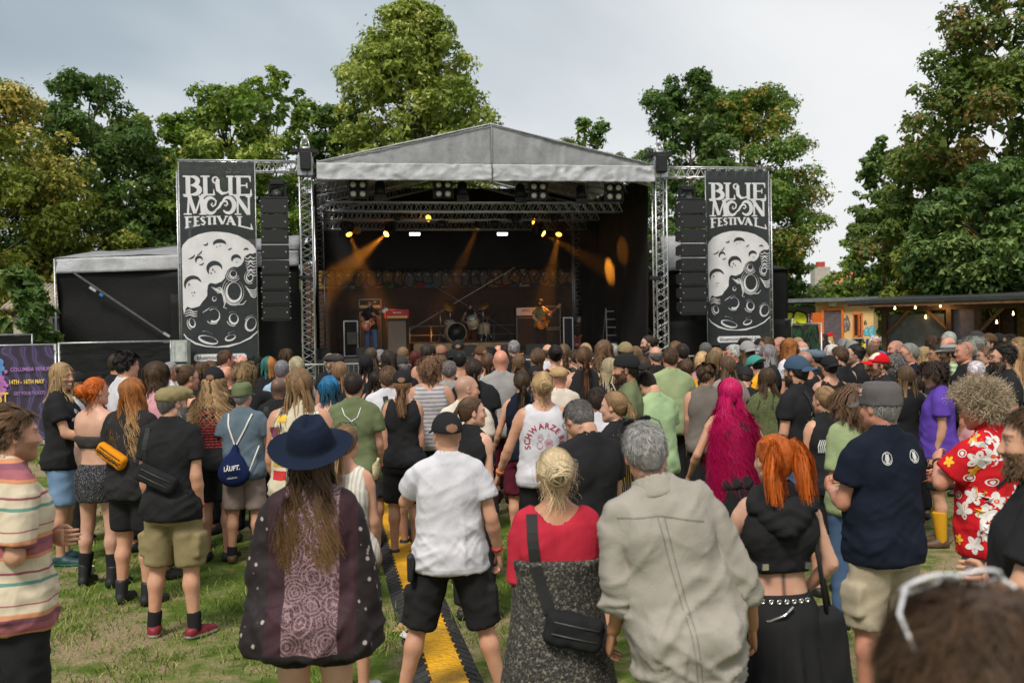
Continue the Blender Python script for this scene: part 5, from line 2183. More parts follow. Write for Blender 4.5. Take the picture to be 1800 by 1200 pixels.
for k in range(1):
 V=[(-.2,-.5,zf0+.02),(SL,-.5,zf1+.02),(SL,4.5,zf1+.35),(1.2,4.5,zf0+.35)]
 V+=[(x,y,z+.09)for x,y,z in V]
 rf.add(V,[(3,2,1,0),(4,5,6,7),(0,1,5,4),(1,2,6,5),(2,3,7,6),(3,0,4,7)])
rf.build('roof',simple('roof_felt',srgb(44,48,46),.85),shd)
MB().add([(-.1,-.46,zf0-.07),(SL,-.46,zf1-.07),(SL,-.36,zf1-.07),(-.1,-.36,zf0-.07),(-.1,-.46,zf0+.015),(SL,-.46,zf1+.015),(SL,-.36,zf1+.015),(-.1,-.36,zf0+.015)],[(3,2,1,0),(4,5,6,7),(0,1,5,4),(1,2,6,5),(2,3,7,6),(3,0,4,7)]).build('eaves_board',M['wood'],shd)
for x in np.arange(.5,SL,.75):
 z=zf0+(zf1-zf0)*x/SL
 MB().box((x,2.0,z-.02+.14),(.07,4.8,.12),Matrix.Rotation(math.atan2(.33,5.0),3,'X')).build('rafter',M['wood_dark'],shd)
for x in(.55,2.3,3.0,SL-.6):
 for y in(.3,4.2):
  MB().box((x,y,1.25),(.13,.13,2.5)).build('post',M['wood_dark'],shd)
for x,sg in((.6,1),(2.3,-1),(3.0,1)):
 MB().tube([(x,.3,1.75),(x+sg*.65,.3,2.4)],.05,4).build('brace',M['wood'],shd)
MB().box((SL/2,.3,2.42),(SL-.6,.12,.14)).build('beam',M['wood_dark'],shd)
for i in range(14):
 MB().box((SL*(i+.5)/14,4.4,1.3),(SL/14-.012,.03,2.6)).build('back_board',M['wood_dark']if i%3 else simple('weathered_board',srgb(86,78,72),.9),shd)
MB().box((1.35,.42,1.15),(1.5,.03,2.2)).build('side_sheet',simple('grey_tarp',srgb(92,94,96),.7),shd)
MB().box((3.9,2.6,1.25),(1.6,.04,2.4)).build('foliage_panel',simple('camo_net',srgb(92,82,44),.9,var=.6,vs=9),shd)
MB().box((2.6,.45,1.2),(.55,.03,2.3),Matrix.Rotation(R(8),3,'Z')).build('wrapped_sheet',simple('mauve_wrap',srgb(112,100,108),.5),shd)
MB().box((SL*.6,.9,.55),(SL*.7,.6,1.1)).build('counter',M['wood_dark'],shd)
bulb_m=simple('bulb_glass',(1,.8,.45),.3,var=0,emit=(1,.62,.22),es=4.5)
BULBS=[]
BL_=((1609,540,25.6),(1653,537,25.4),(1737,536,25),(1627,557,26),(1669,559,26),(1712,555,25.5),(1694,565,26.5),(1712,564,26.5),(1781,551,24.6),(1752,566,26),(1573,541,26),(1538,537,26.6))
BX=[a+b*.001 for a,b,c in BL_]
for px,py,d in BL_:
 p=pt(px,py,d)
 o=MB().lathe([(.001,-.045),(.02,-.036),(.027,-.015),(.02,.005),(.011,.025),(.011,.055),(.001,.06)],10).build('light_bulb',bulb_m,None,True,loc=p)
 tag(o,'glowing bulb under the bar shelter roof, %s in line from its left end'%('first second third fourth fifth sixth seventh eighth ninth tenth eleventh last'.split()[sorted(BX).index(px+py*.001)]),'light bulb','bulbs strung under the bar shelter')
 BULBS.append(p)
wire=MB()
for sel in((1609,1653,1737),(1627,1669,1712)):
 pass
wp=[BULBS[i]+Vector((0,0,.055))for i in(11,10,0,1,2)]
pts_=[]
for a,b in zip(wp[:-1],wp[1:]):
 for k in range(6):
  q=a.lerp(b,k/6)
  q.z-=.06*math.sin(math.pi*k/6)-.06
  pts_.append(q)
pts_.append(wp[-1]+Vector((0,0,.06)))
tag(wire.tube(pts_,.008,4).build('bulb_cable',M['blackmetal']),'black cable carrying the light bulbs under the bar roof','cable')
la=bpy.data.lights.new('bulb_glow','POINT')
la.energy=3
la.color=(1,.6,.25)
la.shadow_soft_size=.05
for i in(1,5):
 lo_=bpy.data.objects.new('bulb_glow',la)
 COL.objects.link(lo_)
 lo_.location=BULBS[i]-Vector((0,0,.12))
rr0=pt(1515,485,95)
far=empty('far_house',(rr0.x,95,0))
tag(far,'distant house with orange tiled roof between the trees','house')
MB().box((0,3,rr0.z/2-.8),(5,6,rr0.z-1.6)).build('wall',M['plaster'],far)
z=rr0.z
MB().add([(-2.8,-.3,z-1.6),(2.8,-.3,z-1.6),(2.8,6.3,z-1.6),(-2.8,6.3,z-1.6),(-1.4,3,z+.6),(1.4,3,z+.6)],[(0,1,5,4),(1,2,5),(2,3,4,5),(3,0,4),(3,2,1,0)]).build('roof',simple('orange_tiles',srgb(190,110,84),.8),far)
ch=pt(1442,470,110)
chm=empty('far_chimney',(ch.x,110,0))
tag(chm,'distant pale chimney block with red top','chimney')
MB().box((0,0,ch.z/2),(1.7,1.7,ch.z)).build('shaft',M['plaster'],chm)
MB().box((0,0,ch.z+.3),(.8,.8,.6)).build('cap',simple('red_brick',srgb(170,70,56),.9),chm)
# ------------------------------------------------------------------ stage
SA=math.atan(285/FPX)
SORG=Vector((pt(543,600,28.3).x,28.3,0))
SS,ST=Vector((math.cos(SA),math.sin(SA),0)),Vector((-math.sin(SA),math.cos(SA),0))
DK=1.25
def su(px,py,v):
 d=_F*FPX+CAM_R*(px-900)+CAM_U*(600-py)
 k=(v-(CAM_P-SORG).dot(ST))/d.dot(ST)
 p=CAM_P+d*k
 return(p-SORG).dot(SS),p.z
def sw(u,v,z):
 return SORG+SS*u+ST*v+Vector((0,0,z))
def sroot(name,label,cat,u=0,v=0,z=0,group=None,rz=0.0):
 o=empty(name,sw(u,v,z),SA+rz)
 tag(o,label,cat,group)
 return o
def truss(root,a,b,size=.30,up=(0,0,1),mat='alu',chord_r=.022,step=None,n=6):
 a,b=Vector(a),Vector(b)
 t=(b-a).normalized()
 up=Vector(up)
 if abs(t.dot(up))>.9:
  up=Vector((0,1,0))
 sx3=t.cross(up).normalized()
 uy=sx3.cross(t).normalized()
 h=size/2
 off=[sx3*h*i+uy*h*j for i,j in((-1,-1),(1,-1),(1,1),(-1,1))]
 for o in off:
  MB().tube([a+o,b+o],chord_r,n).build('chord',M[mat],root,True)
 L=(b-a).length
 st=step or size*1.05
 k=max(1,round(L/st))
 mb=MB()
 for q in range(4):
  o1,o2=off[q],off[(q+1)%4]
  for i in range(k):
   p0,p1=a+t*(L*i/k),a+t*(L*(i+1)/k)
   pm=(p0+p1)/2
   mb.tube([p0+o1,pm+o2],chord_r*.48,4,False)
   mb.tube([pm+o2,p1+o1],chord_r*.48,4,False)
 lt=mb.build('lattice',M[mat],root)
 lt['kind']='stuff'
 return root
def cloth_grid(root,name,P00,P10,P01,P11,nx3,nz3,amp,mat,seed=0,freq=(2.0,2.0),th=.012,dirn=None,bias=None):
 P00,P10,P01,P11=[np.array(tuple(p))for p in(P00,P10,P01,P11)]
 u=np.linspace(0,1,nx3+1)
 w=np.linspace(0,1,nz3+1)
 U,W=np.meshgrid(u,w)
 pos=(P00*((1-U)*(1-W))[...,None]+P10*(U*(1-W))[...,None]+P01*((1-U)*W)[...,None]+P11*(U*W)[...,None])
 nn=np.cross(P10-P00,P01-P00)
 if np.linalg.norm(nn)<1e-6:
  nn=np.cross(P10-P00,P11-P00)
 nn/=np.linalg.norm(nn)
 Lx,Lz=np.linalg.norm(P10-P00)+1e-6,np.linalg.norm(P01-P00)+1e-6
 q=np.stack([U.ravel()*Lx*freq[0],W.ravel()*max(Lz,np.linalg.norm(P11-P10))*freq[1],np.full(U.size,seed*1.7+.3)],1)
 wq=vnoise(q*.5+5)-.5
 q2=q+wq[:,None]*1.6
 r=1-np.abs(2*vnoise(q2)-1)
 d=amp*(r-.5+.4*(vnoise(q2*2.6+3)-.5))
 if bias is not None:
  d=d*bias(U.ravel(),W.ravel())
 V=pos.reshape(-1,3)+nn*d[:,None]
 i=np.arange(nz3)[:,None]*(nx3+1)+np.arange(nx3)[None,:]
 F=np.stack([i,i+1,i+nx3+2,i+nx3+1],2).reshape(-1,4)
 me=mesh_from(name,V,F,[mat],True)
 o=bpy.data.objects.new(name,me)
 link(o,root)
 md=o.modifiers.new('thickness','SOLIDIFY')
 md.thickness=th
 return o
def drape_mat(name,c,rough=.8,bump=.35):
 t=NT(name)
 f=t.noise(3.0,5,.55,dist=.5)
 t.col(t.ramp(f,[(.3,tuple(k*.8 for k in c[:3])),(.7,tuple(min(1,k*1.15)for k in c[:3]))]))
 t.set(Roughness=rough)
 t.b.inputs['Specular IOR Level'].default_value=.35
 t.bump(t.noise(9,4,.6,dist=1.0),bump,.03)
 return t.m
M['tarp']=drape_mat('grey_tarpaulin',srgb(142,143,147),.55,.5)
M['tarp2']=drape_mat('pale_tarpaulin',srgb(176,177,182),.5,.55)
M['blackcloth']=drape_mat('black_molton',(.006,.006,.0065),.75,.4)
M['deck']=simple('stage_deck',(.03,.028,.026),.75,var=.3)
M['tolex']=simple('black_tolex',(.012,.012,.013),.6,var=.2,bump=.3,bs=200)
M['grille']=simple('grey_grille',srgb(112,106,98),.9,var=.18,vs=60,bump=.3,bs=300)
M['grille_dark']=simple('dark_grille',(.03,.026,.022),.9,var=.2,vs=60)
M['spkr']=simple('speaker_paint',(.010,.010,.011),.55,var=.25,vs=20,bump=.2,bs=150)
# ---- platform
stage=sroot('stage_platform','black festival stage platform under the pitched tarpaulin roof','stage')
UW=10.41
MB().box((UW/2,4.5,DK-.10),(UW+.4,8.6,.20)).build('deck',M['deck'],stage)
for i in range(12):
 u0=-.2+(UW+.4)*i/12
 cloth_grid(stage,'skirt',(u0,.18,0),(u0+(UW+.4)/12-.01,.18,0),(u0,.18,DK-.2),(u0+(UW+.4)/12-.01,.18,DK-.2),5,4,.05,M['blackcloth'],i,(4,.5))
# ---- roof
roof=sroot('stage_canopy','grey tarpaulin gable roof over the stage','roof')
roof['kind']='thing'
ul,zl0=su(557,316,-.25)
ur,zr0=su(1151,321,-.25)
_,zl1=su(557,287,-.25)
_,zr1=su(1151,291,-.25)
ua,za=su(863,219,-.25)
zl0=zr0=(zl0+zr0)/2
zl1=zr1=(zl1+zr1)/2
for k,(a,b)in enumerate(((ul,ua),(ua,ur))):
 cloth_grid(roof,'fascia',(a,-.30,zl0),(b,-.30,zl0),(a,-.27,zl1),(b,-.27,zl1),110,12,.075,M['tarp2'],3+k,(3.2,4.2),.01)
 za0,zb0=(zl1,za)if k==0 else(za,zl1)
 cloth_grid(roof,'gable',(a,-.24,zl1-.03),(b,-.24,zl1-.03),(a,-.20,za0),(b,-.20,za0 if False else zb0),90,14,.07,M['tarp'],7+k,(3.4,.30),.01,bias=lambda U,W:.3+.7*np.sin(np.pi*np.clip(W,0,1)))
 cloth_grid(roof,'roof_sheet',(a,-.22,za0+.012),(b,-.22,zb0+.012),(a,8.8,za0+.012),(b,8.8,zb0+.012),8,24,.05,M['tarp2'],9+k,(.3,1.0),.012)
MB().tube([(ul,-.26,zl1+.02),(ua,-.26,za+.02),(ur,-.26,zl1+.02)],.022,6).build('edge_keder',M['tarp2'],roof,True)
MB().tube([(ua,-.34,zl0),(ua,-.29,za)],.012,5).build('seam',M['tarp'],roof,True)
drp=sroot('stage_drape','black cloth walls closing the back and sides of the stage','curtain')
cloth_grid(drp,'side_drape',(UW-.25,.5,DK),(UW-.7,8.2,DK),(UW-.25,.5,zl0+.3),(UW-.7,8.2,zl0+.3),40,20,.14,M['blackcloth'],1,(1.0,.4))
cloth_grid(drp,'side_drape',(.25,.5,DK),(.0,8.2,DK),(.25,.5,zl0+.3),(.0,8.2,zl0+.3),40,20,.10,M['blackcloth'],2,(1.0,.4))
_,zbk=su(800,474,8.3)
cloth_grid(drp,'back_drape',(-.1,8.25,zbk),(UW+.1,8.25,zbk),(-.1,8.25,zl0+1.0),(UW+.1,8.25,zl0+1.0),60,16,.06,M['blackcloth'],4,(.8,.4))
# ---- painted wall behind
gw=sroot('painted_wall','dim painted wall with a graffiti frieze behind the stage','wall')
gw['kind']='thing'
MB().box((UW/2,8.9,(zbk+.3)/2),(UW+1.0,.2,zbk+.3)).build('wall',simple('dull_brown_wall',srgb(84,60,44),.9,var=.25),gw)
for i in range(44):
 MB().box((UW*(i+.5)/44,8.78,DK+.85),(UW/44-.03,.05,1.55)).build('cladding_board',simple('brown_board',srgb(72,54,42),.85)if i==0 else bpy.data.materials['brown_board'],gw)
rngg=np.random.default_rng(12)
_,zb0=su(800,505,8.7)
pal=[(196,150,60),(180,70,50),(90,130,150),(210,190,150),(120,80,120),(200,110,50),(110,140,70),(60,60,70)]
for i in range(26):
 w=UW/26
 MB().box((w*(i+.5),8.76,(zb0+zbk)/2+.15),(w-.004,.03,zbk-zb0+.3)).build('painted_panel',simple('panel_paint_%d'%(i%8),srgb(*[int(c*.75)for c in pal[i%8]]),.8,var=.5,vs=5)if i<8 else bpy.data.materials['panel_paint_%d'%(i%8)],gw)
graffiti(gw,.3,3.6,zb0-.02,zbk+.12,(126,98,52),(40,26,28),21,y=8.735,n=9)
graffiti(gw,3.3,6.4,zb0+.0,zbk+.1,(96,92,84),(40,26,32),22,y=8.70,n=9)
graffiti(gw,6.2,UW-.5,zb0-.02,zbk+.1,(140,92,50),(46,26,28),23,y=8.735,n=10)
# ---- truss towers
def tower(label,u,v,ztop,size=.34,z0=0.0,cap=True):
 r=sroot('truss_tower',label,'truss',u,v,0,'aluminium truss towers')
 MB().box((0,0,.03),(.6,.6,.06)).build('base_plate',M['galv'],r)
 truss(r,(0,0,.06),(0,0,ztop),size,chord_r=.026)
 return r
_,zt1=su(540,268,0)
tl=tower('silver truss tower at the left front of the stage',0,0,zt1)
_,zt2=su(1160,274,0)
tr_=tower('silver truss tower at the right front of the stage',UW,0,zt2)
tower('rear truss tower at the left back of the stage',.12,8.0,6.6,.30)
tower('rear truss tower standing at the right back of the stage',9.70,8.0,6.6,.30)
for r,zt,nm,sgn in((tl,zt1,'left',1),(tr_,zt2,'right',-1)):
 MB().box((0,0,zt-.42),(.44,.44,.52),bev=.01).build('sleeve_block',M['galv'],r)
 MB().box((.02*sgn,-.34,zt-.30),(.30,.24,.52),bev=.03).build('hoist_motor',M['blackmetal'],r)
 MB().box((0,0,zt+.02),(.72,.40,.10)).build('head_section',M['blackmetal'],r)
 mb=MB()
 for sx3 in(-.14,.14):
  mb.tube([(sx3,-.1,zt+.06),(sx3*.55,-.05,zt+.38)],.018,6)
  mb.tube([(sx3,.1,zt+.06),(sx3*.55,.05,zt+.38)],.018,6)
 mb.tube([(-.14,0,zt+.12),(.14,0,zt+.12)],.05,8)
 mb.tube([(0,0,zt+.30),(0,0,zt+.48)],.06,8)
 mb.build('chain_pulley',M['alu'],r,True)
 MB().tube([(.06*sgn,-.36,zt-.55),(.10*sgn,-.30,2.6),(.04*sgn,-.22,1.3)],.012,5).build('chain',M['blackmetal'],r,True)
 _,zz=su(543,488,-.2)if nm=='left' else su(1148,489,-.2)
 MB().box((-.02*sgn-(.28 if nm=='right' else 0),-.26,zz),(.34,.14,.12),bev=.02).build('tower_light',M['blackmetal'],r)
# ---- wing trusses, banners, loudspeaker arrays
def wing(side):
 s=-1 if side=='left' else 1
 if side=='left':
  ub0,zt=su(314,292,0)
  ub1=-.17
 else:
  ub1,zt=su(1350,305,0)
  ub0=UW+.17
 r=sroot('wing_truss','horizontal truss arm carrying the %s banner and loudspeakers'%side,'truss',0,0,0,'wing trusses')
 truss(r,(ub0,0,zt),(ub1,0,zt),.29,chord_r=.024)
 x=ub0+.1 if side=='left' else ub1-.1
 r2=sroot('wing_post','vertical truss post at the outer end of the %s wing'%side,'truss',0,0,0,'wing posts')
 truss(r2,(x,.05,0.05),(x,.05,zt-.18),.29,chord_r=.022)
 return ub0,ub1,zt
wl0,wl1,wlz=wing('left')
wr0,wr1,wrz=wing('right')
def banner_print():
 W_,D_=[],[]
 st=lambda pts,w:W_.append(path2d(pts,w))
 def arc(cx,cy,rx,ry,a0,a1,w0,w1,n=14):
  t=np.radians(np.linspace(a0,a1,n))
  sw_=np.sin(np.linspace(0,np.pi,n))
  st(np.stack([cx+rx*np.cos(t),cy-ry*np.sin(t)],1),w0+(w1-w0)*sw_)
 ox,oy=15,12
 def S(pts,w):
  W_.append(path2d([(x-ox,y-oy)for x,y in pts],w))
 def A(cx,cy,rx,ry,a0,a1,w0,w1,n=16):
  arc(cx-ox,cy-oy,rx,ry,a0,a1,w0,w1,n)
 S([(66,100),(66,203)],27);S([(36,97),(98,99)],9);S([(36,205),(98,203)],9)
 A(88,124,34,25,100,-100,8,27);A(90,176,42,27,100,-100,8,30)
 S([(166,98),(166,204)],25);S([(140,97),(192,97)],9);S([(140,205),(218,203)],10);S([(214,172),(216,205)],[4,14])
 S([(240,112),(236,140),(240,175),(262,196),(290,192),(304,180)],[20,26,25,18,9,6])
 A(226,118,17,17,20,300,6,10);S([(312,98),(312,200)],24);S([(290,97),(332,97)],9);S([(304,203),(338,205)],9)
 S([(360,98),(360,204)],25);S([(338,97),(430,97)],10);S([(426,95),(430,128)],[14,4]);S([(360,150),(408,148)],8);S([(408,134),(408,164)],8)
 S([(338,205),(432,203)],10);S([(432,170),(432,207)],[4,15])
 S([(70,216),(62,314)],12);S([(72,214),(104,312)],[24,20]);S([(140,214),(106,312)],10);S([(142,214),(150,314)],25)
 for x0,x1,y in((40,84,213),(38,84,316),(126,166,213),(128,172,316)):
  S([(x0,y),(x1,y)],8)
 A(196,266,36,45,40,330,8,26,22);A(296,264,36,45,220,510,8,26,22)
 S([(228,236),(222,262),(206,272),(198,262),(206,252)],[8,9,9,8,6])
 S([(226,290),(244,276),(256,254),(270,240),(288,242),(294,258),(284,268),(274,262)],[8,13,15,13,11,9,8,6])
 S([(352,218),(352,314)],12);S([(346,214),(416,314)],[22,26]);S([(418,216),(418,320)],13)
 for x0,x1,y in((330,366,213),(334,372,316),(400,434,213)):
  S([(x0,y),(x1,y)],8)
 tp=lambda x:328+4*((x-238)/200)**2
 bt=lambda x:374+26*((x-238)/200)**2
 def stem(x,w=15):S([(x,tp(x)),(x,bt(x))],w)
 def bar(x0,x1,k,w=7):S([(x0,tp(x0)+(bt(x0)-tp(x0))*k),(x1,tp(x1)+(bt(x1)-tp(x1))*k)],w)
 stem(56);bar(42,88,.04);bar(56,80,.5);bar(44,70,.98)
 stem(104);bar(92,128,.04);bar(104,122,.5);bar(92,130,.98)
 S([(160,338),(146,332),(138,342),(148,354),(160,364),(152,378),(136,374)],[6,9,13,15,13,9,6])
 stem(186);bar(166,206,.04);bar(178,196,.98)
 stem(216,14);bar(206,226,.04);bar(206,226,.98)
 S([(238,tp(238)),(262,bt(262))],16);S([(284,tp(284)),(264,bt(264))],8);bar(228,250,.03);bar(276,294,.03)
 S([(306,tp(306)),(290,bt(290))],8);S([(306,tp(306)),(330,bt(330))],17);bar(296,320,.66,6);bar(282,298,.98);bar(320,340,.98)
 stem(362);bar(346,378,.03);S([(352,bt(352)),(432,bt(432)+4)],9);S([(428,372),(434,bt(434)+8)],[4,15])
 moon=[(22,520),(28,496),(60,462),(120,434),(170,422),(200,418),(250,420),(300,426),(350,440),(410,472),(440,500),(453,520),(455,540),(436,548),(420,545),(398,556),(385,566),(380,592),(364,614),(345,625),(322,622),(300,630),(284,646),(272,668),(268,690),(250,708),(215,722),(184,716),(170,728),(165,760),(164,790),(150,810),(135,825),(118,850),(92,858),(70,862),(48,852),(36,868),(28,900),(23,860)]
 mp_=np.array([(x-ox,y-oy)for x,y in moon],dtype=float)
 from mathutils.geometry import tessellate_polygon
 W_.append((mp_,[tuple(q)for q in tessellate_polygon([[Vector((x,y,0))for x,y in mp_]])]))
 def cres(cx,cy,rx,ry,a0=150,a1=20,w=14):
  t=np.radians(np.linspace(a0,a1,14))
  n=14
  if w>30:
   return
  D_.append(path2d(np.stack([cx-ox+rx*np.cos(t),cy-oy-ry*np.sin(t)],1),3+w*np.sin(np.linspace(0,np.pi,n))))
 cres(243,494,36,22,185,5,20);cres(158,486,14,10,30,-140,6);cres(122,586,20,22,210,10,13);cres(338,584,26,24,200,10,18)
 cres(212,640,42,40,215,5,24);cres(86,730,50,48,200,25,20);cres(397,526,12,8,180,0,8);cres(290,505,22,18,-20,-90,4);cres(52,548,44,28,-5,-80,6);cres(80,520,60,40,-10,-60,4);cres(130,592,18,18,-20,-120,4)
 for x,y,r in((200,640,5),(212,652,4),(190,660,4),(90,770,4),(82,790,3),(76,772,3),(120,700,4),(60,724,5),(246,500,3),(226,506,3),(340,596,3)):
  D_.append(ellipse2d(x-ox,y-oy,r,r*1.3,7))
 def rim(cx,cy,rx,ry,w,ang=0,a0=0,a1=360,gap=0):
  n=22
  t=np.radians(np.linspace(a0,a1,n))
  x,y=rx*np.cos(t),ry*np.sin(t)
  c,s_=math.cos(R(ang)),math.sin(R(ang))
  W_.append(path2d(np.stack([cx-ox+x*c-y*s_,cy-oy-(x*s_+y*c)],1),w*(.55+.45*np.sin(t+3.6))))
 rim(320,770,44,56,17);rim(320,770,58,72,5,0,100,420);rim(320,764,68,84,4,0,120,300);rim(318,665,20,20,9);rim(318,665,32,30,5,0,60,340);rim(318,668,42,40,4,0,160,330)
 rim(414,684,19,26,9);rim(414,684,30,38,4,0,30,300);rim(205,808,11,13,6);rim(200,905,34,38,14,0,-120,130);rim(196,905,46,50,4,0,60,140);rim(196,905,46,50,4,0,-140,-60)
 rim(316,926,25,29,12,10);rim(312,926,38,42,4,0,60,130);rim(312,926,38,42,4,0,-160,-70);rim(416,958,30,40,12,-20);rim(416,958,40,52,4,-20,60,170)
 rim(73,946,17,26,9,15);rim(72,946,27,38,4,0,150,260);rim(165,1046,56,20,13,-16);rim(294,1036,30,15,10,18);rim(160,1010,30,10,4,-20,20,170);rim(300,1012,20,10,4,20,20,160)
 for k in range(7):
  y0=566+k*17
  pts=[(386+3*k,y0+4*math.sin(k)),(404,y0+12),(420,y0-2+8*math.sin(k*2.1)),(438,y0+10),(455,y0+4)]
  S(pts,[3,6,7,6,3])
 for k in range(5):
  S([(190+8*k,740+9*k),(215+8*k,752+5*k),(240+4*k,742+12*k),(262,770+16*k)],[3,6,6,3])
 for k in range(4):
  S([(385+10*k,735+16*k),(410+4*k,760+12*k),(440,762+14*k),(455,748+14*k)],[3,7,6,4])
 S([(262,790),(268,830),(258,860),(276,866)],[6,6,5,3])
 for k in range(3):
  S([(34,880+14*k),(60,870+14*k),(84,884+12*k),(104,880+14*k)],[3,6,6,3])
 S([(135,888),(160,872),(175,862)],[3,5,2]);S([(346,846),(372,842),(392,820)],[3,6,2])
 S([(24,1010),(40,1034),(90,1066),(150,1084),(210,1090),(280,1086),(350,1068),(410,1040),(455,1002)],[5,7,11,7,5,12,6,9,5])
 W_.append(poly2d([(x-ox,y-oy)for x,y in((92,1130),(374,1130),(386,1141),(386,1161),(374,1172),(92,1172),(80,1161),(80,1141))]))
 V2,F2=text2d('bluemoonfestival.de',36,0.012)
 k=270/(V2[:,0].max()-V2[:,0].min())
 D_.append((np.stack([V2[:,0]*k+233-ox,-V2[:,1]*k+1151-oy],1),F2))
 return W_,D_
t=NT('banner_mesh')
f_=t.noise(3,4)
t.col(t.ramp(f_,[(.3,(.015,.019,.022)),(.7,(.024,.030,.034))]))
t.set(Roughness=.6)
tb=t.n('ShaderNodeBsdfTransparent')
ms_=t.n('ShaderNodeMixShader')
ms_.inputs[0].default_value=.10
t.l(t.b.outputs[0],ms_.inputs[1])
t.l(tb.outputs[0],ms_.inputs[2])
t.l(ms_.outputs[0],t.out.inputs['Surface'])
t.bump(t.noise(2.2,3,.5,sc3=(2,1,.5),dist=.7),.4,.06)
M['banner']=t.m
t=NT('banner_white')
t.col(t.ramp(t.noise(3,4),[(.3,srgb(206,204,208)),(.7,srgb(224,222,225))]))
t.set(Roughness=.6)
M['bwhite']=t.m
M['bdark']=simple('banner_dark',(.020,.025,.028),.6,var=.1)
WP,DP=banner_print()
def banner(label,u0,u1,ztop,H):
 r=sroot('festival_banner',label,'banner',u0,-.20,ztop,'tall moon banners')
 W=u1-u0
 k=W/440.0
 kz=H/1178.0
 zx=lambda x:.0
 nx3,nz3=16,30
 V=[(W*i/nx3,zx(W*i/nx3),-H*j/nz3)for j in range(nz3+1)for i in range(nx3+1)]
 F=[(j*(nx3+1)+i,(j+1)*(nx3+1)+i,(j+1)*(nx3+1)+i+1,j*(nx3+1)+i+1)for j in range(nz3)for i in range(nx3)]
 link(bpy.data.objects.new('cloth',mesh_from('cloth',V,F,[M['banner']],True)),r)
 for nm,pieces,mat,off in(('white_print',WP,M['bwhite'],-.008),('dark_print',DP,M['bdark'],-.018)):
  VV,FF,n=[],[],0
  for i,(v,f)in enumerate(pieces):
   v=np.array(v)
   for x,y in v:
    VV.append((x*k,zx(x*k)+off-.00006*i,-y*kz))
   FF+=[tuple(q+n for q in ff)for ff in f]
   n+=len(v)
  link(bpy.data.objects.new(nm,mesh_from(nm,VV,FF,[mat],False)),r)['kind']='stuff'
 MB().tube([(-.01,0,0),(-.01,0,-H)],.016,6).build('hem_pole',M['galv'],r,True)
 MB().tube([(W+.01,0,0),(W+.01,0,-H)],.016,6).build('hem_pole',M['galv'],r,True)
bl0,bz=su(314,284,-.2)
bl1,_=su(447,284,-.2)
_,bzb=su(380,640,-.2)
banner('tall grey moon banner on the left wing, shrubs behind it',bl0,bl1,bz,bz-bzb)
br0,bz2=su(1240,300,-.2)
br1,_=su(1350,299,-.2)
_,bzb2=su(1297,606,-.2)
banner('tall grey moon banner on the right wing, beside the black tent',br0,br1,bz2,bz2-bzb2)
def line_array(label,px0,px1,y0,y1,n,v=-.55,top=322):
 u0,z0=su(px0,y0,v)
 u1,z1=su(px1,y1,v)
 r=sroot('line_array',label,'loudspeaker',(u0+u1)/2,v,0,'hanging loudspeaker columns')
 W=u1-u0
 h=(z0-z1)/n
 MB().box((0,0,z0+.05),(W*1.02,.30,.06),bev=.01).build('flying_frame',M['blackmetal'],r)
 for i in range(n):
  zc=z0-h*(i+.5)
  tilt=R(1.0+i*1.4-3)
  c=MB()
  hw,hd,hh=W/2,.28,h*.475
  V=[(-hw,-hd,-hh),(hw,-hd,-hh),(hw*.94,hd,-hh*.6),(-hw*.94,hd,-hh*.6),(-hw,-hd,hh),(hw,-hd,hh),(hw*.94,hd,hh*.6),(-hw*.94,hd,hh*.6)]
  rm=Matrix.Rotation(tilt,3,'X')
  c.add([tuple(rm@Vector(q))for q in V],[(0,3,2,1),(4,5,6,7),(0,1,5,4),(1,2,6,5),(2,3,7,6),(3,0,4,7)],(0,0,zc))
  cab=c.build('cabinet',M['spkr'],r)
  fr_=MB()
  fr_.box((0,-hd-.008,zc),(W*.92,.012,h*.80),rm)
  fr_.build('grille',simple('spk_grille',(.016,.016,.017),.8,var=.3,vs=90)if 'spk_grille' not in bpy.data.materials else bpy.data.materials['spk_grille'],cab)
  bd=MB()
  bd.box((-W*.43,-hd-.016,zc),(.03,.01,.03)).box((W*.40,-hd-.016,zc),(.035,.01,.035))
  for sx3 in(-1,1):
   for sz in(-1,1):
    bd.box((sx3*(hw+.012),-hd*.8,zc+sz*hh*.8),(.03,.06,.03))
  bd.build('fitting',M['galv'],cab)
 _,zt=su((px0+px1)/2,top,v)
 mb=MB()
 mb.tube([(-.12,.1,z0+.06),(0,.3,zt+.5)],.008,4).tube([(.12,.1,z0+.06),(0,.3,zt+.5)],.008,4)
 mb.build('chain',M['blackmetal'],r)
 return r
line_array('black line array column hanging beside the left banner',459,511,352,562,8)
line_array('black line array column hanging beside the right banner',1190,1238,354,552,8)
# ---- moving heads, blinders and lamps
def moving_head(u,v,z,label,yaw=0,tilt=30,lit=None,s=1.0,group='moving head lamps'):
 r=sroot('moving_head',label,'stage lamp',u,v,z,group,yaw)
 MB().box((0,0,-.05*s),(.34*s,.26*s,.12*s),bev=.02).build('base',M['blackmetal'],r)
 y=MB()
 for sx3 in(-1,1):
  y.box((sx3*.19*s,0,-.27*s),(.05*s,.16*s,.36*s),bev=.015)
 y.box((0,0,-.13*s),(.40*s,.16*s,.05*s),bev=.01)
 y.build('yoke',M['blackmetal'],r)
 ax=Vector((0,-math.cos(R(tilt)),-math.sin(R(tilt))))
 c=Vector((0,0,-.33*s))
 hd=MB().lathe([(.001,-.22*s),(.10*s,-.20*s),(.145*s,-.08*s),(.145*s,.08*s),(.12*s,.20*s),(.115*s,.23*s)],16,c,ax).build('lamp_head',M['blackmetal'],r,True)
 m=M['lens_off']if lit is None else lit
 MB().lathe([(.001,.005),(.105*s,0)],16,c+ax*(.236*s),ax).build('lens',m,hd,True)
 return r,c+ax*(.3*s),ax
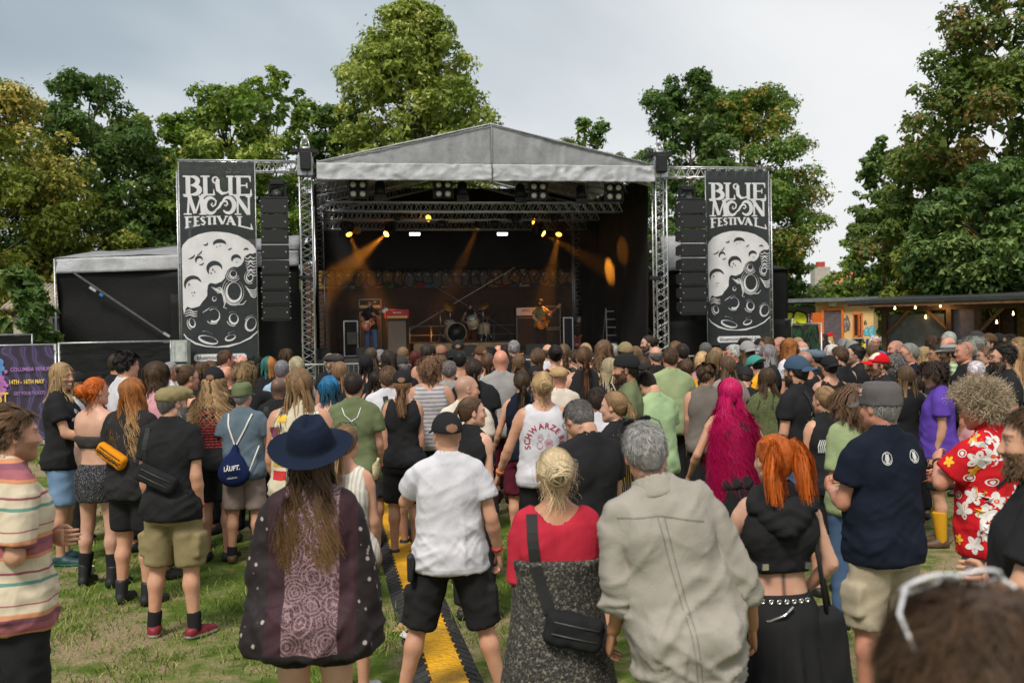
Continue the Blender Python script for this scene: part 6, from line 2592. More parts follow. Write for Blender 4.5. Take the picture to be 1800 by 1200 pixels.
M['lens_off']=simple('lamp_lens',(.05,.05,.055),.15,var=0)
M['amber']=simple('amber_lamp',(1,.45,.05),.3,var=0,emit=(1.0,.42,.04),es=9)
M['amber_dim']=simple('amber_lamp_dim',(1,.45,.05),.3,var=0,emit=(1.0,.40,.04),es=3.5)
M['warm_lens']=simple('blinder_lens',(.62,.58,.52),.25,var=.3,vs=60)
M['ledwhite']=simple('led_panel',(.9,.9,1),.4,var=0,emit=(.9,.9,1.0),es=1.6)
u_,z_=su(487,318,-.3)
moving_head(u_,-.3,z_,'black moving head lamp above the left speaker column',tilt=8,s=1.15)
u_,z_=su(1207,328,-.3)
moving_head(u_,-.3,z_,'black moving head lamp above the right speaker column',tilt=8,s=1.15)
ZT={}
TR=[]
for lb,y_,v,x0,x1 in(('front lighting truss under the stage roof',364,1.6,566,1092),('middle lighting truss under the stage roof',379,3.6,566,1052),('rear lighting truss under the stage roof',397,6.2,568,1030)):
 a,z=su(x0,y_,v)
 b,_=su(x1,y_,v)
 r=sroot('lighting_truss',lb,'truss',0,0,0,'lighting trusses')
 truss(r,(a,v,z),(b,v,z),.28,chord_r=.022)
 ZT[v]=z
for i,v in enumerate((.25,2.4,5.0,7.8)):
 r=sroot('roof_rafter','sloping rafter truss under the stage roof, %s from the front'%('first','second','third','last')[i],'truss',0,0,0,'rafter trusses')
 truss(r,(.2,v,zl0+.12),(ua,v,za-.35),.26,chord_r=.02,n=5)
 truss(r,(UW-.2,v,zl0+.12),(ua,v,za-.35),.26,chord_r=.02,n=5)
def blinder(px,py,v,label):
 u,z=su(px,py,v)
 r=sroot('blinder_lamp',label,'stage lamp',u,v,z,'four-cell blinders')
 fr_=MB()
 for sx3 in(-1,1):
  fr_.box((sx3*.29,0,.02),(.02,.05,.62))
 fr_.box((0,0,.32),(.60,.05,.02))
 fr_.build('bracket',M['blackmetal'],r)
 for i in(-1,1):
  for j in(-1,1):
   hs=MB().box((i*.135,.05,j*.135),(.26,.2,.26),bev=.03).build('housing',M['blackmetal'],r)
   MB().lathe([(.001,.03),(.06,.02),(.095,-.02)],14,(i*.135,-.06,j*.135),(0,-1,0)).build('lens',M['warm_lens'],hs,True)
for(px,py),w in zip(((629,333),(779,333),(946,336),(1079,338)),('leftmost','second from left','third from left','rightmost')):
 blinder(px,py,.45,'four-cell blinder lamp under the roof edge, %s'%w)
def fresnel(px,py,v,label,door=True):
 u,z=su(px,py,v)
 r=sroot('fresnel_lamp',label,'stage lamp',u,v,z,'hanging fresnel lamps')
 b_=MB().lathe([(.10,.25),(.15,.18),(.16,.0),(.17,-.14),(.15,-.16)],14,(0,0,.12),(0,.35,1)).build('lamp_body',M['blackmetal'],r,True)
 MB().box((0,-.06,-.13),(.36,.05,.20),Matrix.Rotation(R(-30),3,'X'),bev=.01).build('barn_door',simple('grey_barn_door',(.06,.06,.065),.6)if 'grey_barn_door' not in bpy.data.materials else bpy.data.materials['grey_barn_door'],r)
 MB().tube([(-.2,0,.1),(-.2,0,.42),(.2,0,.42),(.2,0,.1)],.012,5).build('yoke',M['blackmetal'],r)
for(px,py),w in zip(((668,340),(813,341),(915,345),(1022,347)),('beside the leftmost blinder','beside the second blinder','left of the third blinder','left of the rightmost blinder')):
 fresnel(px,py,.9,'dark fresnel lamp with barn door %s'%w)
beams=[]
for i,(px,py,v,yaw,tilt,lit,lb)in enumerate(((686,404,5.6,-48,34,'amber','lit amber moving head throwing a beam to stage left'),(946,404,5.6,58,30,'amber','lit amber moving head throwing a beam across the bass rig'),(760,381,4.0,-40,10,'amber_dim','amber moving head beside the centre of the middle truss'),(845,388,4.6,-150,50,'amber_dim','amber moving head just right of stage centre'),(927,384,4.6,60,20,'amber_dim','amber moving head near the white light panel'),(984,402,5.6,-28,52,'amber_dim','amber moving head right of the long right beam'),(610,402,5.6,26,50,'amber_dim','amber moving head far left on the rear truss'),(776,385,3.8,0,60,None,'unlit black moving head at the centre of the truss'),(869,385,3.8,0,60,None,'unlit black moving head right of the truss centre'),(698,372,3.4,0,70,None,'unlit black moving head on the middle truss, left half'),(905,378,3.4,10,70,None,'unlit black moving head on the middle truss, right half'),(974,378,3.4,10,65,None,'unlit black moving head at the right of the middle truss'))):
 u,z=su(px,py,v)
 r,c,ax=moving_head(u,v,z+.30,lb,R(yaw),tilt,M[lit]if lit else None,1.0)
 if lit:
  beams.append((r,c,ax,(2.8 if i==0 else .6)if lit=='amber' else{3:.5,5:1.2,6:1.2}.get(i,.06)))
u,z=su(627,404,5.4)
r=sroot('led_par','round amber led par can beside the far left lamp','stage lamp',u,5.4,z)
MB().lathe([(.001,-.14),(.15,-.12),(.16,.10),(.15,.11)],16,(0,0,0),(.25,-1,-.2)).build('lamp_body',M['blackmetal'],r,True)
MB().lathe([(.001,.115),(.135,.115)],16,(0,0,0),(.25,-1,-.2)).build('lens',simple('led_cells',(.5,.25,.08),.4,var=.8,vs=40),r)
for(px,py),w in zip(((729,411),(883,411)),('left','right')):
 u,z=su(px,py,5.0)
 r=sroot('light_panel_lamp','small bright white light panel, the %s one of two'%w,'stage lamp',u,5.0,z,'white light panels')
 MB().box((0,.05,.05),(.42,.10,.14),bev=.01).build('housing',M['blackmetal'],r)
 MB().box((0,-.01,-.01),(.36,.012,.10)).build('light_face',M['ledwhite'],r)
u,z=su(1067,518,6.5)
r=sroot('floor_lamp','bright orange glowing lamp low on the right of the stage','stage lamp',u,6.5,z)
MB().lathe([(.001,-.12),(.16,-.10),(.19,.08),(.18,.09)],18,(0,0,0),(-.35,-1,.15),.8,1.3).build('lamp_body',M['blackmetal'],r,True)
MB().lathe([(.001,.10),(.17,.095)],18,(0,0,0),(-.35,-1,.15),.8,1.35).build('lens',simple('orange_lamp_face',(1,.5,.06),.3,var=.4,vs=12,emit=(1,.42,.03),es=3.2),r)
MB().tube([(0,.05,-.15),(-.25,.2,-z+DK+.02)],.02,6).build('stand',M['blackmetal'],r)
for r,c,ax,k in beams:
 ld=bpy.data.lights.new('beam','SPOT')
 ld.energy=4200*k
 ld.color=(1,.33,.03)
 ld.spot_size=R(22 if k>2 else 18)
 ld.spot_blend=.8
 ld.shadow_soft_size=.06
 lo_=bpy.data.objects.new('beam',ld)
 COL.objects.link(lo_)
 lo_.parent=r
 lo_.location=c
 lo_.rotation_euler=(-ax).to_track_quat('Z','Y').to_euler()
# ---- backline
def road_case(px0,px1,y0,y1,v,dep,label,mat=None):
 u0,z1=su(px0,y0,v)
 u1,z0=su(px1,y1,v)
 r=sroot('road_case',label,'flight case',(u0+u1)/2,v,DK,'flight cases')
 W,H=u1-u0,z1-DK
 MB().box((0,dep/2,H/2),(W,dep,H)).build('panel',mat or M['tolex'],r)
 for sx3 in(-1,1):
  for sy in(0,1):
   MB().box((sx3*(W/2-.008),sy*dep,H/2),(.035,.035,H+.01)).build('edge_trim',M['alu'],r)
 for sy in(-.002,dep+.002):
  for zz in(.012,H-.008):
   MB().box((0,sy,zz),(W-.04,.03,.03)).build('edge_trim',M['alu'],r)
 return r
def amp(px0,px1,y0,y1,v,label,body,grille,logo=None,panel=None,dep=.4,cat='amplifier',name='amplifier',edge=None,logorgb=(230,226,220),group=None,zbase=None,ls=.4,lx=0,lz=.62):
 u0,z1=su(px0,y0,v)
 u1,z0=su(px1,y1,v)
 if zbase is not None:
  z0=zbase
 r=sroot(name,label,cat,(u0+u1)/2,v,z0,group)
 W,H=u1-u0,z1-z0
 MB().box((0,dep/2,H/2),(W,dep,H),bev=.02).build('cabinet',body,r)
 ph=H*.36 if panel else 0
 MB().box((0,-.006,ph+(H-ph)/2),(W*.92,.012,(H-ph)*.88)).build('grille_cloth',grille,r)
 if panel:
  MB().box((0,-.010,ph*.55),(W*.84,.014,ph*.62)).build('control_panel',panel,r)
  for i in range(7):
   MB().lathe([(.014,0),(.012,.025),(.001,.027)],8,(-W*.30+W*.1*i,-.018,ph*.55),(0,-1,0)).build('knob',M['blackmetal'],r)
 if edge:
  e_=MB()
  for sx3 in(-1,1):
   e_.box((sx3*W*.47,-.010,H/2),(.014,.012,H*.92))
  for zz in(.04,.96):
   e_.box((0,-.010,H*zz),(W*.93,.012,.014))
  e_.build('piping',edge,r)
 if logo:
  V2,F2=text2d(logo,H*ls,.012)
  me=mesh_from('logo',np.stack([V2[:,0]+W*lx,np.full(len(V2),-.02),V2[:,1]+H*lz],1),F2,[simple('logo_ink_'+name+logo,srgb(*logorgb),.5,var=0)],False)
  link(bpy.data.objects.new('logo',me),r)
 return r,W,H,z0,z1
gold=simple('gold_panel',srgb(206,172,92),.4,.4,var=.1)
cream=simple('cream_piping',srgb(196,184,150),.6,var=.1)
amp(631,672,545,640,4.2,'tan-fronted guitar speaker cabinet behind the guitarist',M['tolex'],simple('tan_grille',srgb(120,98,76),.9,var=.2,vs=60),dep=.36,name='speaker_cabinet',cat='speaker cabinet',edge=cream,zbase=DK,group='guitar cabinets')
amp(630,671,526,541,4.2,'black guitar amplifier head with gold panel behind the guitarist',M['tolex'],M['tolex'],'Marshall',gold,.28,edge=cream,ls=.22,lx=.12,lz=.68)
amp(680,716,561,640,3.4,'tall grey cloth speaker cabinet under the red amplifier',M['tolex'],M['grille'],None,None,.45,name='speaker_cabinet',cat='speaker cabinet',zbase=DK,group='guitar cabinets')
redm=simple('red_tolex',srgb(176,30,38),.5,var=.12)
amp(677,719,544,560,3.4,'bright red amplifier head on the tall grey cabinet',redm,redm,'Marshall',gold,.28,ls=.26,lz=.66)
amp(907,944,556,640,4.4,'black bass speaker cabinet behind the bassist',M['tolex'],M['grille_dark'],None,None,.42,name='speaker_cabinet',cat='speaker cabinet',edge=cream,zbase=DK,group='bass cabinets')
amp(906,942,540,555,4.4,'silver-fronted bass amplifier head left of the bassist',M['tolex'],simple('silver_panel',srgb(170,168,164),.4,.5,var=.1),'AMPEG',None,.3,logorgb=(40,40,40),ls=.34,lz=.62)
amp(944,987,578,640,4.6,'lower black bass cabinet right of the bassist',M['tolex'],M['grille_dark'],None,None,.42,name='speaker_cabinet',cat='speaker cabinet',edge=cream,zbase=DK,group='bass cabinets')
amp(944,986,537,577,4.6,'upper black bass cabinet right of the bassist',M['tolex'],M['grille_dark'],None,None,.42,name='speaker_cabinet',cat='speaker cabinet',edge=cream,group='bass cabinets')
road_case(604,630,564,640,3.9,.5,'open black flight case left of the guitarist')
u,z=su(619,592,3.6)
o=MB().box((0,0,.15),(.34,.22,.40),bev=.02).build('fuse_box',simple('olive_box',srgb(112,112,100),.7),None,loc=sw(u,3.6,z-.2),rz=SA)
tag(o,'olive grey metal box on the open flight case','box')
road_case(990,1008,558,640,4.6,.5,'slim black flight case right of the bass cabinets')
road_case(1110,1128,566,640,3.4,.5,'black flight case by the right side drape')
road_case(1070,1106,556,566,3.2,.35,'shallow case on a stand at the right of the stage')if False else None
r=sroot('step_ladder','aluminium step ladder at the right of the stage','ladder',*[su(1078,600,3.6)[0]],3.6,DK)
for sx3 in(-.22,.22):
 MB().tube([(sx3,0,0),(sx3*.7,.3,1.45)],.02,5).build('rail',M['alu'],r)
 MB().tube([(sx3,.65,0),(sx3*.7,.33,1.45)],.014,5).build('rail',M['alu'],r)
for i in range(5):
 MB().box((0,.055+.06*i,.26+.27*i),(.40-.03*i,.10,.03)).build('tread',M['alu'],r)
for i,(px,w)in enumerate(((560,'left corner'),(645,'foot of the guitarist'),(820,'centre'),(940,'foot of the bassist'))):
 u,_=su(px,620,.8)
 r=sroot('stage_monitor','black wedge monitor on the stage lip at the %s'%w,'loudspeaker',u,.8,DK,'wedge monitors',R(180))
 MB().add([(-.3,-.22,0),(.3,-.22,0),(.3,.22,0),(-.3,.22,0),(-.3,-.22,.10),(.3,-.22,.10),(.3,.12,.34),(-.3,.12,.34),(.3,.22,.30),(-.3,.22,.30)],[(3,2,1,0),(0,1,5,4),(4,5,6,7),(7,6,8,9),(2,3,9,8),(1,2,8,6,5),(0,4,7,9,3)]).build('cabinet',M['spkr'],r)
 MB().add([(-.26,-.205,.115),(.26,-.205,.115),(.26,.095,.325),(-.26,.095,.325)],[(0,1,2,3)],(0,-.008,.008)).build('grille',M['grille_dark'],r)
u0,_=su(727,607,4.6)
u1,_=su(897,605,4.6)
_,zr=su(810,602,4.6)
zr=max(DK+.18,zr)
r=sroot('drum_riser','low wooden drum riser at the back of the stage','platform',(u0+u1)/2,5.7,0)
MB().box((0,0,(DK+zr)/2),(u1-u0,2.2,zr-DK)).build('platform',M['wood_dark'],r)
MB().box((0,-1.115,(DK+zr)/2),(u1-u0,.03,zr-DK-.02)).build('front_board',simple('pale_board',srgb(186,156,116),.8),r)
kit=sroot('drum_kit','cream drum kit with brass cymbals on the riser','drum kit',0,0,0)
shell=simple('cream_shell',srgb(206,188,152),.35,var=.08)
chrome=simple('chrome',(.7,.7,.7),.15,.9,var=.1)
brass=simple('brass',srgb(176,130,62),.32,.8,var=.2)
headm=simple('drum_head',(.015,.015,.016),.3,var=.1)
white_head=simple('white_drum_head',(.7,.68,.62),.5,var=.1)
def drum(c,ax,r_,h_,front=None,hoop=chrome):
 c,ax=Vector(c),Vector(ax).normalized()
 s_=MB().lathe([(r_,-h_/2),(r_,h_/2)],24,c,ax).build('shell',shell,kit,True)
 for e_ in(-1,1):
  MB().lathe([(r_+.012,-.018),(r_+.014,.018),(r_-.004,.020),(r_-.004,-.016)],24,c+ax*(h_/2*e_),ax).build('hoop',hoop,s_,True)
  MB().lathe([(.001,.004),(r_-.004,0)],24,c+ax*((h_/2+.006)*e_),ax if e_>0 else-ax).build('drum_head',front if(front and e_>0)else white_head,s_,True)
 return s_
ub,zb_=su(801,587,5.0)
fz=Vector((.12,-1,0)).normalized()
zk=zr
drum((ub,5.1,zk+.34),fz,.33,.42,headm,shell)
ut,zt_=su(831,566,5.0)
drum((ut,5.05,zt_),(-.25,-.45,.9),.19,.34)
drum((ut+.45,5.6,zk+.45),(0,0,1),.22,.38)
drum((ub-.15,5.5,zk+.68),(0,-.2,1),.18,.14)
def cymbal(px,py,v,r_,ax,stand=True):
 u,z=su(px,py,v)
 c=Vector((u,v,z))
 cy_=MB().lathe([(.001,.035),(.03,.033),(.05,.012),(r_*.6,.004),(r_,-.008),(r_*.6,.0),(.05,.006)],24,c,ax).build('cymbal',brass,kit,True)
 st_=MB()
 st_.tube([c,(u+.03,v+.05,z-.35),(u+.03,v+.05,zk+.25)],.012,6)
 for a in range(3):
  an=a*2.094
  st_.tube([(u+.03,v+.05,zk+.32),(u+.03+.26*math.cos(an),v+.05+.26*math.sin(an),zk)],.010,5)
 st_.build('cymbal_stand',chrome,kit,True)
cymbal(790,539,5.2,.24,(.35,-.75,.6))
cymbal(848,538,5.2,.24,(-.35,-.5,.8))
cymbal(773,548,5.6,.17,(0,-.1,1))
cymbal(856,556,5.8,.19,(-.2,-.3,1))
for px,v,w in((649,2.6,'in front of the guitarist'),(838,6.2,'behind the drum kit')):
 u,z=su(px,540,v)
 r=sroot('microphone_stand','thin black microphone stand %s'%w,'microphone stand',u,v,DK,'microphone stands')
 MB().tube([(0,0,0),(0,0,z-DK)],.012,6).build('pole',M['blackmetal'],r)
 MB().lathe([(.15,0),(.15,.02),(.02,.035)],16).build('base',M['blackmetal'],r,True)
 MB().lathe([(.012,0),(.02,.12),(.026,.14),(.026,.17),(.012,.19),(.001,.192)],10,(0,0,z-DK-.03),(0,.8,.6)).build('microphone',M['galv'],r,True)
r=sroot('guard_rail','thin steel guard rail behind the drum kit','railing',0,8.0,DK)
a_,_=su(720,580,8.0)
b_,_=su(905,580,8.0)
for zz in(.35,.62,.95):
 MB().tube([(a_,0,zz),(b_,0,zz)],.018,6).build('rail',M['galv'],r,True)
for q in np.linspace(a_,b_,6):
 MB().tube([(q,0,0),(q,0,.95)],.018,6).build('post',M['galv'],r,True)
for i,(a,b,lb)in enumerate((((1062,460,7.5),(1155,600,.9),'steel bracing wire running down to the right front tower'),((760,500,8.0),(900,585,8.0),'thin bracing wire crossing behind the drums, falling to the right'),((905,470,8.0),(720,580,8.0),'thin bracing wire crossing behind the drums, falling to the left'))):
 ua_,za_=su(*a)
 ub_,zb2=su(*b)
 o=MB().tube([sw(ua_,a[2],za_),sw(ub_,b[2],zb2)],.012,5).build('bracing_wire',M['galv'])
 tag(o,lb,'wire','bracing wires')
# ---- side tents
def tent(label,px0,px1,v,zt0,zt1,dep,lowz,wallmat,roofmat,roofz=.55):
 u0,_=su(px0,600,v)
 u1,_=su(px1,600,v)
 r=sroot('black_tent',label,'tent',0,0,0,'side tents')
 cloth_grid(r,'wall',(u0,v,lowz),(u1,v,lowz),(u0,v,zt0),(u1,v,zt1),40,16,.16,wallmat,int(px0)%17,(.5,.9),.012)
 cloth_grid(r,'side_wall',(u0,v+dep,lowz),(u0,v,lowz),(u0,v+dep,zt0),(u0,v,zt0),12,8,.1,wallmat,3,(.6,.6),.012)
 cloth_grid(r,'side_wall',(u1,v,lowz),(u1,v+dep,lowz),(u1,v,zt1),(u1,v+dep,zt1),12,8,.1,wallmat,4,(.6,.6),.012)
 return r,u0,u1
_,zA=su(103,480,1.0)
_,zB=su(530,470,1.0)
r,u0,u1=tent('long black-walled tent with grey roof left of the stage',104,528,1.0,zA,zA+.15,4,.2,M['blackcloth'],M['tarp'])
_,zr0=su(103,455,.9)
_,zr1=su(528,402,.9)
cloth_grid(r,'roof_valance',(u0-.08,.92,zA-.02),(u1,.92,zA+.15),(u0-.02,.95,zr0),(u1,.95,zr0+.22),50,6,.07,M['tarp2'],5,(.8,2.0),.012)
cloth_grid(r,'roof_sheet',(u0-.05,.95,zr0),(u1,.95,zr0+.22),(u0+.5,3.2,zr0+.35),(u1,3.2,zr1),40,10,.12,M['tarp'],6,(.5,.6),.012)
cloth_grid(r,'roof_sheet',(u0+.5,3.2,zr0+.35),(u1,3.2,zr1),(u0,5.2,zr0),(u1,5.2,zr0+.22),10,6,.05,M['tarp'],6,(.5,.6),.012)
MB().tube([(u0-.05,.9,0),(u0-.05,.9,zr0)],.03,6).build('pole',M['galv'],r,True)
sa,sz0=su(128,478,.72)
sb,sz1=su(297,592,.72)
o=MB().box(((sa+sb)/2,.72,(sz0+sz1)/2),(math.hypot(sb-sa,sz0-sz1),.012,.055),Matrix.Rotation(math.atan2(sz0-sz1,sb-sa),3,'Y')).build('ratchet_strap',simple('grey_webbing',(.09,.09,.095),.8))
o.data.transform(Matrix.Identity(4))
o.location=SORG
o.rotation_euler=(0,0,SA)
tag(o,'dark diagonal ratchet strap across the left tent wall','strap')
for px,py in((163,508),(293,588)):
 uq,zq=su(px,py,.69)
 MB().box((uq,.69,zq),(.20,.03,.07),Matrix.Rotation(R(35),3,'Y')).build('buckle',M['alu'],o)
uq,zq=su(178,518,.70)
MB().box((uq,.70,zq),(.10,.02,.08),Matrix.Rotation(R(35),3,'Y')).build('tape',simple('blue_tape',srgb(30,120,190),.6),o)
_,zc=su(1370,474,1.6)
r,u0,u1=tent('black tent at the outer side of the right banner',1228,1384,1.6,zc,zc,3.5,.1,M['blackcloth'],M['tarp'])
cloth_grid(r,'roof_sheet',(u0,1.5,zc),(u1+.05,1.5,zc),(u0,5.1,zc+.5),(u1+.05,5.1,zc+.5),16,8,.08,M['blackcloth'],8,(.5,.5),.012)
_,zq=su(1212,414,2.2)
r,u0,u1=tent('grey-topped black tent behind the right speaker column',1166,1245,2.2,zq-1.1,zq-1.1,3,.1,M['blackcloth'],M['tarp'])
cloth_grid(r,'roof_sheet',(u0,2.1,zq-1.15),(u1,2.1,zq-1.15),(u0,2.4,zq),(u1,2.4,zq),16,8,.1,M['tarp2'],8,(.8,.8),.012)
cloth_grid(r,'roof_sheet',(u0,2.4,zq),(u1,2.4,zq),(u0,5.2,zq-.2),(u1,5.2,zq-.2),8,6,.05,M['tarp2'],8,(.8,.8),.012)
for px0,px1,w in((300,535,'left'),(1165,1392,'right')):
 u0,_=su(px0,600,.5)
 u1,_=su(px1,600,.5)
 r=sroot('scrim_screen','low black scrim closing off the foot of the %s wing'%w,'screen',0,0,0,'wing scrims')
 cloth_grid(r,'cloth',(u0,.5,0),(u1,.5,0),(u0,.5,3.2 if w=='left' else 2.2),(u1,.5,3.2 if w=='left' else 2.2),40,10,.10,M['blackcloth'],2,(.6,.8),.012)
for i in range(8):
 ua0=-2.6+i*2.0
 r=sroot('crowd_barrier','steel crowd barrier at the foot of the stage, number %s from the left'%'one two three four five six seven eight'.split()[i],'barrier',ua0,-2.0,0,'crowd barriers')
 MB().tube([(0,0,.1),(0,0,1.2),(1.96,0,1.2),(1.96,0,.1)],.022,6).build('frame',M['alu'],r,True)
 mb=MB()
 for q in np.linspace(.12,1.84,14):
  mb.tube([(q,0,.12),(q,0,1.19)],.008,4,False)
 mb.build('bars',M['galv'],r)['kind']='stuff'
 MB().box((.98,.4,.03),(1.9,.8,.04)).build('foot_plate',M['galv'],r)
u,z=su(308,625,-1.0)
r=sroot('silver_locker','pale grey metal locker between the black fence and the left banner','locker',u,-1.0,0)
MB().box((0,.3,.95),(.62,.6,1.9),bev=.01).build('body',simple('pale_locker',srgb(170,174,170),.5,.2),r)
for sx3 in(-.14,.14):
 MB().box((sx3,-.006,.98),(.25,.012,1.7),bev=.003).build('door',simple('locker_door',srgb(184,188,184),.5,.2)if 'locker_door' not in bpy.data.materials else bpy.data.materials['locker_door'],r)
MB().box((0,-.02,1.3),(.6,.02,.05)).build('hasp_bar',M['blackmetal'],r)
t=NT('red_green_cloth')
c_=t.ramp(t.noise(2.6,5,.6,dist=1.5),[(.36,(.012,.012,.014)),(.47,(.012,.014,.014)),(.52,srgb(50,104,66)),(.58,(.015,.012,.014)),(.66,srgb(122,30,36))])
t.col(c_)
t.set(Roughness=.8)
a_,b_=pt(1394,600,24),pt(1444,600,22.6)
r,LL=grid_fence((a_.x,a_.y),(b_.x,b_.y),pt(1420,568,23).z,'fence panel with a red and green printed cloth beside the hut',t.m)
for tx,z,s_ in(('KALEX',1.55,.30),('OPEN',1.15,.22)):
 V2,F2=text2d(tx,s_,.02)
 link(bpy.data.objects.new('lettering',mesh_from('lettering',np.stack([V2[:,0]*.5+LL/2,np.full(len(V2),-.06),V2[:,1]+z],1),F2,[simple('pale_ink_'+tx,srgb(196,190,150),.8,var=.3,vs=12)],False)),r)if tx=='KALEX' and False else None
a_,b_=pt(1382,600,25.5),pt(1394,600,24.1)
grid_fence((a_.x,a_.y),(b_.x,b_.y),pt(1390,560,25).z,'short dark fence panel linking tent and printed fence',M['scrim'])
# ------------------------------------------------------------------ the crowd
K={k:srgb(*v)for k,v in dict(black=(38,38,40),black2=(45,44,45),char=(62,60,60),navy=(24,30,44),white=(206,205,212),offw=(214,204,190),grey=(150,148,146),dgrey=(96,92,92),olive=(104,114,82),sage=(150,164,122),lgreen=(160,186,142),steel=(96,112,124),khaki=(138,126,92),sand=(172,160,138),mauve=(150,132,128),denim=(74,96,128),ldenim=(118,146,178),lblue=(150,178,200),red=(196,30,40),wine=(92,32,48),purple=(92,64,160),yellow=(226,160,40),taupe=(112,104,98),linen=(158,152,143),blue=(70,106,150),pinkt=(206,150,160),brown=(88,66,48),teal=(24,112,116),lsky=(196,208,222),cream=(206,196,170)).items()}
def stripes(name,stops,freq,axis='Z',rough=.9):
 t=NT(name)
 tcn=t.n('ShaderNodeTexCoord')
 sp=t.n('ShaderNodeSeparateXYZ')
 t.l(tcn.outputs['Object'],sp.inputs[0])
 wob=t.math('MULTIPLY',t.noise(5,3),.02)
 z=t.math('ADD',sp.outputs[axis],wob)
 f=t.math('FRACT',t.math('MULTIPLY',z,freq))
 r=t.n('ShaderNodeValToRGB')
 r.color_ramp.interpolation='CONSTANT'
 el=r.color_ramp.elements
 while len(el)<len(stops):
  el.new(.5)
 for e_,(p,c)in zip(el,stops):
  e_.position=p
  e_.color=c
 t.l(f,r.inputs[0])
 v=t.ramp(t.noise(12,4),[(.25,(.8,)*3),(.75,(1.08,)*3)])
 t.col(t.mix(1.0,r.outputs[0],v,'MULTIPLY'))
 t.set(Roughness=rough)
 h2=t.noise(16,3,.5,sc3=(1,1,.45),dist=.8)
 t.bump(h2,.5,.012)
 return t.m
cr=srgb(206,192,168)
M['rainbow']=stripes('sunset_stripe',[(0,cr),(.16,srgb(96,142,128)),(.20,cr),(.30,srgb(150,76,90)),(.33,cr),(.50,srgb(204,138,100)),(.55,srgb(158,92,100)),(.66,srgb(134,82,98)),(.74,srgb(206,142,102)),(.80,cr),(.90,srgb(170,90,100)),(.92,cr)],3.1)
M['greystripe']=stripes('grey_stripe',[(0,srgb(186,182,184)),(.5,srgb(128,124,130)),(.8,srgb(176,172,176))],26)
M['greenstripe']=stripes('green_stripe',[(0,srgb(176,196,150)),(.5,srgb(128,150,116))],18)
M['linenstripe']=stripes('linen_rib',[(0,srgb(222,216,206)),(.6,srgb(190,184,176))],40,'X')
def blotch(name,cols,scale=14,dist=1.5,detail=3):
 t=NT(name)
 t.col(t.ramp(t.noise(scale,detail,.5,dist=dist),cols))
 t.set(Roughness=.9)
 t.bump(t.noise(16,3,.5,sc3=(1,1,.45),dist=.8),.5,.012)
 return t.m
M['fern']=blotch('fern_print',[(.40,srgb(58,66,40)),(.47,srgb(104,112,70)),(.52,srgb(56,64,38)),(.58,srgb(96,104,66))],22,4)
M['camo']=blotch('camo_print',[(.36,srgb(24,24,18)),(.44,srgb(150,128,70)),(.50,srgb(40,36,24)),(.60,srgb(180,160,100))],16,2)
M['packcamo']=blotch('mosaic_print',[(.34,srgb(36,50,60)),(.44,srgb(120,104,50)),(.52,srgb(64,54,34)),(.60,srgb(150,132,70)),(.68,srgb(50,80,90))],24,2)
M['speckle']=blotch('speckled_dress',[(.40,srgb(28,28,28)),(.50,srgb(64,62,58)),(.54,srgb(30,30,30)),(.62,srgb(128,122,110))],90,1.0,4)
M['polka']=blotch('dotted_cloth',[(.40,srgb(20,20,22)),(.60,srgb(22,22,24)),(.66,srgb(200,196,190))],70,0,1)
M['sequin']=blotch('sequin_cloth',[(.3,srgb(14,14,16)),(.55,srgb(30,30,34)),(.68,srgb(120,122,128))],120,0,1)
M['pinkfleck']=blotch('pink_fleck',[(.4,srgb(190,120,132)),(.5,srgb(226,190,190)),(.6,srgb(180,100,120))],50,1)
M['patchpink']=blotch('coral_print',[(.4,srgb(120,124,150)),(.5,srgb(206,110,120)),(.6,srgb(140,140,164))],20,1)
t=NT('kimono_print')
tcn=t.n('ShaderNodeTexCoord')
sp=t.n('ShaderNodeSeparateXYZ')
t.l(tcn.outputs['Object'],sp.inputs[0])
ax_=t.math('ABSOLUTE',t.math('ADD',sp.outputs['X'],-.02))
panel=t.math('LESS_THAN',ax_,.115)
mag=t.n('ShaderNodeTexMagic',turbulence_depth=4)
mag.inputs['Scale'].default_value=34
mag.inputs['Distortion'].default_value=1.6
t.l(tcn.outputs['Object'],mag.inputs['Vector'])
vo=t.n('ShaderNodeTexVoronoi')
vo.inputs['Scale'].default_value=9.5
t.l(tcn.outputs['Object'],vo.inputs['Vector'])
lace=t.math('ADD',t.math('MULTIPLY',t.noise(70,3),.7),t.math('MULTIPLY',mag.outputs['Fac'],.55))
lace_c=t.ramp(lace,[(.52,srgb(42,18,30)),(.60,srgb(70,34,48)),(.68,srgb(152,122,124)),(.78,srgb(60,28,42))])
rg_=t.math('SINE',t.math('ADD',t.math('MULTIPLY',vo.outputs['Distance'],44.0),t.math('MULTIPLY',t.noise(45,2),5.0)))
lace_c=t.mix(t.ramp(rg_,[(.55,(0,0,0)),(.85,(.8,.8,.8))]),lace_c,srgb(150,122,124))
vf=t.n('ShaderNodeTexVoronoi')
vf.inputs['Scale'].default_value=20
t.l(tcn.outputs['Object'],vf.inputs['Vector'])
fl=t.ramp(t.math('ADD',vf.outputs['Distance'],t.math('MULTIPLY',t.noise(60,2),.16)),[(.24,srgb(168,160,152)),(.30,srgb(28,16,20))])
ground_c=t.ramp(t.noise(3,3),[(.3,srgb(52,16,28)),(.7,srgb(40,14,24))])
side=t.math('GREATER_THAN',ax_,.19)
c_=t.mix(side,ground_c,fl)
c_=t.mix(panel,c_,lace_c)
hemm=t.math('LESS_THAN',sp.outputs['Z'],.835)
t.col(t.mix(hemm,c_,srgb(26,18,22)))
t.set(Roughness=.75)
t.bump(t.noise(14,3,.5,sc3=(1,1,.35),dist=.8),.5,.012)
M['kimono']=t.m
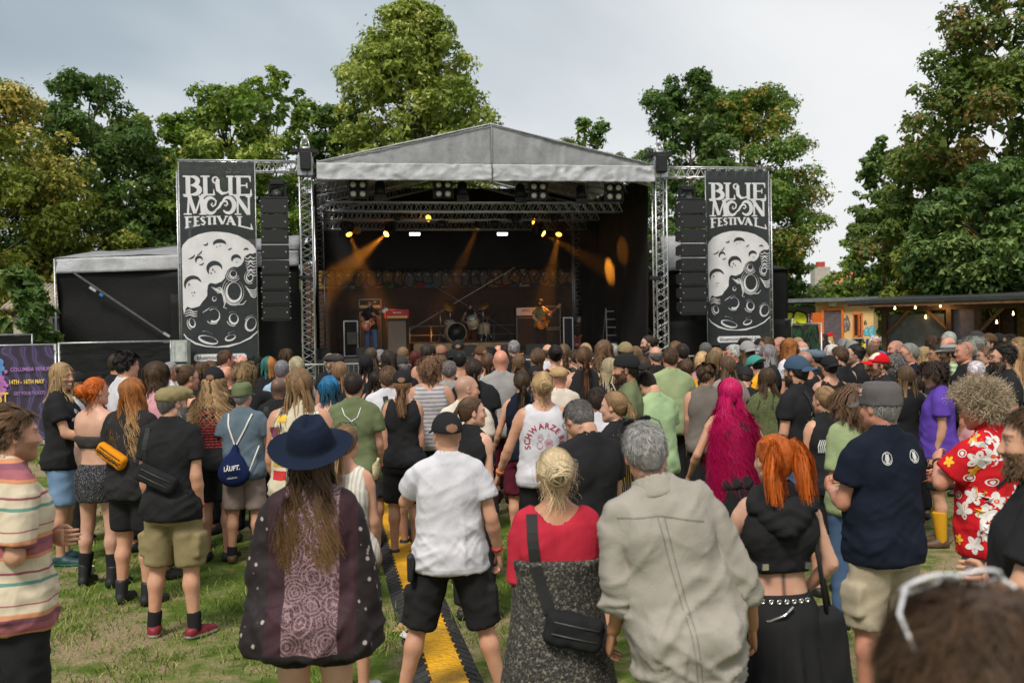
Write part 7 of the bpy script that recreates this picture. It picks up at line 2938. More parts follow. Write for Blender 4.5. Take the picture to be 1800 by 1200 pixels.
# ---- tattoo and other paint on skin
def arm_ink(b,V,T,side=-1,a0=.15,a1=1.6,amt=.6,sc=16):
 sh,el,wr,u,v,g=b.arm[side]
 P_=V
 d1=np.array(tuple(el-sh));d2=np.array(tuple(wr-el))
 t1=np.clip(((P_-np.array(tuple(sh)))@d1)/(d1@d1),-.2,1)
 r1=np.linalg.norm(P_-np.array(tuple(sh))-t1[:,None]*d1,axis=1)
 t2=np.clip(((P_-np.array(tuple(el)))@d2)/(d2@d2),0,1)
 r2=np.linalg.norm(P_-np.array(tuple(el))-t2[:,None]*d2,axis=1)
 m=((r1<.085)&(t1>a0)&(r1<=r2))|((r2<.07)&(t2+1<a1)&(r2<r1))
 n=vnoise(P_*sc*np.array((1,1,.8))+5.5)
 m&=n>.47
 T[m,:3]=(.05,.055,.065)
 T[m,3]=amt
def ink_left(b,V,T):arm_ink(b,V,T,-1)
def ink_right(b,V,T):arm_ink(b,V,T,1,.2,.9)
def ink_both(b,V,T):arm_ink(b,V,T,-1);arm_ink(b,V,T,1)
def ink_back(b,V,T):
 m=(V[:,1]<-.05)&(V[:,2]>1.12)&(V[:,2]<1.42)&(vnoise(V*14+2)>.58)
 T[m,:3]=(.06,.07,.085)
 T[m,3]=.6
def ink_spine(b,V,T):
 m=(V[:,1]<-.05)&(np.abs(V[:,0])<.016-.012*np.abs(np.sin((V[:,2])*60)))&(V[:,2]>1.02)&(V[:,2]<1.13)
 T[m,:3]=(.03,.03,.035)
 T[m,3]=.85
def roots_pink(V,T):
 z=V[:,2]
 k=np.clip((-.02-z)/.30,0,1)
 T[:,:3]=(.22,.004,.035)
 T[:,3]=.75*k*(.4+.6*vnoise(V*np.array((40,40,6))))
def blue_fade(V,T):
 k=np.clip((.02-V[:,2])/.08,0,1)
 T[:,:3]=(.02,.05,.055)
 T[:,3]=.8*k
def orange_side(V,T):
 k=(V[:,0]>.03)*1.0
 T[:,:3]=(.50,.16,.02)
 T[:,3]=.85*k
def red_tips(V,T):
 k=np.clip((-.15-V[:,2])/.2,0,1)
 T[:,:3]=(.14,.010,.012)
 T[:,3]=.7*k
def fade_blond(V,T):
 k=np.clip((-.05-V[:,2])/.22,0,1)
 T[:,:3]=(.46,.30,.13)
 T[:,3]=.75*k
def fade_tip(V,T):
 k=np.clip((-.16-V[:,2])/.22,0,1)
 T[:,:3]=(.24,.13,.055)
 T[:,3]=.7*k
def cap_patch(V,T):
 m=(np.abs(V[:,0]+.045)<.034)&(V[:,1]>.03)&(V[:,2]>.062)&(V[:,2]<.105)
 T[m]=(.62,.58,.48,.95)
 m2=m&(np.abs(V[:,2]-.076)<.008)
 T[m2]=(.5,.05,.05,.9)
def white_front(V,T):
 m=(V[:,1]>.0)&(V[:,2]>.07)&(np.abs(V[:,0])<.06)
 T[m]=(.7,.68,.66,1)
 T[m&(np.abs(V[:,0])<.02)&(V[:,2]>.09)]=(.55,.42,.05,1)
def band_stripe(V,T):
 for z in(.058,.078):
  T[(np.abs(V[:,2]-z)<.005)&(np.abs(V[:,0])<.11)&(np.hypot(V[:,0],V[:,1])<.125)]=(.03,.03,.03,.9)
Bk,Bl2=K['black'],K['black2']
# ===== nearest figures
A=P(20,714,4.35,'person in orange and cream striped shirt at the left edge',face=-44,head=(-12,0),hair=('quiff','mid'),top=('shirt',K['cream'],dict(mat='rainbow',slv=.86,hem=.80,loose=.010)),bot=('pants',Bk),arms=('folded',(10,-12,95,.75)),stub='brown',seed=1,h=1.74)
Bm=P(299,670,6.75,'person in brown flat cap, black t-shirt and khaki cargo shorts',face=-6,head=(-32,0),hair=('buzz','pepper'),hat=('flatcap',K['khaki']),top=('tee',Bk),bot=('cargo',K['khaki'],dict(cut=.98)),arms=('down','down'),shoes=srgb(126,34,44),sole=(.6,.56,.52),sock=(Bk,.10),splay=24,st=.15,seed=2,lod=0,beard=('b','grey',.02),curl=(30,45))
Cm_=P(232,660,7.6,'person with long ginger waves and a yellow sling bag',face=-14,hair=('wavy','ginger',fade_blond),top=('tee',Bl2,dict(loose=.02)),bot=('shorts',Bk,dict(cut=.80)),w=.25,boot=True,shoes=Bk,arms=('loose','hold'),tint=ink_left,seed=3,lod=0,st=.12)
Dm=P(167,660,8.15,'red-haired person in a backless halter top and sequin shorts',face=-10,sex='f',hair=('messybun','orange'),top=('strap',K['char'],dict(hem=1.17,neck=.12,name='halter_top',topz=1.235)),skin='pale',bot=('skirt',Bk,dict(mat='sequin',cut=.72,flare=.012,waist=1.04)),arms=('down','down'),boot=True,shoes=Bk,sock=(Bk,.2),tint=ink_left,head=(-25,4),seed=4,lod=0,st=.14)
Em=P(107,634,9.0,'smiling person with blond shoulder-length hair holding a red can',face=-72,head=(-28,0),kind='msmile',hair=('bob','blond'),top=('tee',Bk,dict(loose=.012)),bot=('shorts',K['ldenim'],dict(cut=.95)),arms=('hang',(10,18,62,.2)),shoes=srgb(30,60,66),sole=(.05,.35,.3),stub='mid',seed=5,lod=0,curl=(25,60))
Fm=P(425,669,8.9,'person in green cap and grey-blue t-shirt wearing a navy gym sack',face=4,head=(-16,4),hair=('buzz','grey'),hat=('army',K['olive']),top=('tee',K['steel'],dict(loose=.02)),w=.15,bot=('shorts',K['mauve'],dict(cut=.92)),arms=('loose','hold'),shoes=K['brown'],sock=(Bk,.08),seed=6,lod=0,st=.13)
Gm=P(545,722,4.1,'person in dark blue felt hat and plum patterned kimono jacket',sex='f',pad=.075,hair=('wavy','brown',fade_tip),hairL=.46,hat=('fedora',srgb(24,33,52)),top=('shirt',K['wine'],dict(mat='kimono',slv=1.12,hem=.80,loose=.041,name='kimono_jacket')),bot=('shorts',Bk,dict(cut=.4)),arms=((11,2,30,.2),(7,2,16,.1)),seed=7,skin='pale')
Hm=P(787,724,5.4,'person in white t-shirt, black mesh cap and black cargo shorts',hair=('stubble','brown'),hat=('cap',Bk,0),top=('tee',K['white'],dict(loose=.016)),bot=('cargo',Bk,dict(cut=1.02)),arms=('face',(16,-4,26,.2)),st=.30,head=(18,-2),w=.10,seed=8,splay=30,h=1.585)
Im=P(975,780,4.0,'person with silver-blond bun, red top and speckled black dress',sex='f',w=.25,hair=('messybun','pale'),top=('tee',srgb(182,44,62),dict(neck=.105,slv=.92,hem=1.08)),bot=('skirt',Bk,dict(mat='speckle',cut=.32,flare=.10,waist=1.275,grow=.030)),arms=('down','loose'),skin='tan',seed=9)
Jm=P(1134,737,3.75,'grey-haired person leaning left in a crumpled grey linen shirt',hair=('short','grey'),lean=(-11,5),top=('shirt',K['linen'],dict(slv=1.42,hem=.76,loose=.004,fold=.016)),bot=('pants',K['char']),arms=((12,4,22,.1),(14,2,24,.1)),glasses='sunup',skin='tan',w=.0,seed=10,h=1.705)
Km=P(1362,757,4.2,'person with orange pigtails, hooded black crop top and pleated skirt',sex='f',hair=('pigtails','orange'),top=('vest',Bk,dict(hem=1.13,name='hooded_crop_top',fold=.014)),bot=('skirt',Bk,dict(cut=.55,flare=.085,waist=1.03,fold=.022)),arms=((20,18,70,.4),(20,-6,62,.55)),skin='pale',tint=ink_spine,head=(14,0),seed=11)
Lm=P(1548,665,5.15,'person in grey peaked cap, navy t-shirt and beige cargo shorts',face=16,head=(12,0),hair=('short','grey'),hat=('army',K['dgrey'],0,cap_patch),top=('tee',K['navy'],dict(loose=.02)),w=.15,bot=('cargo',K['sand'],dict(cut=1.02)),arms=('hold','hold'),skin='red',seed=12,st=.14)
Mm=P(1722,648,5.5,'person with frizzy grey-blond curls in a red hibiscus shirt',face=38,head=(10,-14),hair=('afro','frizz'),top=('shirt',K['red'],dict(slv=.74,hem=.80,loose=.022)),bot=('pants',srgb(122,138,162)),arms=('phone','hold'),w=.15,pad=.09,skin='red',glasses='x',seed=13)
Nm=P(1822,728,3.3,'bearded person in black t-shirt cut by the right edge',face=64,hair=('short','brown'),beard=('b','mid',.016),top=('tee',Bk,dict(loose=.02)),bot=('pants',Bk),arms=('folded','folded'),seed=14,w=.1,h=1.76)
Om=P(1738,1062,1.0,'blurred brown-haired head with white-rimmed shades in the bottom right corner',face=14,hair=('messy','brown'),top=('tee',Bk),bot=('pants',Bk),seed=15,lod=0,h=1.765,glasses='upbig')
# ===== middle rows
Pm=P(621,653,8.3,'person with dark cropped hair in olive t-shirt wearing white earphones',hair=('buzz','dark'),top=('tee',K['olive'],dict(loose=.015)),bot=('pants',K['denim']),arms=('down','loose'),stub='dark',seed=20)
Qm=P(682,640,9.4,'person in white t-shirt with a mosaic patterned rucksack',hair=('short','mid'),top=('tee',K['white'],dict(loose=.015)),bot=('shorts',K['char'],dict(cut=1.0)),shoes=Bk,seed=21,lod=1,st=.13)
Rm=P(526,643,7.0,'person with long light brown hair in a cream patch vest',hair=('long','light'),hairL=.40,top=('vest',K['cream'],dict(loose=.02)),bot=('pants',K['denim']),arms=('loose','loose'),seed=22)
P(578,657,9.0,'person with chin-length bright blue hair',sex='f',hair=('shag','blue',blue_fade),top=('tank',K['pinkt']),bot=('shorts',Bk),skin='pale',seed=23)
Tm=P(606,742,5.6,'person with blond ponytail and white ribbed top behind the hat wearer',sex='f',face=-12,hair=('pony','light'),glasses='up',top=('tank',K['offw'],dict(mat='linenstripe')),bot=('shorts',K['ldenim'],dict(cut=.5)),arms=('loose','loose'),shoes=K['white'],skin='fair',seed=24,lod=1)
Um=P(953,650,7.7,'person with tied-up blond hair in a white tank reading SCHWARZE ROSE',hair=('messybun','blond'),top=('tank',K['white'],dict(loose=.015)),bot=('shorts',Bk),arms=((22,4,20,.1),'loose'),skin='fair',seed=25)
Vm=P(1022,716,5.7,'person with grey-brown hair bowing their head in black t-shirt',face=20,head=(10,-30),hair=('short','pepper'),top=('tee',Bk),bot=('shorts',K['sand']),arms=('hold','hold'),glasses='x',seed=26,h=1.66,lod=1)
Wm=P(1080,684,7.0,'person with cream hair claw and black gold-lined top, facing left',sex='f',face=48,head=(14,0),hair=('clip','light'),top=('tee',Bk),bot=('pants',Bk),skin='pale',seed=27)
P(1101,618,8.4,'laughing bearded person in backward black cap turned to the left',face=78,kind='msmile',hair=('buzz','dark'),hat=('cap',Bk,180),beard=('b','dark',.007),top=('tee',K['olive']),bot=('pants',K['denim']),skin='tan',seed=28,lod=0)
P(1138,655,8.5,'person in pale green t-shirt with bowed head and shaved nape',face=24,head=(12,-34),hair=('buzz','dark'),top=('tee',K['lgreen'],dict(loose=.025)),w=.2,bot=('pants',K['char']),arms=('hold','hold'),seed=29,h=1.70)
P(1178,608,11,'broad person in sage t-shirt with short brown hair',hair=('short','brown'),top=('tee',K['sage'],dict(loose=.03)),w=.35,bot=('pants',Bk),arms=('loose','hold'),seed=30,lod=1)
P(1283,661,7.4,'person with waist-length vivid pink hair',sex='f',hair=('vlong','pink',roots_pink),top=('strap',Bk),bot=('skirt',Bk,dict(cut=.5)),arms=('akimbo','akimbo'),skin='fair',seed=31,lod=0)
P(1240,635,9.6,'person in taupe cut-off shirt with a tattooed left arm',face=-18,head=(-24,0),hair=('quiff','brown'),top=('vest',K['taupe'],dict(loose=.02)),bot=('shorts',Bk),tint=ink_left,seed=32,lod=1)
P(1279,623,10.4,'person with straight brown hair and mauve jacket behind the pink hair',sex='f',hair=('straight','mid'),top=('tee',K['mauve'],dict(loose=.02)),bot=('pants',Bk),seed=33)
P(1348,643,9.6,'person with brown hair over a fern-green blouse',sex='f',hair=('long','brown'),hairL=.34,top=('tee',K['olive'],dict(mat='fern',loose=.02)),bot=('pants',Bk),w=.2,seed=34,lod=1)
AEm=P(1400,622,8.4,'bearded person in backward denim cap with a crossbody strap',face=34,hair=('short','dark'),hat=('cap',srgb(62,82,104),180),beard=('b','dark',.03),glasses='x',top=('tee',Bk),bot=('pants',K['denim']),arms=('loose','loose'),seed=35)
AFm=P(1450,675,7.5,'person with light brown bun in a sleeveless black top with white spiral print',sex='f',face=4,head=(18,0),hair=('bun','light'),top=('vest',Bk,dict(loose=.012)),bot=('shorts',Bk,dict(cut=.95)),w=.25,arms=('loose','hold'),seed=36)
P(1500,672,6.7,'person with wavy brown hair in a pale green patched shirt',sex='f',hair=('curly','mid'),hairL=.24,top=('shirt',K['sage'],dict(slv=.95)),bot=('pants',K['denim']),w=.15,seed=37,lod=1)
P(1458,622,10.8,'person in black tank top and backward black cap with a hair gap',hair=('short','dark'),hat=('cap',Bk,180),top=('tank',Bk),bot=('shorts',Bk),seed=38)
P(1414,616,11.4,'bald person with bare shoulders in a black tank top',face=10,head=(14,0),hair=('stubble','grey'),top=('tank',Bk),bot=('shorts',Bk),skin='red',seed=39)
P(1476,606,11.5,'person with dark brown hair in a sleeveless black top, earring',face=14,head=(20,0),hair=('short','brown'),top=('vest',Bk),bot=('shorts',Bk),skin='pale',seed=40)
P(1503,603,12.2,'person with dark quiff, moustache and glasses looking left',face=68,hair=('quiff','black'),glasses='x',top=('tee',Bk,dict(slv=1.8)),bot=('pants',Bk),skin='pale',stub='dark',seed=41)
P(1545,617,10.5,'bearded person in red and white peaked cap turned to the left',face=78,hair=('short','brown'),hat=('cap',srgb(206,24,34),0,white_front),glasses='x',beard=('b','mid',.02),top=('tee',Bk),bot=('pants',Bk),skin='red',seed=42,lod=1)
P(1387,592,13,'person with bushy ginger curls in a white t-shirt',face=30,hair=('curlylong','ginger'),top=('tee',K['white']),bot=('pants',Bk),seed=43)
P(1592,640,9.5,'person with long blond-tipped hair and orange shades on the head',sex='f',face=-4,hair=('straight','mid',fade_blond),hairL=.36,glasses='up',top=('tee',Bk),bot=('pants',Bk),seed=44,lod=1)
P(1610,655,10.3,'person in plain grey t-shirt mostly hidden by long blond hair',hair=('short','dark'),top=('tee',K['dgrey']),bot=('pants',Bk),seed=45)
APm=P(1642,632,9.1,'person in purple t-shirt with dark curls and pink shades on top',face=58,head=(10,-12),hair=('curly','dark'),glasses='up',top=('tee',K['purple'],dict(loose=.02)),bot=('shorts',Bk),sock=(srgb(206,150,34),.26),shoes=K['brown'],w=.2,seed=46,lod=1)
P(1572,620,11,'person with wavy pepper-grey hair behind the red cap',hair=('curly','pepper'),top=('tee',Bk),bot=('pants',Bk),seed=47)
ARm=P(1762,602,9.2,'dark-bearded person with glasses and a jacket over the shoulder',face=70,hair=('quiff','dark'),beard=('b','dark',.045),glasses='x',top=('tee',Bk),bot=('pants',Bk),seed=48,lod=1)
P(1696,599,11.5,'bald person with dark shades pushed up on the head',face=66,hair=('stubble','grey'),glasses='sunup',top=('tee',Bk),bot=('pants',Bk),skin='red',seed=49,w=.2)
P(1668,600,12.2,'person in grey banded brim hat and green striped shirt',face=60,hair=('short','dark'),hat=('panama',K['grey'],0,band_stripe),beard=('b','brown',.03),top=('tee',K['sage'],dict(mat='greenstripe')),bot=('pants',Bk),seed=50)
P(1715,631,10.4,'white-haired crown showing just above the frizzy curls',hair=('short','white'),top=('tee',K['pinkt']),bot=('pants',Bk),skin='red',seed=51)
P(1733,606,12,'person with light brown hair and glasses left of the dark beard',face=66,hair=('short','mid'),glasses='x',top=('tee',Bk),bot=('pants',Bk),skin='pale',seed=52)
P(1712,590,13.2,'person with grey curls behind the bald head',face=50,hair=('curly','grey'),top=('tee',Bk),bot=('pants',Bk),seed=53)
P(1716,580,15,'person in dark peaked cap at the back of the right crowd',face=30,hair=('short','dark'),hat=('cap',K['char'],20),top=('tee',Bk),bot=('pants',Bk),seed=54)
P(1738,584,14,'person in brown cap with the peak pointing left',face=76,hair=('short','dark'),hat=('cap',K['brown'],0),top=('tee',Bk),bot=('pants',Bk),seed=55)
P(1754,584,14.5,'person in black cap next to the brown cap',hair=('short','dark'),hat=('cap',Bk,0),top=('tee',Bk),bot=('pants',Bk),seed=56)
P(1771,587,15,'dark-haired person facing the camera near the right edge',sex='f',face=168,hair=('curly','black'),top=('tee',Bk),bot=('pants',Bk),skin='pale',seed=57)
P(1792,590,12,'person with light brown hair looking left at the right edge',face=70,hair=('short','light'),top=('tee',Bk),bot=('pants',Bk),seed=58)
P(1787,605,10.2,'person with long honey-blond hair behind the dark beard',sex='f',face=20,hair=('long','light'),top=('tee',K['navy']),bot=('pants',Bk),seed=59)
P(1668,581,15,'person with a sweep of white hair at the back right',face=80,hair=('bob','white'),top=('tee',Bk),bot=('pants',Bk),skin='red',seed=60)
P(1667,592,14,'balding person with glasses below the white hair',face=76,hair=('fringe','brown'),glasses='x',top=('tee',Bk),bot=('pants',Bk),skin='red',seed=61)
P(1638,587,15.2,'brown-haired person looking down to the right by the bar',face=-58,head=(0,-14),hair=('messy','brown'),top=('tee',Bk),bot=('pants',Bk),skin='pale',seed=62)
P(1624,607,13,'blond person in white top in front of the bar',sex='f',face=50,hair=('long','blond'),top=('tee',K['white']),bot=('pants',Bk),seed=63)
P(1646,604,12.6,'dark-haired person with glasses left of the brim hat',face=76,hair=('short','dark'),glasses='x',top=('tee',K['char']),bot=('pants',Bk),skin='tan',seed=64)
P(1598,602,11.2,'person with cropped grey hair and dark shades facing left',face=70,hair=('buzz','grey'),glasses='sun',top=('tee',K['navy']),bot=('pants',Bk),skin='red',seed=65)
P(1575,597,13,'bald person with grey goatee facing left',face=76,hair=('stubble','grey'),beard=('b','grey',.02),top=('tee',Bk),bot=('pants',Bk),skin='red',seed=66)
P(1537,588,17,'white-haired person in blue t-shirt leaning against the bar',face=150,hair=('short','white'),stub='white',glasses='x',top=('tee',K['blue']),bot=('pants',K['denim']),arms=('akimbo','akimbo'),skin='red',seed=67,w=.3)
P(1532,605,13,'back of a thinning brown head below the blue t-shirt',hair=('buzz','mid'),top=('tee',K['lblue']),bot=('pants',Bk),skin='red',seed=68)
for i,(px,yt,d,lb,hr,fc)in enumerate(((1482,593,14.5,'grey-haired person left of the yellow graffiti',('short','grey'),20),(1497,596,13.5,'person with smooth grey hair in front of the yellow graffiti',('bob','grey'),10),(1462,603,13,'person with silver bob in profile by the printed fence',('bob','white'),60))):
 P(px,yt,d,lb,face=fc,hair=hr,top=('tee',Bk),bot=('pants',Bk),seed=70+i)
P(1518,625,12.6,'person with long pale blond hair beside the quiff',sex='f',hair=('straight','blond'),top=('tee',Bk),bot=('pants',Bk),seed=73)
P(1435,609,12,'person in blue-grey flat cap',face=30,hair=('short','black'),hat=('flatcap',srgb(96,112,126)),top=('tee',Bk),bot=('pants',Bk),skin='olive',seed=74)
P(1408,599,14,'bald person with pale scalp behind the denim cap',face=30,hair=('fringe','white'),top=('tee',Bk),bot=('pants',Bk),skin='red',seed=75)
P(1402,592,15.2,'person with cropped blond hair behind the ginger curls',hair=('buzz','blond'),top=('tee',Bk),bot=('pants',Bk),seed=76)
P(1371,591,15,'bald person in profile with glasses left of the ginger curls',face=70,hair=('stubble','grey'),glasses='x',top=('tee',Bk),bot=('pants',Bk),skin='red',seed=77)
P(1350,603,12,'person with long swept-back grey hair in profile',face=76,hair=('bob','grey'),glasses='x',top=('tee',Bk),bot=('pants',Bk),skin='red',seed=78)
P(1314,597,12.2,'long-haired person in backward pale grey cap',hair=('straight','mid'),hairL=.36,hat=('cap',K['grey'],180),top=('tee',Bk),bot=('pants',Bk),seed=79)
P(1328,619,11.3,'person in teal cap bending forward',face=30,head=(0,-24),hair=('short','dark'),hat=('cap',srgb(70,140,132),150),top=('tee',K['yellow']),bot=('pants',Bk),skin='pale',seed=80)
P(1309,640,10.6,'person in black peaked hat looking down',face=-30,head=(0,-26),hair=('short','dark'),hat=('army',K['black2']),beard=('b','dark',.03),top=('tee',Bk),bot=('pants',Bk),seed=81)
P(1348,590,14.5,'bearded person with glasses in front of the right banner edge',face=70,hair=('short','brown'),beard=('b','brown',.02),glasses='sun',top=('tee',Bk),bot=('pants',Bk),skin='tan',seed=82)
P(1337,593,15.5,'person in black cap in front of the right banner',face=76,hair=('short','dark'),hat=('cap',Bk,0),top=('tee',Bk),bot=('pants',Bk),seed=83)
P(1309,592,15,'dark-haired head just behind the pale grey cap',hair=('messy','dark'),top=('tee',Bk),bot=('pants',Bk),seed=84)
P(1277,601,14.5,'person in black peaked cap facing left under the right banner',face=80,hair=('short','grey'),hat=('cap',Bk,0),top=('tee',K['lsky']),bot=('pants',Bk),skin='red',seed=85)
P(1290,603,12.6,'person with silver hair and glasses in profile under the right banner',face=74,hair=('short','white'),glasses='x',top=('tee',K['navy']),bot=('pants',Bk),skin='red',seed=86)
P(1330,606,13,'person with curly grey hair behind the teal cap',hair=('curly','grey'),top=('tee',Bk),bot=('pants',Bk),seed=87)
P(1234,615,12,'person with streaked blond bob left of the long brown hair',sex='f',hair=('shag','blond'),top=('tee',K['pinkt'],dict(mat='patchpink')),bot=('pants',Bk),seed=88)
P(1254,614,11.6,'person with light brown bob next to the streaked blond bob',sex='f',hair=('bob','light'),top=('tee',Bk),bot=('pants',Bk),seed=89)
P(1240,601,13.5,'person with thinning grey-brown hair before the barrier',hair=('buzz','pepper'),top=('tee',Bk),bot=('pants',Bk),seed=90)
P(1258,608,13,'person with combed brown hair behind the light brown bob',hair=('short','light'),top=('tee',K['char']),bot=('pants',Bk),seed=91)
P(1199,603,12.6,'person with cropped dark hair right of the right tower',hair=('buzz','dark'),top=('tee',Bk),bot=('pants',Bk),seed=92)
P(1187,597,14,'person with brown hair at the foot of the right tower',hair=('short','mid'),top=('tee',Bk),bot=('pants',Bk),seed=93)
P(1206,628,11.6,'person in yellow t-shirt behind the sage t-shirt',hair=('short','brown'),top=('tee',K['yellow']),bot=('pants',Bk),seed=94)
P(1152,608,12.5,'balding grey-haired person in black t-shirt left of the right tower',hair=('fringe','pepper'),top=('tee',Bk),bot=('pants',Bk),seed=95)
P(1139,588,15.8,'person with a dark man-bun in profile below the stage strap',face=84,hair=('bun','dark'),beard=('b','dark',.015),top=('tee',Bk),bot=('pants',Bk),skin='pale',seed=96)
P(1131,624,11.5,'person with a low dark brown ponytail behind the backward cap',sex='f',hair=('lowpony','brown'),top=('tee',Bk),bot=('pants',Bk),seed=97)
P(1099,599,12,'person in olive cap raising a hand to shade the eyes',hair=('short','dark'),hat=('cap',K['khaki'],0),top=('tee',K['char']),bot=('pants',Bk),arms=('up','up'),seed=98)
P(1061,595,12,'person with a big mane of brown curls',hair=('curlylong','mid'),top=('vest',Bk),bot=('pants',Bk),arms=('loose','loose'),seed=99)
P(1078,602,14,'grey-haired head between brown curls and olive cap',hair=('short','grey'),top=('tee',Bk),bot=('pants',Bk),seed=100)
P(1026,606,10.8,'person in sleeveless black shirt with a long dark curly ponytail',hair=('lowpony','brown'),hairL=.34,top=('vest',Bk,dict(loose=.03)),bot=('shorts',Bk),w=.25,arms=('akimbo','loose'),seed=101,lod=1)
P(1029,601,14.5,'blond head behind the long dark ponytail',hair=('bob','blond'),top=('tee',Bk),bot=('pants',Bk),seed=102)
P(976,604,12,'person with black hair clipped up at the back',sex='f',hair=('bun','black'),top=('tank',Bk),bot=('shorts',Bk),seed=103)
P(991,602,13.2,'person with wavy brown ponytail right of the black clipped hair',sex='f',hair=('lowpony','mid'),top=('tank',K['char']),bot=('shorts',Bk),seed=104)
P(963,604,13.8,'person with thinning brown hair left of the black clipped hair',hair=('fringe','brown'),top=('tee',K['white']),bot=('pants',Bk),seed=105)
P(945,609,11.5,'person with a copper-brown ponytail',sex='f',hair=('lowpony','mid'),hairL=.2,top=('tank',K['wine']),bot=('shorts',Bk),seed=106)
P(982,639,9.9,'person in tan flat cap and white t-shirt',hair=('stubble','grey'),hat=('flatcap',srgb(176,146,108)),top=('tee',K['offw']),bot=('shorts',K['sand']),skin='red',seed=107)
P(1072,626,9.6,'person with loose light blond hair left of the laughing person',sex='f',face=20,hair=('wavy','pale'),top=('tee',Bk),bot=('pants',Bk),seed=108)
P(1048,680,8.0,'person in white t-shirt hidden behind the cream hair claw',hair=('short','dark'),top=('tee',K['white']),bot=('pants',K['denim']),arms=('hold','hold'),seed=109,h=1.56)
P(880,614,11,'bald person in sweat-marked grey t-shirt',hair=('bald','mid'),top=('tee',K['grey'],dict(loose=.02)),bot=('pants',K['wine']),skin='red',seed=110,lod=1)
P(917,648,9.4,'person with dark brown ponytail in a sleeveless navy top',sex='f',hair=('lowpony','brown'),top=('vest',K['navy']),bot=('shorts',K['wine'],dict(cut=.95)),arms=((18,2,22,.1),'loose'),seed=111,lod=1)
P(832,627,10,'stout person in black t-shirt with a long dark ponytail',hair=('lowpony','dark'),top=('tee',Bk,dict(loose=.03)),bot=('shorts',K['wine']),w=.4,seed=112,lod=1)
P(817,658,8.0,'bald person in cream t-shirt with the head turned right',face=-24,head=(-52,0),hair=('stubble','pepper'),top=('tee',K['offw'],dict(loose=.03)),bot=('pants',K['char']),w=.3,skin='fair',seed=113)
Bang=P(828,694,7.0,'person with a fringe and ponytail smiling to the right',sex='f',face=-34,head=(-46,2),kind='fsmile',hair=('pony','brown'),hairL=.2,top=('vest',Bk),bot=('pants',Bk),skin='pale',seed=114,lod=0)
P(755,624,9.8,'curly-haired person in a grey striped tank top',hair=('curly','mid'),top=('tank',K['grey'],dict(mat='greystripe',loose=.015)),bot=('shorts',Bk),arms=((16,2,14,.1),(16,2,14,.1)),seed=115,lod=1)
P(808,616,12,'person with slicked black hair in a black tank top',hair=('buzz','black'),top=('tank',Bk),bot=('shorts',Bk),skin='tan',seed=116)
P(789,631,11,'grey-brown cropped head left of the slicked black hair',hair=('short','pepper'),top=('tee',K['grey']),bot=('pants',Bk),seed=117)
P(707,647,9.0,'person in black cap with a low light brown knot',sex='f',hair=('lowpony','light'),hairL=.22,hat=('cap',Bk,0),top=('tank',Bk),bot=('shorts',Bk,dict(cut=.95)),seed=118,lod=1)
P(683,612,12,'person with loose shoulder-length dark hair in black t-shirt with white print',hair=('long','dark'),hairL=.3,top=('tee',Bk,dict(loose=.03)),bot=('pants',Bk),w=.2,seed=119)
P(705,622,12.3,'person in grey leather cap right of the loose dark hair',hair=('curly','pepper'),hat=('cap',K['char'],2),top=('tee',Bk),bot=('pants',Bk),seed=120)
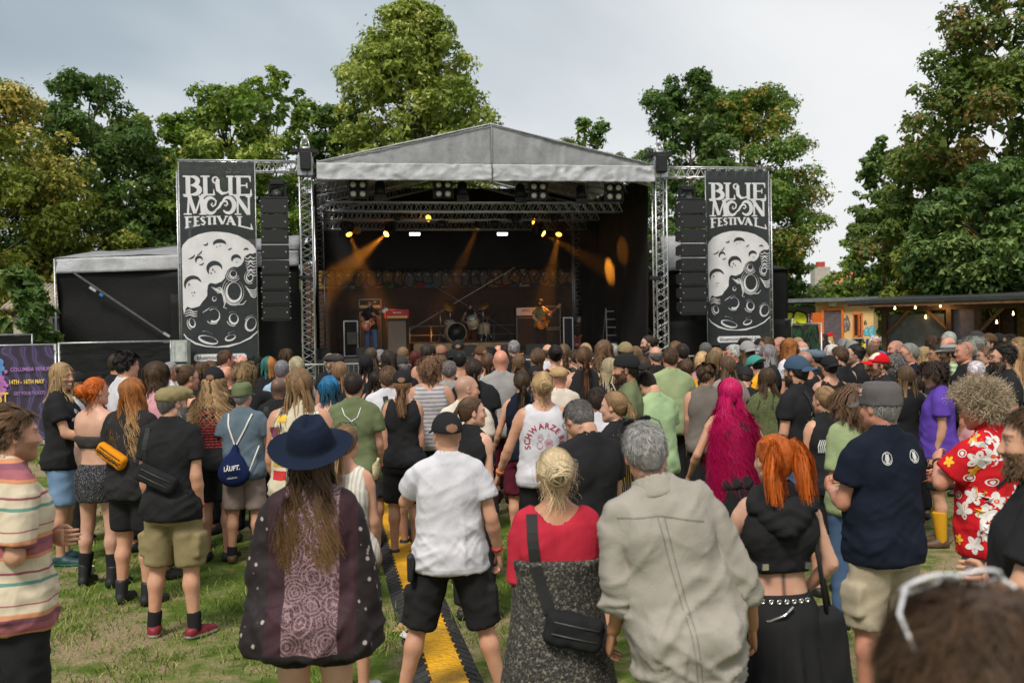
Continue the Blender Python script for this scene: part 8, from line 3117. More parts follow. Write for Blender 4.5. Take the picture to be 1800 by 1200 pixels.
for i,(px,yt,d,lb,kw)in enumerate(((752,602,13.5,'bare-shouldered person with a dark mane and tattooed arms',dict(hair=('shag','dark'),top=None,tint=ink_both)),(775,605,15,'person in rust red cap before the drum riser',dict(hair=('stubble','brown'),hat=('cap',srgb(150,110,90),0),top=('tee',K['lblue']))),(805,596,15,'tall person in shiny black cap before the bass drum',dict(hair=('long','brown'),hat=('cap',Bk,0),top=('vest',Bk))),(795,612,14,'person in black cap with pale top below the drum kit',dict(hair=('short','dark'),hat=('cap',Bk,180),top=('tee',Bk))),(730,614,14,'person with short dark red hair near the grey cabinet',dict(sex='f',hair=('bob','reddark'),top=('tank',Bk))),(708,608,15.5,'person with long ash-blond hair before the red amplifier',dict(sex='f',hair=('straight','light'),top=('tee',K['lsky']))),(845,606,14.5,'person in dusky brown cap right of the drum kit',dict(face=30,hair=('stubble','brown'),hat=('cap',K['brown'],0),top=('tee',K['navy']),skin='red')),(862,608,14.8,'dark-haired head right of the dusky brown cap',dict(hair=('messy','black'),top=('tee',Bk))),(876,606,16,'pink bald crown before the end of the drum riser',dict(hair=('bald','mid'),top=('tee',Bk),skin='red')),(888,603,16,'dark head left of the tall grey-haired person',dict(hair=('messy','dark'),top=('tee',Bk))),(903,596,15,'tall person with short grey hair before the bass cabinet',dict(hair=('short','grey'),top=('tee',Bk))),(857,618,12,'person with sleek brown low ponytail left of the bald head',dict(sex='f',hair=('lowpony','brown'),top=('tank',K['lblue']))),(911,621,12.4,'person with loose brown hair right of the bald head',dict(sex='f',hair=('long','mid'),top=('tank',Bk))),(940,640,11,'person in black cap right of the dark brown ponytail',dict(hair=('short','dark'),hat=('cap',Bk,0),top=('tee',Bk))),(660,650,11.8,'black-clad person left of the loose dark hair',dict(sex='f',hair=('bob','dark'),top=('tank',Bk))),(652,609,14.5,'person with straight brown hair before the guitarist',dict(sex='f',hair=('straight','mid'),top=('tank',K['navy']))),(668,612,15,'grey head behind the loose dark hair',dict(hair=('short','grey'),top=('tee',Bk))),(643,621,12.5,'bare-backed person in black beanie with tattooed shoulders',dict(sex='f',hair=('bob','black'),hat=('beanie',Bk),top=('strap',Bk),tint=ink_back,skin='pale')),(580,620,13.5,'person with pale bun behind the grey flat cap',dict(sex='f',hair=('bun','pale'),top=('tee',Bk))),(775,622,13,'person with long brown hair right of the curly head',dict(sex='f',hair=('long','mid'),top=('strap',Bk),skin='pale')),(1013,612,13.5,'person with brown hair in grey shirt left of the long ponytail',dict(hair=('short','brown'),top=('tee',K['steel']))),(1117,606,13.5,'person with blond hair right of the olive cap',dict(sex='f',hair=('bob','light'),top=('tee',K['lsky']))),(1160,618,13,'dark-haired head at the foot of the right tower',dict(hair=('messy','dark'),top=('tee',Bk))),)):
 kw.setdefault('bot',('pants',Bk))
 P(px,yt,d,lb,seed=130+i,**kw)
P(589,617,12.4,'person in dark grey flat cap in profile to the left',face=80,hair=('buzz','grey'),hat=('flatcap',K['char']),beard=('b','grey',.012),top=('tee',K['char']),bot=('pants',Bk),skin='tan',seed=160)
P(597,633,10.5,'person with very long straight honey-blond hair',sex='f',hair=('straight','light'),top=('tee',Bk),bot=('pants',Bk),seed=161)
P(521,624,11.5,'person with light blond bob and white t-shirt',sex='f',hair=('bob','pale'),top=('tee',K['white']),bot=('pants',Bk),seed=162)
P(495,632,11,'person with cropped grey hair in pale blue t-shirt',hair=('buzz','grey'),top=('tee',K['lblue']),bot=('pants',Bk),skin='red',seed=163)
P(503,611,15,'brown-haired head behind the pale blue t-shirt',hair=('messy','brown'),top=('tee',Bk),bot=('pants',Bk),seed=164)
P(472,624,12,'person with green and orange hair in a black hoodie',sex='f',hair=('bob','teal',orange_side),hairL=.16,top=('shirt',Bk,dict(slv=1.8,loose=.02)),bot=('pants',Bk),seed=165)
P(489,662,9.6,'dark-skinned person with shaved head carrying a black rucksack',hair=('stubble','black'),top=('tee',Bk),bot=('pants',Bk),skin='brown',seed=166)
P(450,626,12.4,'person with frizzy black curls left of the green hair',hair=('curly','black'),top=('tee',Bk),bot=('pants',Bk),seed=167)
P(429,634,9.8,'person with bushy sandy hair taking a photo with raised arms',hair=('curly','light'),hairL=.15,top=('tee',Bk,dict(loose=.02)),bot=('pants',Bk),arms=('up','up'),seed=168,lod=1)
P(425,624,13,'bald head behind the bushy sandy hair',hair=('bald','mid'),top=('tee',Bk),bot=('pants',Bk),skin='red',seed=169)
P(399,642,10.5,'bald person with bare pink shoulders in a black tank',hair=('bald','mid'),top=('tank',Bk),bot=('shorts',Bk),skin='red',seed=170)
P(396,613,13,'tall person with short brown hair in front of the web address',face=-40,hair=('short','brown'),top=('shirt',K['lsky']),bot=('pants',K['denim']),skin='red',seed=171)
RT=P(376,642,9.0,'person in black cap with long blond curls over a red-printed t-shirt',hair=('curlylong','blond'),hat=('cap',Bk,0),top=('tee',Bk,dict(loose=.02)),bot=('shorts',Bk),w=.15,seed=172,lod=1)
P(368,631,11,'person with combed mid-brown hair right of the dark curls',hair=('short','mid'),glasses='x',top=('tee',Bk),bot=('pants',Bk),seed=173)
P(353,634,10.2,'person with thick dark brown curls in black t-shirt',hair=('messy','brown'),top=('tee',Bk),bot=('pants',Bk),seed=174)
P(329,640,9.5,'tattooed person with shaved sides and a top knot, teal bag',sex='f',face=-44,hair=('undercut','brown'),glasses='x',top=('tank',Bk),bot=('pants',Bk,dict(mat='polka')),tint=ink_right,skin='fair',arms=('down','akimbo'),seed=175,lod=1)
P(299,635,12,'person with cropped grey hair and glasses looking right',face=-56,hair=('buzz','grey'),glasses='x',stub='grey',top=('tee',K['white']),bot=('pants',Bk),skin='tan',seed=176)
P(274,632,8.4,'tall person with long slicked-back dark hair behind the flat cap',face=-34,hair=('long','brown'),hairL=.20,top=('tee',K['pinkt']),bot=('pants',Bk),stub='brown',skin='red',seed=177,lod=1)
P(222,615,9.5,'tall person in white t-shirt with black crop and glasses',face=-34,hair=('quiff','black'),glasses='x',top=('tee',K['white'],dict(loose=.02)),bot=('pants',Bk),seed=178,lod=1)
P(206,620,11.4,'person in black with thinning hair behind the white t-shirt',face=-24,hair=('buzz','brown'),top=('tee',Bk),bot=('pants',Bk),skin='tan',seed=179)
P(131,650,9.9,'person in black cap and white t-shirt behind the smiling person',face=-60,sex='f',hair=('bob','light'),hat=('cap',Bk,0),top=('tee',K['white']),bot=('pants',Bk),seed=180)
P(118,668,10.8,'person in flecked pink shirt before the purple banner',face=-80,hair=('short','brown'),top=('tee',K['pinkt'],dict(mat='pinkfleck')),bot=('pants',Bk),seed=181,h=1.58)
# ===== on stage and by the hut
def on_stage(px,py_top,v,label,z,hgt,rz,**kw):
 u,_=su(px,py_top,v)
 q=sw(u,v,z)
 return person(label,q,rz+SA,hgt,**kw)
gtr=on_stage(651,528,3.0,'bearded guitarist in black shirt and jeans on stage',DK,1.79,R(180-12),head=(-6,0),hair=('short','dark'),beard=('b','dark',.018),top=('tee',Bk),bot=('pants',K['denim']),arms=((24,24,100,.12),(22,4,68,.62)),lod=1,seed=200,skin='tan',st=.14)
bas=on_stage(950,536,3.4,'bearded bassist in camouflage shirt and black trousers',DK,1.76,R(180+18),head=(-36,0),hair=('messy','black'),beard=('b','black',.02),top=('tee',K['khaki'],dict(mat='camo',loose=.02)),bot=('pants',Bk),arms=((28,26,96,.10),(22,4,66,.62)),lod=1,seed=201,skin='fair',st=.13)
drm=on_stage(826,530,6.0,'long-haired drummer seated behind the cream kit',zr-.45+.0,1.78,R(180),head=(0,6),hair=('long','dark'),beard=('b','dark',.05),top=('vest',K['char']),bot=('pants',srgb(150,84,40)),arms=('drum','drum'),lod=2,seed=202,tint=ink_both,st=.2)
P(1459,567,33,'person in red cap and pale t-shirt standing at the hut door',face=160,h=1.72,hair=('straight','blond'),hat=('cap',srgb(200,30,44),0),top=('tee',K['offw']),bot=('pants',K['brown']),seed=203)
P(1449,572,31,'person with very long dark red-tipped hair by the printed fence',sex='f',face=30,h=1.72,hair=('vlong','dark',red_tips),top=('tee',Bk),bot=('pants',Bk),seed=204)
# ------------------------------------------------------------------ things people carry, prints on clothes
def garment_bvh(info,part='top'):
 me=info[part].data
 V=np.empty(len(me.vertices)*3,dtype=np.float32)
 me.vertices.foreach_get('co',V)
 return BVHTree.FromPolygons([tuple(map(float,v))for v in V.reshape(-1,3)],[tuple(p.vertices)for p in me.polygons])
def carried(info,name,label,cat,V,F,mat,color=None,group=None,smooth=True):
 me=mesh_from(name,V,F,[mat],smooth,np.zeros((len(V),4)))
 o=bpy.data.objects.new(name,me)
 COL.objects.link(o)
 p=info['o']
 o.location,o.rotation_euler,o.scale=p.location,p.rotation_euler,p.scale
 if color is not None:
  o.color=c4(color)
 tag(o,label,cat,group)
 return o
def back_bag(info,label,x,z,w,h,dep,tilt,color,name='sling_bag',straps=(),sw_=.035,mat='cloth',vs=.010,flap=True,part='top'):
 bv=garment_bvh(info,part)
 ys=[]
 for dx in(-.3,0,.3):
  hit=bv.ray_cast(Vector((x+dx*w,-1.5,z)),Vector((0,1,0)))
  if hit[0]:
   ys.append(hit[0].y)
 y=(min(ys)if ys else-.13)-dep*.42
 rm=Matrix.Rotation(R(tilt),3,'Y')
 f=Field((x-w,y-dep*1.6,z-w),(x+w,y+dep*1.6,z+w),vs)
 f.boxs((x,y,z),(w/2,dep/2,h/2),min(dep,h)*.42,.01,rm)
 V,F=f.mesh(1)
 N=vnormals(V,F)
 V=V+N*((vnoise(V*22+x*50)-.5)*.012)[:,None]
 o=carried(info,name,label,'bag',V,F,M[mat],color)
 L=np.array((tuple(rm@Vector((1,0,0)))))
 U=np.array((tuple(rm@Vector((0,0,1)))))
 for k,zz in enumerate((.22,-.12)if flap else(.22,)):
  a=np.array((x,y-dep/2-.002,z))-L*w*.38+U*h*zz
  b=np.array((x,y-dep/2-.002,z))+L*w*.38+U*h*zz
  MB().tube([tuple(a),tuple((a+b)/2+np.array((0,-.004,0))),tuple(b)],.0035,5).build('zip',M['blackmetal']if color[0]>.05 else M['zipgrey'],o,True)
 for pts in straps:
  strap_on(info,pts,sw_,M['webbing'],o,part=part)
 return o,y
M['webbing']=simple('black_webbing',(.012,.012,.013),.7,var=.2,bump=.3,bs=200)
M['zipgrey']=simple('zip_grey',(.09,.09,.09),.5,.3,var=0)
back_bag(Bm,'black sling bag on the back of the brown flat cap wearer',-.03,1.13,.30,.13,.07,24,Bk,straps=([(-.12,1.47),(-.13,1.32),(-.13,1.18)],[(.10,1.06),(.15,1.02)]))
yb,yy=back_bag(Cm_,'yellow sling bag across the back of the ginger-haired person',-.05,1.17,.27,.115,.075,30,srgb(222,142,24),straps=([(-.17,1.30),(-.13,1.40),(-.08,1.48)],[(.08,1.06),(.15,1.0)]))
V2,F2=text2d('ARROGANZ',.045,.02)
c_,s_=math.cos(R(-30)),math.sin(R(-30))
me=mesh_from('print',np.stack([V2[:,0]*c_-V2[:,1]*s_-.05,np.full(len(V2),yy-.048),V2[:,0]*s_+V2[:,1]*c_+1.16],1),F2,[simple('black_ink',(.015,.015,.015),.8,var=0)],False)
link(bpy.data.objects.new('print',me),yb)
_,_=back_bag(Im,'black hip bag slung across the back of the silver-blond person',.05,.99,.26,.15,.09,14,Bk,straps=([(-.105,1.26),(-.05,1.06)],),sw_=.05,part='bot')
strap_on(Im,[(-.115,1.475),(-.115,1.36),(-.105,1.26)],.05,M['webbing'],bpy.data.objects[_ and 'sling_bag' or 'sling_bag']if False else[o for o in bpy.data.objects if o.get('label')=='black hip bag slung across the back of the silver-blond person'][0],'top')
back_bag(AEm,'grey pouch on a crossbody strap behind the denim cap wearer',.14,1.13,.17,.11,.06,10,K['char'],straps=([(-.06,1.48),(.02,1.32),(.10,1.18)],),sw_=.04)
back_bag(AFm,'grey leather hip pouch on the person with the spiral print',.10,.98,.18,.11,.06,6,K['char'],straps=(),mat='leather')
q1,_=back_bag(Qm,'rucksack with mosaic pattern and black sides',.10,1.20,.34,.46,.16,12,K['navy'],name='rucksack',straps=([(-.02,1.47),(.0,1.38)],[(.14,1.47),(.15,1.40)]),sw_=.05,mat='packcamo')
for lb in('dark-skinned person with shaved head carrying a black rucksack',):
 inf=[i for i in PEOPLE if i['label']==lb][0]
 back_bag(inf,'black rucksack on the shaved-headed person',0,1.22,.28,.40,.14,0,Bk,name='rucksack',straps=([(-.10,1.46),(-.10,1.40)],[(.10,1.46),(.10,1.40)]),sw_=.05,vs=.015)
inf=[i for i in PEOPLE if 'teal bag' in i['label']][0]
back_bag(inf,'teal cloth bag on the hip of the tattooed person',-.02,1.0,.20,.22,.10,0,K['teal'],name='cloth_bag',vs=.015)
bv=garment_bvh(Fm)
f=Field((-.26,-.42,.70),(.18,-.02,1.22),.010)
cx,cz=-.045,.955
yb0=bv.ray_cast(Vector((cx,-1.5,cz)),Vector((0,1,0)))[0].y-.045
yt0=bv.ray_cast(Vector((cx,-1.5,1.16)),Vector((0,1,0)))[0].y-.02
f.ell((cx,yb0,.90),(.155,.070,.125),.03)
f.cone((cx,yb0,.97),(cx+.01,yt0,1.165),.085,.022,.05)
f.ell((cx,yb0,.98),(.115,.055,.12),.03)
V,F=f.mesh(1)
th=np.arctan2(V[:,0]-cx,-(V[:,1]-yb0))
V=V+vnormals(V,F)*(.006*np.clip((V[:,2]-.88)/.2,0,1)*np.sin(th*16))[:,None]
sack=carried(Fm,'gym_sack','navy drawstring gym sack with white lettering','bag',V,F,M['cloth'],srgb(26,38,78))
Mcord=simple('white_cord',(.72,.70,.66),.8,var=.1)
for pts in([(-.115,1.475),(-.105,1.36),(-.045,1.175)],[(.115,1.47),(.06,1.34),(-.03,1.175)]):
 strap_on(Fm,pts,.014,Mcord,sack,th=.009,name='cord')
MB().tube([(cx+.125,yb0-.01,.86),(cx+.18,yb0+.04,1.02),(cx+.225,yb0+.10,1.16)],.007,6).build('cord',Mcord,sack,True)
Mwi=simple('white_ink',(.72,.72,.72),.8,var=.08)
bs=BVHTree.FromPolygons([tuple(map(float,v))for v in V],[tuple(map(int,q))for q in F])
for tx,zz,wd,bo in(('LÄUFT.',.965,.155,.035),('robotron',.875,.095,.01)):
 V2,F2=text2d(tx,1.0,bo)
 k=wd/(V2[:,0].max()-V2[:,0].min())
 P3=[]
 for a,b in V2:
  hx,hz=cx+a*k,zz+b*k*1.25+a*k*.12
  h_=bs.ray_cast(Vector((hx,-1.5,hz)),Vector((0,1,0)))
  P3.append((hx,(h_[0].y if h_[0]else yb0-.06)-.003,hz))
 link(bpy.data.objects.new('lettering',mesh_from('lettering',P3,F2,[Mwi],False)),sack)
f=Field((.10,-.26,.35),(.40,.16,1.06),.011)
f.boxs((.225,-.06,.70),(.085,.075,.25),.05,.02,Matrix.Rotation(R(-6),3,'Y'))
f.ell((.24,-.06,.52),(.10,.085,.10),.03)
V,F=f.mesh(1)
V=V+vnormals(V,F)*((vnoise(V*np.array((16,16,6)))-.5)*.03)[:,None]
tote=carried(Km,'tote_bag','long black cloth tote hanging beside the pleated skirt','bag',V,F,M['cloth'],Bk)
MB().tube([(.20,-.10,.92),(.165,-.10,1.18),(.125,-.075,1.40),(.12,-.03,1.475)],.011,6).build('strap',M['webbing'],tote,True)
MB().tube([(.24,-.04,.92),(.19,-.02,1.2),(.135,.0,1.42),(.125,-.01,1.475)],.011,6).build('strap',M['webbing'],tote,True)
f=Field((-.22,-.26,1.22),(.22,.08,1.58),.0105)
for s in(-1,1):
 f.cone((s*.10,-.02,1.50),(s*.13,-.09,1.44),.030,.036,.03)
 f.cone((s*.13,-.09,1.44),(0,-.145,1.34),.036,.042,.03)
 f.cone((s*.11,-.06,1.46),(0,-.12,1.42),.03,.045,.03)
f.ell((0,-.115,1.38),(.12,.045,.085),.03)
V,F=f.mesh(1)
V=V+vnormals(V,F)*(.006*np.sin(V[:,2]*110+6*np.abs(V[:,0])*10)*.5)[:,None]
part_obj('hood',mesh_from('hood',V,F,[M['cloth']],True,np.zeros((len(V),4))),Km['top'],Bk)
bvk=garment_bvh(Km,'bot')
for i in range(7):
 x=-.105+.035*i
 h_=bvk.ray_cast(Vector((x,-1.5,1.005)),Vector((0,1,0)))
 if h_[0]:
  MB().lathe([(.011,0),(.013,.004),(.007,.005),(.006,.0)],12,(x,h_[0].y-.004,1.005),(0,-1,0)).build('eyelet',chrome,Km['bot'],True)
MB().tube([(.02,-.155,.99),(-.02,-.165,.955),(-.09,-.15,.925),(-.14,-.10,.92)],.006,6).build('chain',chrome,Km['bot'],True)
for x in(-.10,.10):
 MB().box((x,-.135,1.17),(.028,.012,.028)).build('buckle',chrome,Km['top'])
rp=[(-.10,1.42,.07,.045,(222,180,60)),(.09,1.43,.10,.06,(226,222,214)),(-.15,1.33,.06,.07,(120,60,80)),(-.15,1.23,.055,.055,(56,96,70)),(.03,1.38,.06,.05,(180,50,40)),(-.12,1.12,.10,.045,(200,160,40)),(-.12,1.04,.10,.06,(190,40,44)),(.12,1.30,.07,.08,(70,70,74)),(.10,1.15,.09,.07,(150,140,120)),(0,1.12,.09,.09,(60,60,66)),(.02,1.26,.12,.09,(206,190,150))]
for x,z,w,h,c in rp:
 v,fa=poly2d([(x-w/2,z-h/2),(x+w/2,z-h/2),(x+w/2,z+h/2),(x-w/2,z+h/2)])
 n=4
 gx,gz=np.meshgrid(np.linspace(x-w/2,x+w/2,n),np.linspace(z-h/2,z+h/2,n))
 v=np.stack([gx.ravel(),gz.ravel()],1)
 fa=[(j*n+i,j*n+i+1,(j+1)*n+i+1,(j+1)*n+i)for j in range(n-1)for i in range(n-1)]
 print_on(Rm,[(v,fa)],srgb(*c)[:3],name='patch')
print_on(Pm,[path2d([(-.085,1.46),(-.06,1.40),(-.01,1.355),(.0,1.345),(.01,1.355),(.05,1.38),(.075,1.46)],.007)],(.7,.7,.7),name='earphone_cable',off=.008)
def scribble(cx,cz,w,h,seed):
 g_=np.random.default_rng(seed)
 n=int(w/h*2.2)
 return[path2d(np.stack([cx-w/2+w*(i+.5)/n+g_.uniform(-.4,.4,4)*w/n,cz+np.linspace(-.5,.5,4)*h*g_.uniform(.7,1.1)],1),h*.13)for i in range(n)]+[path2d([(cx-w/2,cz+h*g_.uniform(-.4,.4)),(cx,cz+h*g_.uniform(-.3,.3)),(cx+w/2,cz+h*g_.uniform(-.4,.4))],h*.1)]
pc=arc_text('SCHWARZE ROSE',.062,.135,0,1.205,90,spread=1.05)
print_on(Um,pc,srgb(170,40,62)[:3],name='lettering')
pc=[ring2d(-.035,1.25,.022,.026,.003),ring2d(-.04,1.19,.024,.03,.003),ring2d(.03,1.205,.034,.034,.003),ring2d(.03,1.205,.022,.022,.003),ring2d(.03,1.205,.011,.011,.003),path2d([(.02,1.25),(.03,1.29),(.04,1.25)],.003),path2d([(0,1.215),(.06,1.195)],.003),path2d([(.005,1.19),(.06,1.225)],.003),ellipse2d(-.042,1.253,.004,.006,6),ellipse2d(-.028,1.253,.004,.006,6),path2d([(-.05,1.17),(-.03,1.165)],.003)]
print_on(Um,pc,srgb(186,80,96)[:3],name='drawing')
pc=[]
tt=np.linspace(0,5.2*2*np.pi,150)
rr_=.010+.0145*tt/(2*np.pi)
sp_=np.stack([np.clip(.035+rr_*np.cos(tt)*1.0,-.12,.12),1.27+np.clip(rr_*np.sin(tt),-.052,.052)],1)
pc.append(path2d(sp_,.0075))
for k in range(5):
 pc.append(path2d([(-.125+k*.016,1.215),(-.135+k*.016,1.27),(-.120+k*.016,1.322)],.009))
print_on(AFm,pc,(.70,.70,.70),name='print')
v,fa=text2d('MN',.03,.01)
print_on(AFm,[(v+np.array((.02,1.185)),fa)],(.70,.70,.70),name='lettering')
pc=scribble(0,1.36,.2,.045,3)
rngp=np.random.default_rng(5)
for k in range(11):
 z=1.30-k*.025
 x=-.115
 while x<.11:
  w=.018+.03*rngp.random()
  pc.append(poly2d([(x,z),(min(.115,x+w),z),(min(.115,x+w),z+.013),(x,z+.013)]))
  x+=w+.008
print_on(RT,pc,srgb(150,36,40)[:3],name='print')
for x in(-.085,.095):
 pc=[ring2d(x,1.385,.032,.034,.004),ring2d(x,1.385,.024,.026,.003,a0=200,a1=340),ellipse2d(x,1.386,.014,.020,12),ellipse2d(x-.007,1.404,.005,.007,6),ellipse2d(x+.007,1.404,.005,.007,6),poly2d([(x-.014,1.366),(x+.014,1.366),(x+.010,1.358),(x-.010,1.358)])]
 print_on(Lm,pc,(.62,.62,.62),name='owl_badge')
pc=[path2d([(x0,1.44),(x0*.9+.01,1.22),(x0*.7,1.0)],.004)for x0 in np.linspace(-.15,.15,9)]+[path2d([(.02,1.30),(.09,1.32),(.10,1.22),(.03,1.20),(.02,1.30)],.006),path2d([(.035,1.285),(.08,1.30),(.085,1.235)],.004)]
print_on(Wm,pc,srgb(176,140,50)[:3],name='print')
pc=[path2d([(-.02,1.28),(.06,1.36),(.09,1.30)],.004),path2d([(-.08,1.18),(.02,1.26),(.10,1.24)],.004),path2d([(-.10,1.10),(.0,1.16),(.08,1.12)],.004),path2d([(-.06,1.24),(.0,1.2),(.06,1.06)],.003)]
print_on(AEm,pc,srgb(190,180,120)[:3],name='print')
pc=text2d('AIR',.06,.03)
print_on(Bang,[(pc[0]+np.array((-.02,1.31)),pc[1])]+scribble(-.02,1.25,.12,.035,2),srgb(226,180,40)[:3],name='lettering')
rngp=np.random.default_rng(8)
pc=[ellipse2d(.02+.05*rngp.normal(),1.24+.06*rngp.normal(),.012+.014*rngp.random(),.01+.014*rngp.random(),9,90*rngp.random())for _ in range(26)]
print_on(Em,pc,(.55,.55,.55),back=False,name='print')
for lb,tx in(('long-haired person in backward pale grey cap','BE'),('person with long swept-back grey hair in profile','NY'),('person with green and orange hair in a black hoodie','SLEEP'),('person with thick dark brown curls in black t-shirt','KYUSS')):
 inf=[i for i in PEOPLE if i['label']==lb][0]
 v,fa=text2d(tx,.09,.02)
 print_on(inf,[(v+np.array((.02,1.30)),fa)]if tx=='BE' else scribble(.02,1.30,.2,.07,len(tx)),(.6,.6,.58)if tx!='KYUSS' else srgb(214,200,90)[:3],name='lettering' if tx=='BE' else 'print')
rngp=np.random.default_rng(4)
wh,ye,cen_=[],[],[]
def petals(x,z,r,n,lst,ph,rr=.55):
 for k in range(n):
  a=ph+2*math.pi*k/n
  lst.append(ellipse2d(x+r*.55*math.cos(a),z+r*.55*math.sin(a),r*rr,r*rr*.62,9,math.degrees(a)))
spots=[]
for k in range(400):
 x,z=-.26+.52*rngp.random(),.80+.70*rngp.random()
 if all((x-a)**2+(z-b)**2>(.066+.022*(len(spots)%2==0))**2 for a,b,_ in spots):
  spots.append((x,z,len(spots)))
 if len(spots)>40:
  break
for x,z,k in spots:
 if k%2==0:
  petals(x,z,.050,5,wh,rngp.random()*6)
  cen_.append(ellipse2d(x,z,.012,.012,8))
 elif k%6==1:
  wh.append(ring2d(x,z,.022,.022,.005))
  wh.append(ellipse2d(x,z,.010,.012,8))
 else:
  petals(x,z,.030,5,ye,rngp.random()*6,.5)
sh_=lambda L:[(v+np.array((0.0,.0)),f_)for v,f_ in L]
for side_ in(-1,1):
 print_on(Mm,sh_(wh),(.72,.68,.66),name='white_flower_print',off=.003,side=side_)
 print_on(Mm,sh_(ye),srgb(236,180,40)[:3],name='yellow_flower_print',off=.0035,side=side_)
print_on(Mm,wh,(.72,.68,.66),name='white_flower_print',off=.003)
print_on(Mm,ye,srgb(236,180,40)[:3],name='yellow_flower_print',off=.0035)
print_on(Mm,cen_,srgb(220,90,40)[:3],name='flower_centre_print',off=.0045)
sb_=strap_on(Mm,[(.12,1.46),(.02,1.35),(-.16,1.20)],.022,M['webbing'],None,name='bag_strap')
sb_.location,sb_.rotation_euler,sb_.scale=Mm['o'].location,Mm['o'].rotation_euler,Mm['o'].scale
tag(sb_,'thin black shoulder strap across the hibiscus shirt','strap')
def collar(info,color_or_mat,objc=None,r=.064):
 b=info['B']
 f=Field((-.11,-.11,1.45),(.11,.10,1.58),.009)
 f.cone((0,-.018,1.475),(0,-.010,1.535),r+.016,r+.006,.01)
 f.cone((0,-.018,1.40),(0,-.008,1.62),r-.004,r-.006,.006,neg=True)
 f.plane((0,0,1.535),(0,.25,1),.004)
 f.plane((0,0,1.465),(0,0,-1),.004)
 V,F=f.mesh(1)
 part_obj('collar',mesh_from('collar',b.bend(V),F,[M[color_or_mat]],True,np.zeros((len(V),4))),info['top'],objc)
collar(Jm,'cloth',K['linen'],.076)
sm_=tuple(q*.62 for q in K['linen'][:3])
cv=lambda p_:np.stack([np.interp(np.linspace(0,1,24),np.linspace(0,1,len(p_)),[q[i]for q in p_])for i in(0,1)],1)
lx_=-.13
print_on(Jm,[path2d(cv([(-.27,1.385),(-.12,1.40),(.05,1.375)]),.005),path2d(cv([(-.125,1.395),(-.08,1.2),(-.03,1.0),(-.005,.80)]),.004),path2d(cv([(-.10,1.395),(-.058,1.2),(-.012,1.0),(.012,.80)]),.004),path2d(cv([(-.14,.785),(0,.782),(.14,.785)]),.004)],sm_,name='seam',off=.0025)
collar(Mm,'cloth',K['red'])
collar(A,'rainbow')
jk=strap_on(ARm,[(.07,1.47),(.08,1.36),(.09,1.20),(.10,1.02)],.20,simple('grey_jacket_cloth',srgb(82,84,88),.9,bump=.5,bs=14),None,name='jacket',th=.035)
jk.location,jk.rotation_euler,jk.scale=ARm['o'].location,ARm['o'].rotation_euler,ARm['o'].scale
tag(jk,'grey jacket hanging over the shoulder of the dark-bearded person','jacket')
def wrist_band(info,side,c,t=.9):
 b=info['B']
 sh,el,wr,u,v,g=b.arm[side]
 p=np.array(tuple(el.lerp(wr,t)))
 mb=MB().lathe([(.031,-.009),(.034,-.009),(.034,.009),(.031,.009)],14,p,v)
 V=b.bend(np.concatenate(mb.v).astype(np.float32))
 part_obj('wristband',mesh_from('wristband',V,mb.f,[simple('band_%d'%(hash(c)%999),srgb(*c),.6,var=.1)],True),info['o'])
for inf,s,c in((Bm,1,(190,40,44)),(Hm,1,(180,40,44)),(Em,1,(24,24,26)),(Fm,-1,(20,90,96)),(Mm,-1,(30,30,30)),(Pm,1,(190,60,50)),(Um,-1,(210,120,60))):
 wrist_band(inf,s,c)
def can_in_hand(info,side,label,rgb,rgb2):
 b=info['B']
 sh,el,wr,u,v,g=b.arm[side]
 p=Vector(tuple(b.bend(np.array([tuple(wr+v*.085)],dtype=np.float32))[0]))+Vector((-side*.028,0,0))
 root=MB().lathe([(.026,-.075),(.033,-.066),(.033,.060),(.027,.072),(.025,.074),(.024,.070)],18,p,(0,.25,1)).build('drinks_can',simple('can_'+label[:8],srgb(*rgb),.3,.5,var=.1),None,True)
 root.location,root.rotation_euler,root.scale=info['o'].location,info['o'].rotation_euler,info['o'].scale
 MB().lathe([(.0337,-.02),(.0337,.025)],18,p,(0,.25,1)).build('label_band',simple('canband_'+label[:8],srgb(*rgb2),.4,var=.2,vs=30),root,True)
 tag(root,label,'can')
can_in_hand(Em,1,'red and white drinks can held by the smiling person',(190,28,36),(214,208,204))
can_in_hand(Bm,1,'silver drinks can held by the brown flat cap wearer',(150,152,158),(206,200,196))
f=Field((-.34,-.2,.74),(-.12,.06,1.0),.0095)
f.boxs((-.232,-.085,.865),(.020,.045,.080),.014,.01)
V,F=f.mesh(1)
carried(Hm,'phone_pouch','black phone pouch on the belt of the white t-shirt wearer','pouch',V,F,M['leather'],Bk)
o_=MB().lathe([(.032,0),(.034,.01),(.034,.12),(.012,.16),(.012,.19)],14,(.17,-.10,.86),(.3,-.3,1)).build('bottle',simple('paper_label',srgb(200,186,150),.6,var=.4,vs=20),None,True)
o_.location,o_.rotation_euler,o_.scale=Pm['o'].location,Pm['o'].rotation_euler,Pm['o'].scale
tag(o_,'labelled bottle in the back pocket of the olive t-shirt wearer','bottle')
p=pt(175,1012,8.5)
cup=MB().lathe([(.028,0),(.040,.13),(.042,.132),(.036,.128),(.026,.01)],18).build('paper_cup',simple('white_paper',(.66,.64,.58),.7,var=.06),None,True,loc=(p.x,8.3,0))
tag(cup,'white paper cup standing on the grass behind the sequin shorts','cup')
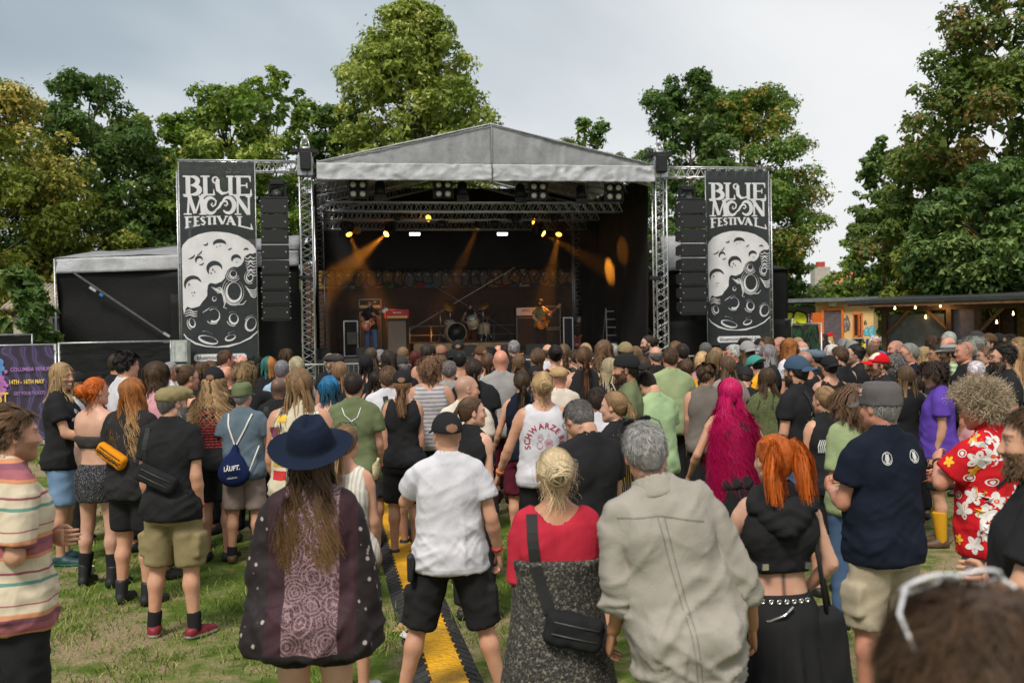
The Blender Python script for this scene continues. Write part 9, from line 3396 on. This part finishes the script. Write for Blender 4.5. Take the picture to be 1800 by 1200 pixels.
for nm,px,d,rgb,lb,cat in(('dry_leaf',702,6.75,(176,140,96),'curled dry leaf beside the yellow cable ramp','leaf'),('paper_scrap',709,6.55,(206,204,200),'crumpled white paper scrap beside the yellow cable ramp','litter')):
 X=(px-900)/FPX*d
 rngp=np.random.default_rng(int(px))
 n=9
 V=[(0,0,.02)]+[((.055+.035*(i%2))*math.cos(2*math.pi*i/n),(.055+.035*(i%2))*math.sin(2*math.pi*i/n),.012+.035*rngp.random())for i in range(n)]
 if nm=='paper_scrap':
  V=[(x*.7,y*.7,z*1.3+.01)for x,y,z in V]
 V+=[(x,y,z-.004)for x,y,z in V]
 F=[(0,1+i,1+(i+1)%n)for i in range(n)]+[(n+1,n+2+(i+1)%n,n+2+i)for i in range(n)]+[(1+i,n+2+i,n+2+(i+1)%n,1+(i+1)%n)for i in range(n)]
 o_=MB().add(V,F).build(nm,simple(nm,srgb(*rgb),.8,var=.2,vs=30),None,False,loc=(X,d,.004))
 tag(o_,lb,cat)
# ------------------------------------------------------------------ yellow cable ramp across the grass
pA,pB=Vector((-.43,5.885,0)),Vector((-1.45,11.27,0))
dv=(pB-pA).normalized()
rzc=math.atan2(dv.y,dv.x)-math.pi/2
start=pA-dv*1.3
ramp=empty('cable_ramp',start,rzc)
tag(ramp,'long yellow and black cable ramp lying on the grass towards the stage','cable ramp')
t=NT('yellow_lid')
vo=t.n('ShaderNodeTexVoronoi')
vo.inputs['Scale'].default_value=38
tcn=t.n('ShaderNodeTexCoord')
t.l(tcn.outputs['Object'],vo.inputs['Vector'])
dirt=t.noise(5,5,.65)
t.col(t.mix(t.ramp(dirt,[(.46,(0,0,0)),(.74,(.8,.8,.8))]),srgb(234,172,22),srgb(150,118,58)))
t.set(Roughness=.55)
t.bump(t.math('ADD',t.math('MULTIPLY',vo.outputs['Distance'],-1.0),t.math('MULTIPLY',dirt,.4)),.8,.02)
M['lid']=t.m
M['rubber']=simple('black_rubber',(.028,.027,.026),.9,var=.5,vs=8,bump=.6,bs=60)
SEG=.90
lidm=basem=None
for i in range(14):
 y0,y1=i*SEG+.005,(i+1)*SEG-.005
 if lidm is None:
  b_=MB()
  V=[(-.205,0,.0),(-.105,0,.045),(.105,0,.045),(.205,0,.0)]
  V=V+[(x,SEG-.01,z)for x,y,z in V]
  b_.add(V,[(0,1,5,4),(1,2,6,5),(2,3,7,6),(3,2,1,0),(4,5,6,7),(0,4,7,3)])
  for k in range(9):
   for s in(-1,1):
    b_.box((s*.155,.05+k*.1,.023),(.095,.06,.008),Matrix.Rotation(s*math.atan2(.045,.10),3,'Y'))
  bo_=b_.build('ramp_base',M['rubber'],ramp,loc=(0,y0,0))
  basem=bo_.data
  l_=MB().box((0,(SEG-.01)/2,.053),(.20,SEG-.014,.012),bev=.004)
  for k in range(8):
   for s in(-1,1):
    l_.box((s*.104,.06+k*.11,.050),(.016,.018,.006))
  lo_=l_.build('ramp_lid',M['lid'],ramp,loc=(0,y0,0))
  lidm=lo_.data
 else:
  for nm,me in(('ramp_base',basem),('ramp_lid',lidm)):
   o_=bpy.data.objects.new(nm,me)
   link(o_,ramp)
   o_.location=(0,y0,0)
# ------------------------------------------------------------------ guitar and bass
def guitar(info,label,bodyrgb,rimrgb,nlen,head_rgb,bass=False,z0=1.02,tiltdeg=38):
 root=empty('guitar' if not bass else 'bass_guitar',info['o'].location,0)
 root.rotation_euler=info['o'].rotation_euler
 root.scale=info['o'].scale
 tag(root,label,'guitar' if not bass else 'bass guitar')
 a=R(180-tiltdeg)
 X=Vector((math.cos(a),0,math.sin(a)))
 Z=Vector((-math.sin(a),0,math.cos(a)))
 C=Vector((.03,.185,z0))
 to=lambda x,y,z:tuple(C+X*x+Z*z+Vector((0,y,0)))
 if not bass:
  out=[(-.22,0),(-.215,.08),(-.17,.145),(-.10,.165),(-.03,.13),(.03,.10),(.08,.115),(.14,.125),(.19,.09),(.18,.03),(.14,0),(.17,-.04),(.20,-.075),(.16,-.09),(.11,-.085),(.04,-.095),(-.03,-.13),(-.10,-.165),(-.17,-.145),(-.215,-.08)]
 else:
  out=[(-.24,0),(-.22,.09),(-.15,.15),(-.06,.15),(.02,.11),(.10,.12),(.20,.16),(.25,.13),(.20,.07),(.13,.03),(.13,-.03),(.20,-.09),(.18,-.13),(.10,-.12),(0,-.11),(-.08,-.15),(-.16,-.15),(-.22,-.09)]
 n=len(out)
 mb=MB()
 V=[to(x,.02,z)for x,z in out]+[to(x,-.025,z)for x,z in out]
 mb.add(V,[tuple(range(n)),tuple(range(2*n-1,n-1,-1))]+[(i,n+i,n+(i+1)%n,(i+1)%n)for i in range(n)])
 t=NT('burst_'+label[:6])
 t.col(t.ramp(t.noise(5,2),[(.35,srgb(*rimrgb)),(.6,srgb(*bodyrgb))]))
 t.set(Roughness=.2)
 bd=mb.build('body',t.m,root)
 mb=MB()
 V=[to(x*.96,.0215,z*.96)for x,z in out]
 mb.add(V,[tuple(range(n))]).build('top',simple('gtop_'+label[:6],srgb(*bodyrgb),.18,var=.35,vs=7),bd)
 MB().box(to(.12+nlen/2,.022,0),(nlen+.06,.026,.046),Matrix.Rotation(-a,3,'Y')).build('neck',M['wood_dark'],root)
 hx=.12+nlen
 hdp=MB()
 V=[to(hx,.014,-.025),to(hx,.014,.025),to(hx+.08,.014,.045),to(hx+.19,.014,.04),to(hx+.21,.014,0),to(hx+.19,.014,-.035),to(hx+.06,.014,-.035)]
 V=V+[(x,y+.018,z)for x,y,z in V]
 hdp.add(V,[tuple(range(7))[::-1],tuple(range(7,14))]+[(i,(i+1)%7,7+(i+1)%7,7+i)for i in range(7)]).build('headstock',simple('hs_'+label[:6],srgb(*head_rgb),.4,var=.1),root)
 for k in range(4):
  MB().box(to(hx+.05+k*.04,.026,.052 if k%2 else-.05),(.022,.016,.026)).build('tuning_peg',chrome,root)
 for x,c in((.04,0),(-.06,0)):
  MB().box(to(x,.028,0),(.035,.016,.085),Matrix.Rotation(-a,3,'Y')).build('pickup',chrome if not bass else M['blackmetal'],root)
 MB().box(to(-.12,.028,0),(.03,.02,.09),Matrix.Rotation(-a,3,'Y')).build('bridge',chrome,root)
 MB().add([to(-.02,.026,-.03),to(.09,.026,-.035),to(.06,.026,-.085),to(-.05,.026,-.11)],[(0,1,2,3)]).build('scratch_plate',simple('cream_plate',srgb(226,214,186),.4,var=0)if not bass else M['tolex'],root)
 mb=MB()
 for k in range(6 if not bass else 4):
  o_=(-.016+.032*k/(5 if not bass else 3))
  mb.tube([to(-.12,.042,o_),to(hx,.038,o_*.8)],.0012,4,False)
 st_=mb.build('strings',chrome,root)
 st_['kind']='stuff'
 MB().tube([to(.16,0,.05),(-.10,.13,1.30),(-.13,.03,1.475),(-.02,-.14,1.36),(.15,-.10,1.15),to(-.20,-.02,.03)],.016,6).build('strap',simple('strap_'+label[:5],srgb(110,76,46),.8),root)
 return root
guitar(gtr,'sunburst electric guitar played by the guitarist',(206,96,34),(110,28,18),.42,(200,206,210))
guitar(bas,'orange sunburst bass guitar played by the bassist',(226,112,26),(60,22,12),.58,(196,150,96),True,.98,42)
u,z=su(1014,600,5.2)
sp2={'o':bpy.data.objects.new('tmp',None)}
sp2['o'].location=sw(u,5.2,DK-.55)
sp2['o'].rotation_euler=(0,0,SA+R(180))
guitar(sp2,'spare orange guitar leaning upright by the rear tower',(190,60,30),(60,20,12),.5,(196,150,96),True,.90,84)
b=drm['B']
for s in(-1,1):
 sh,el,wr,uu,v,g=b.arm[s]
 a0=wr+v*.05
 o_=MB().tube([a0-g*.02,a0+v*.16+Vector((-s*.10,.22,.02))],[.008,.005],6).build('drum_stick',M['wood'],None,True)
 o_.location,o_.rotation_euler,o_.scale=drm['o'].location,drm['o'].rotation_euler,drm['o'].scale
 tag(o_,'wooden drum stick in the drummer\'s %s hand'%('left' if s<0 else 'right'),'drum stick')
Om['glasses'].data=Om['glasses'].data.copy()
Om['glasses'].data.materials.clear()
Om['glasses'].data.materials.append(simple('white_frame',(.75,.75,.77),.3,var=0))
# ------------------------------------------------------------------ theatrical haze on stage
hz_=MB().box((UW/2,4.3,(DK+5.9)/2+.1),(UW-.9,7.4,5.9-DK-.1)).build('stage_haze',None)
hz_.location=SORG
hz_.rotation_euler=(0,0,SA)
tag(hz_,'thin theatrical smoke hanging under the stage roof','smoke',kind='stuff')
mv=bpy.data.materials.new('stage_smoke')
mv.use_nodes=True
for n_ in list(mv.node_tree.nodes):
 mv.node_tree.nodes.remove(n_)
ov=mv.node_tree.nodes.new('ShaderNodeOutputMaterial')
pv=mv.node_tree.nodes.new('ShaderNodeVolumePrincipled')
pv.inputs['Color'].default_value=(.8,.8,.8,1)
pv.inputs['Density'].default_value=.0055
mv.node_tree.links.new(pv.outputs[0],ov.inputs['Volume'])
hz_.data.materials.append(mv)
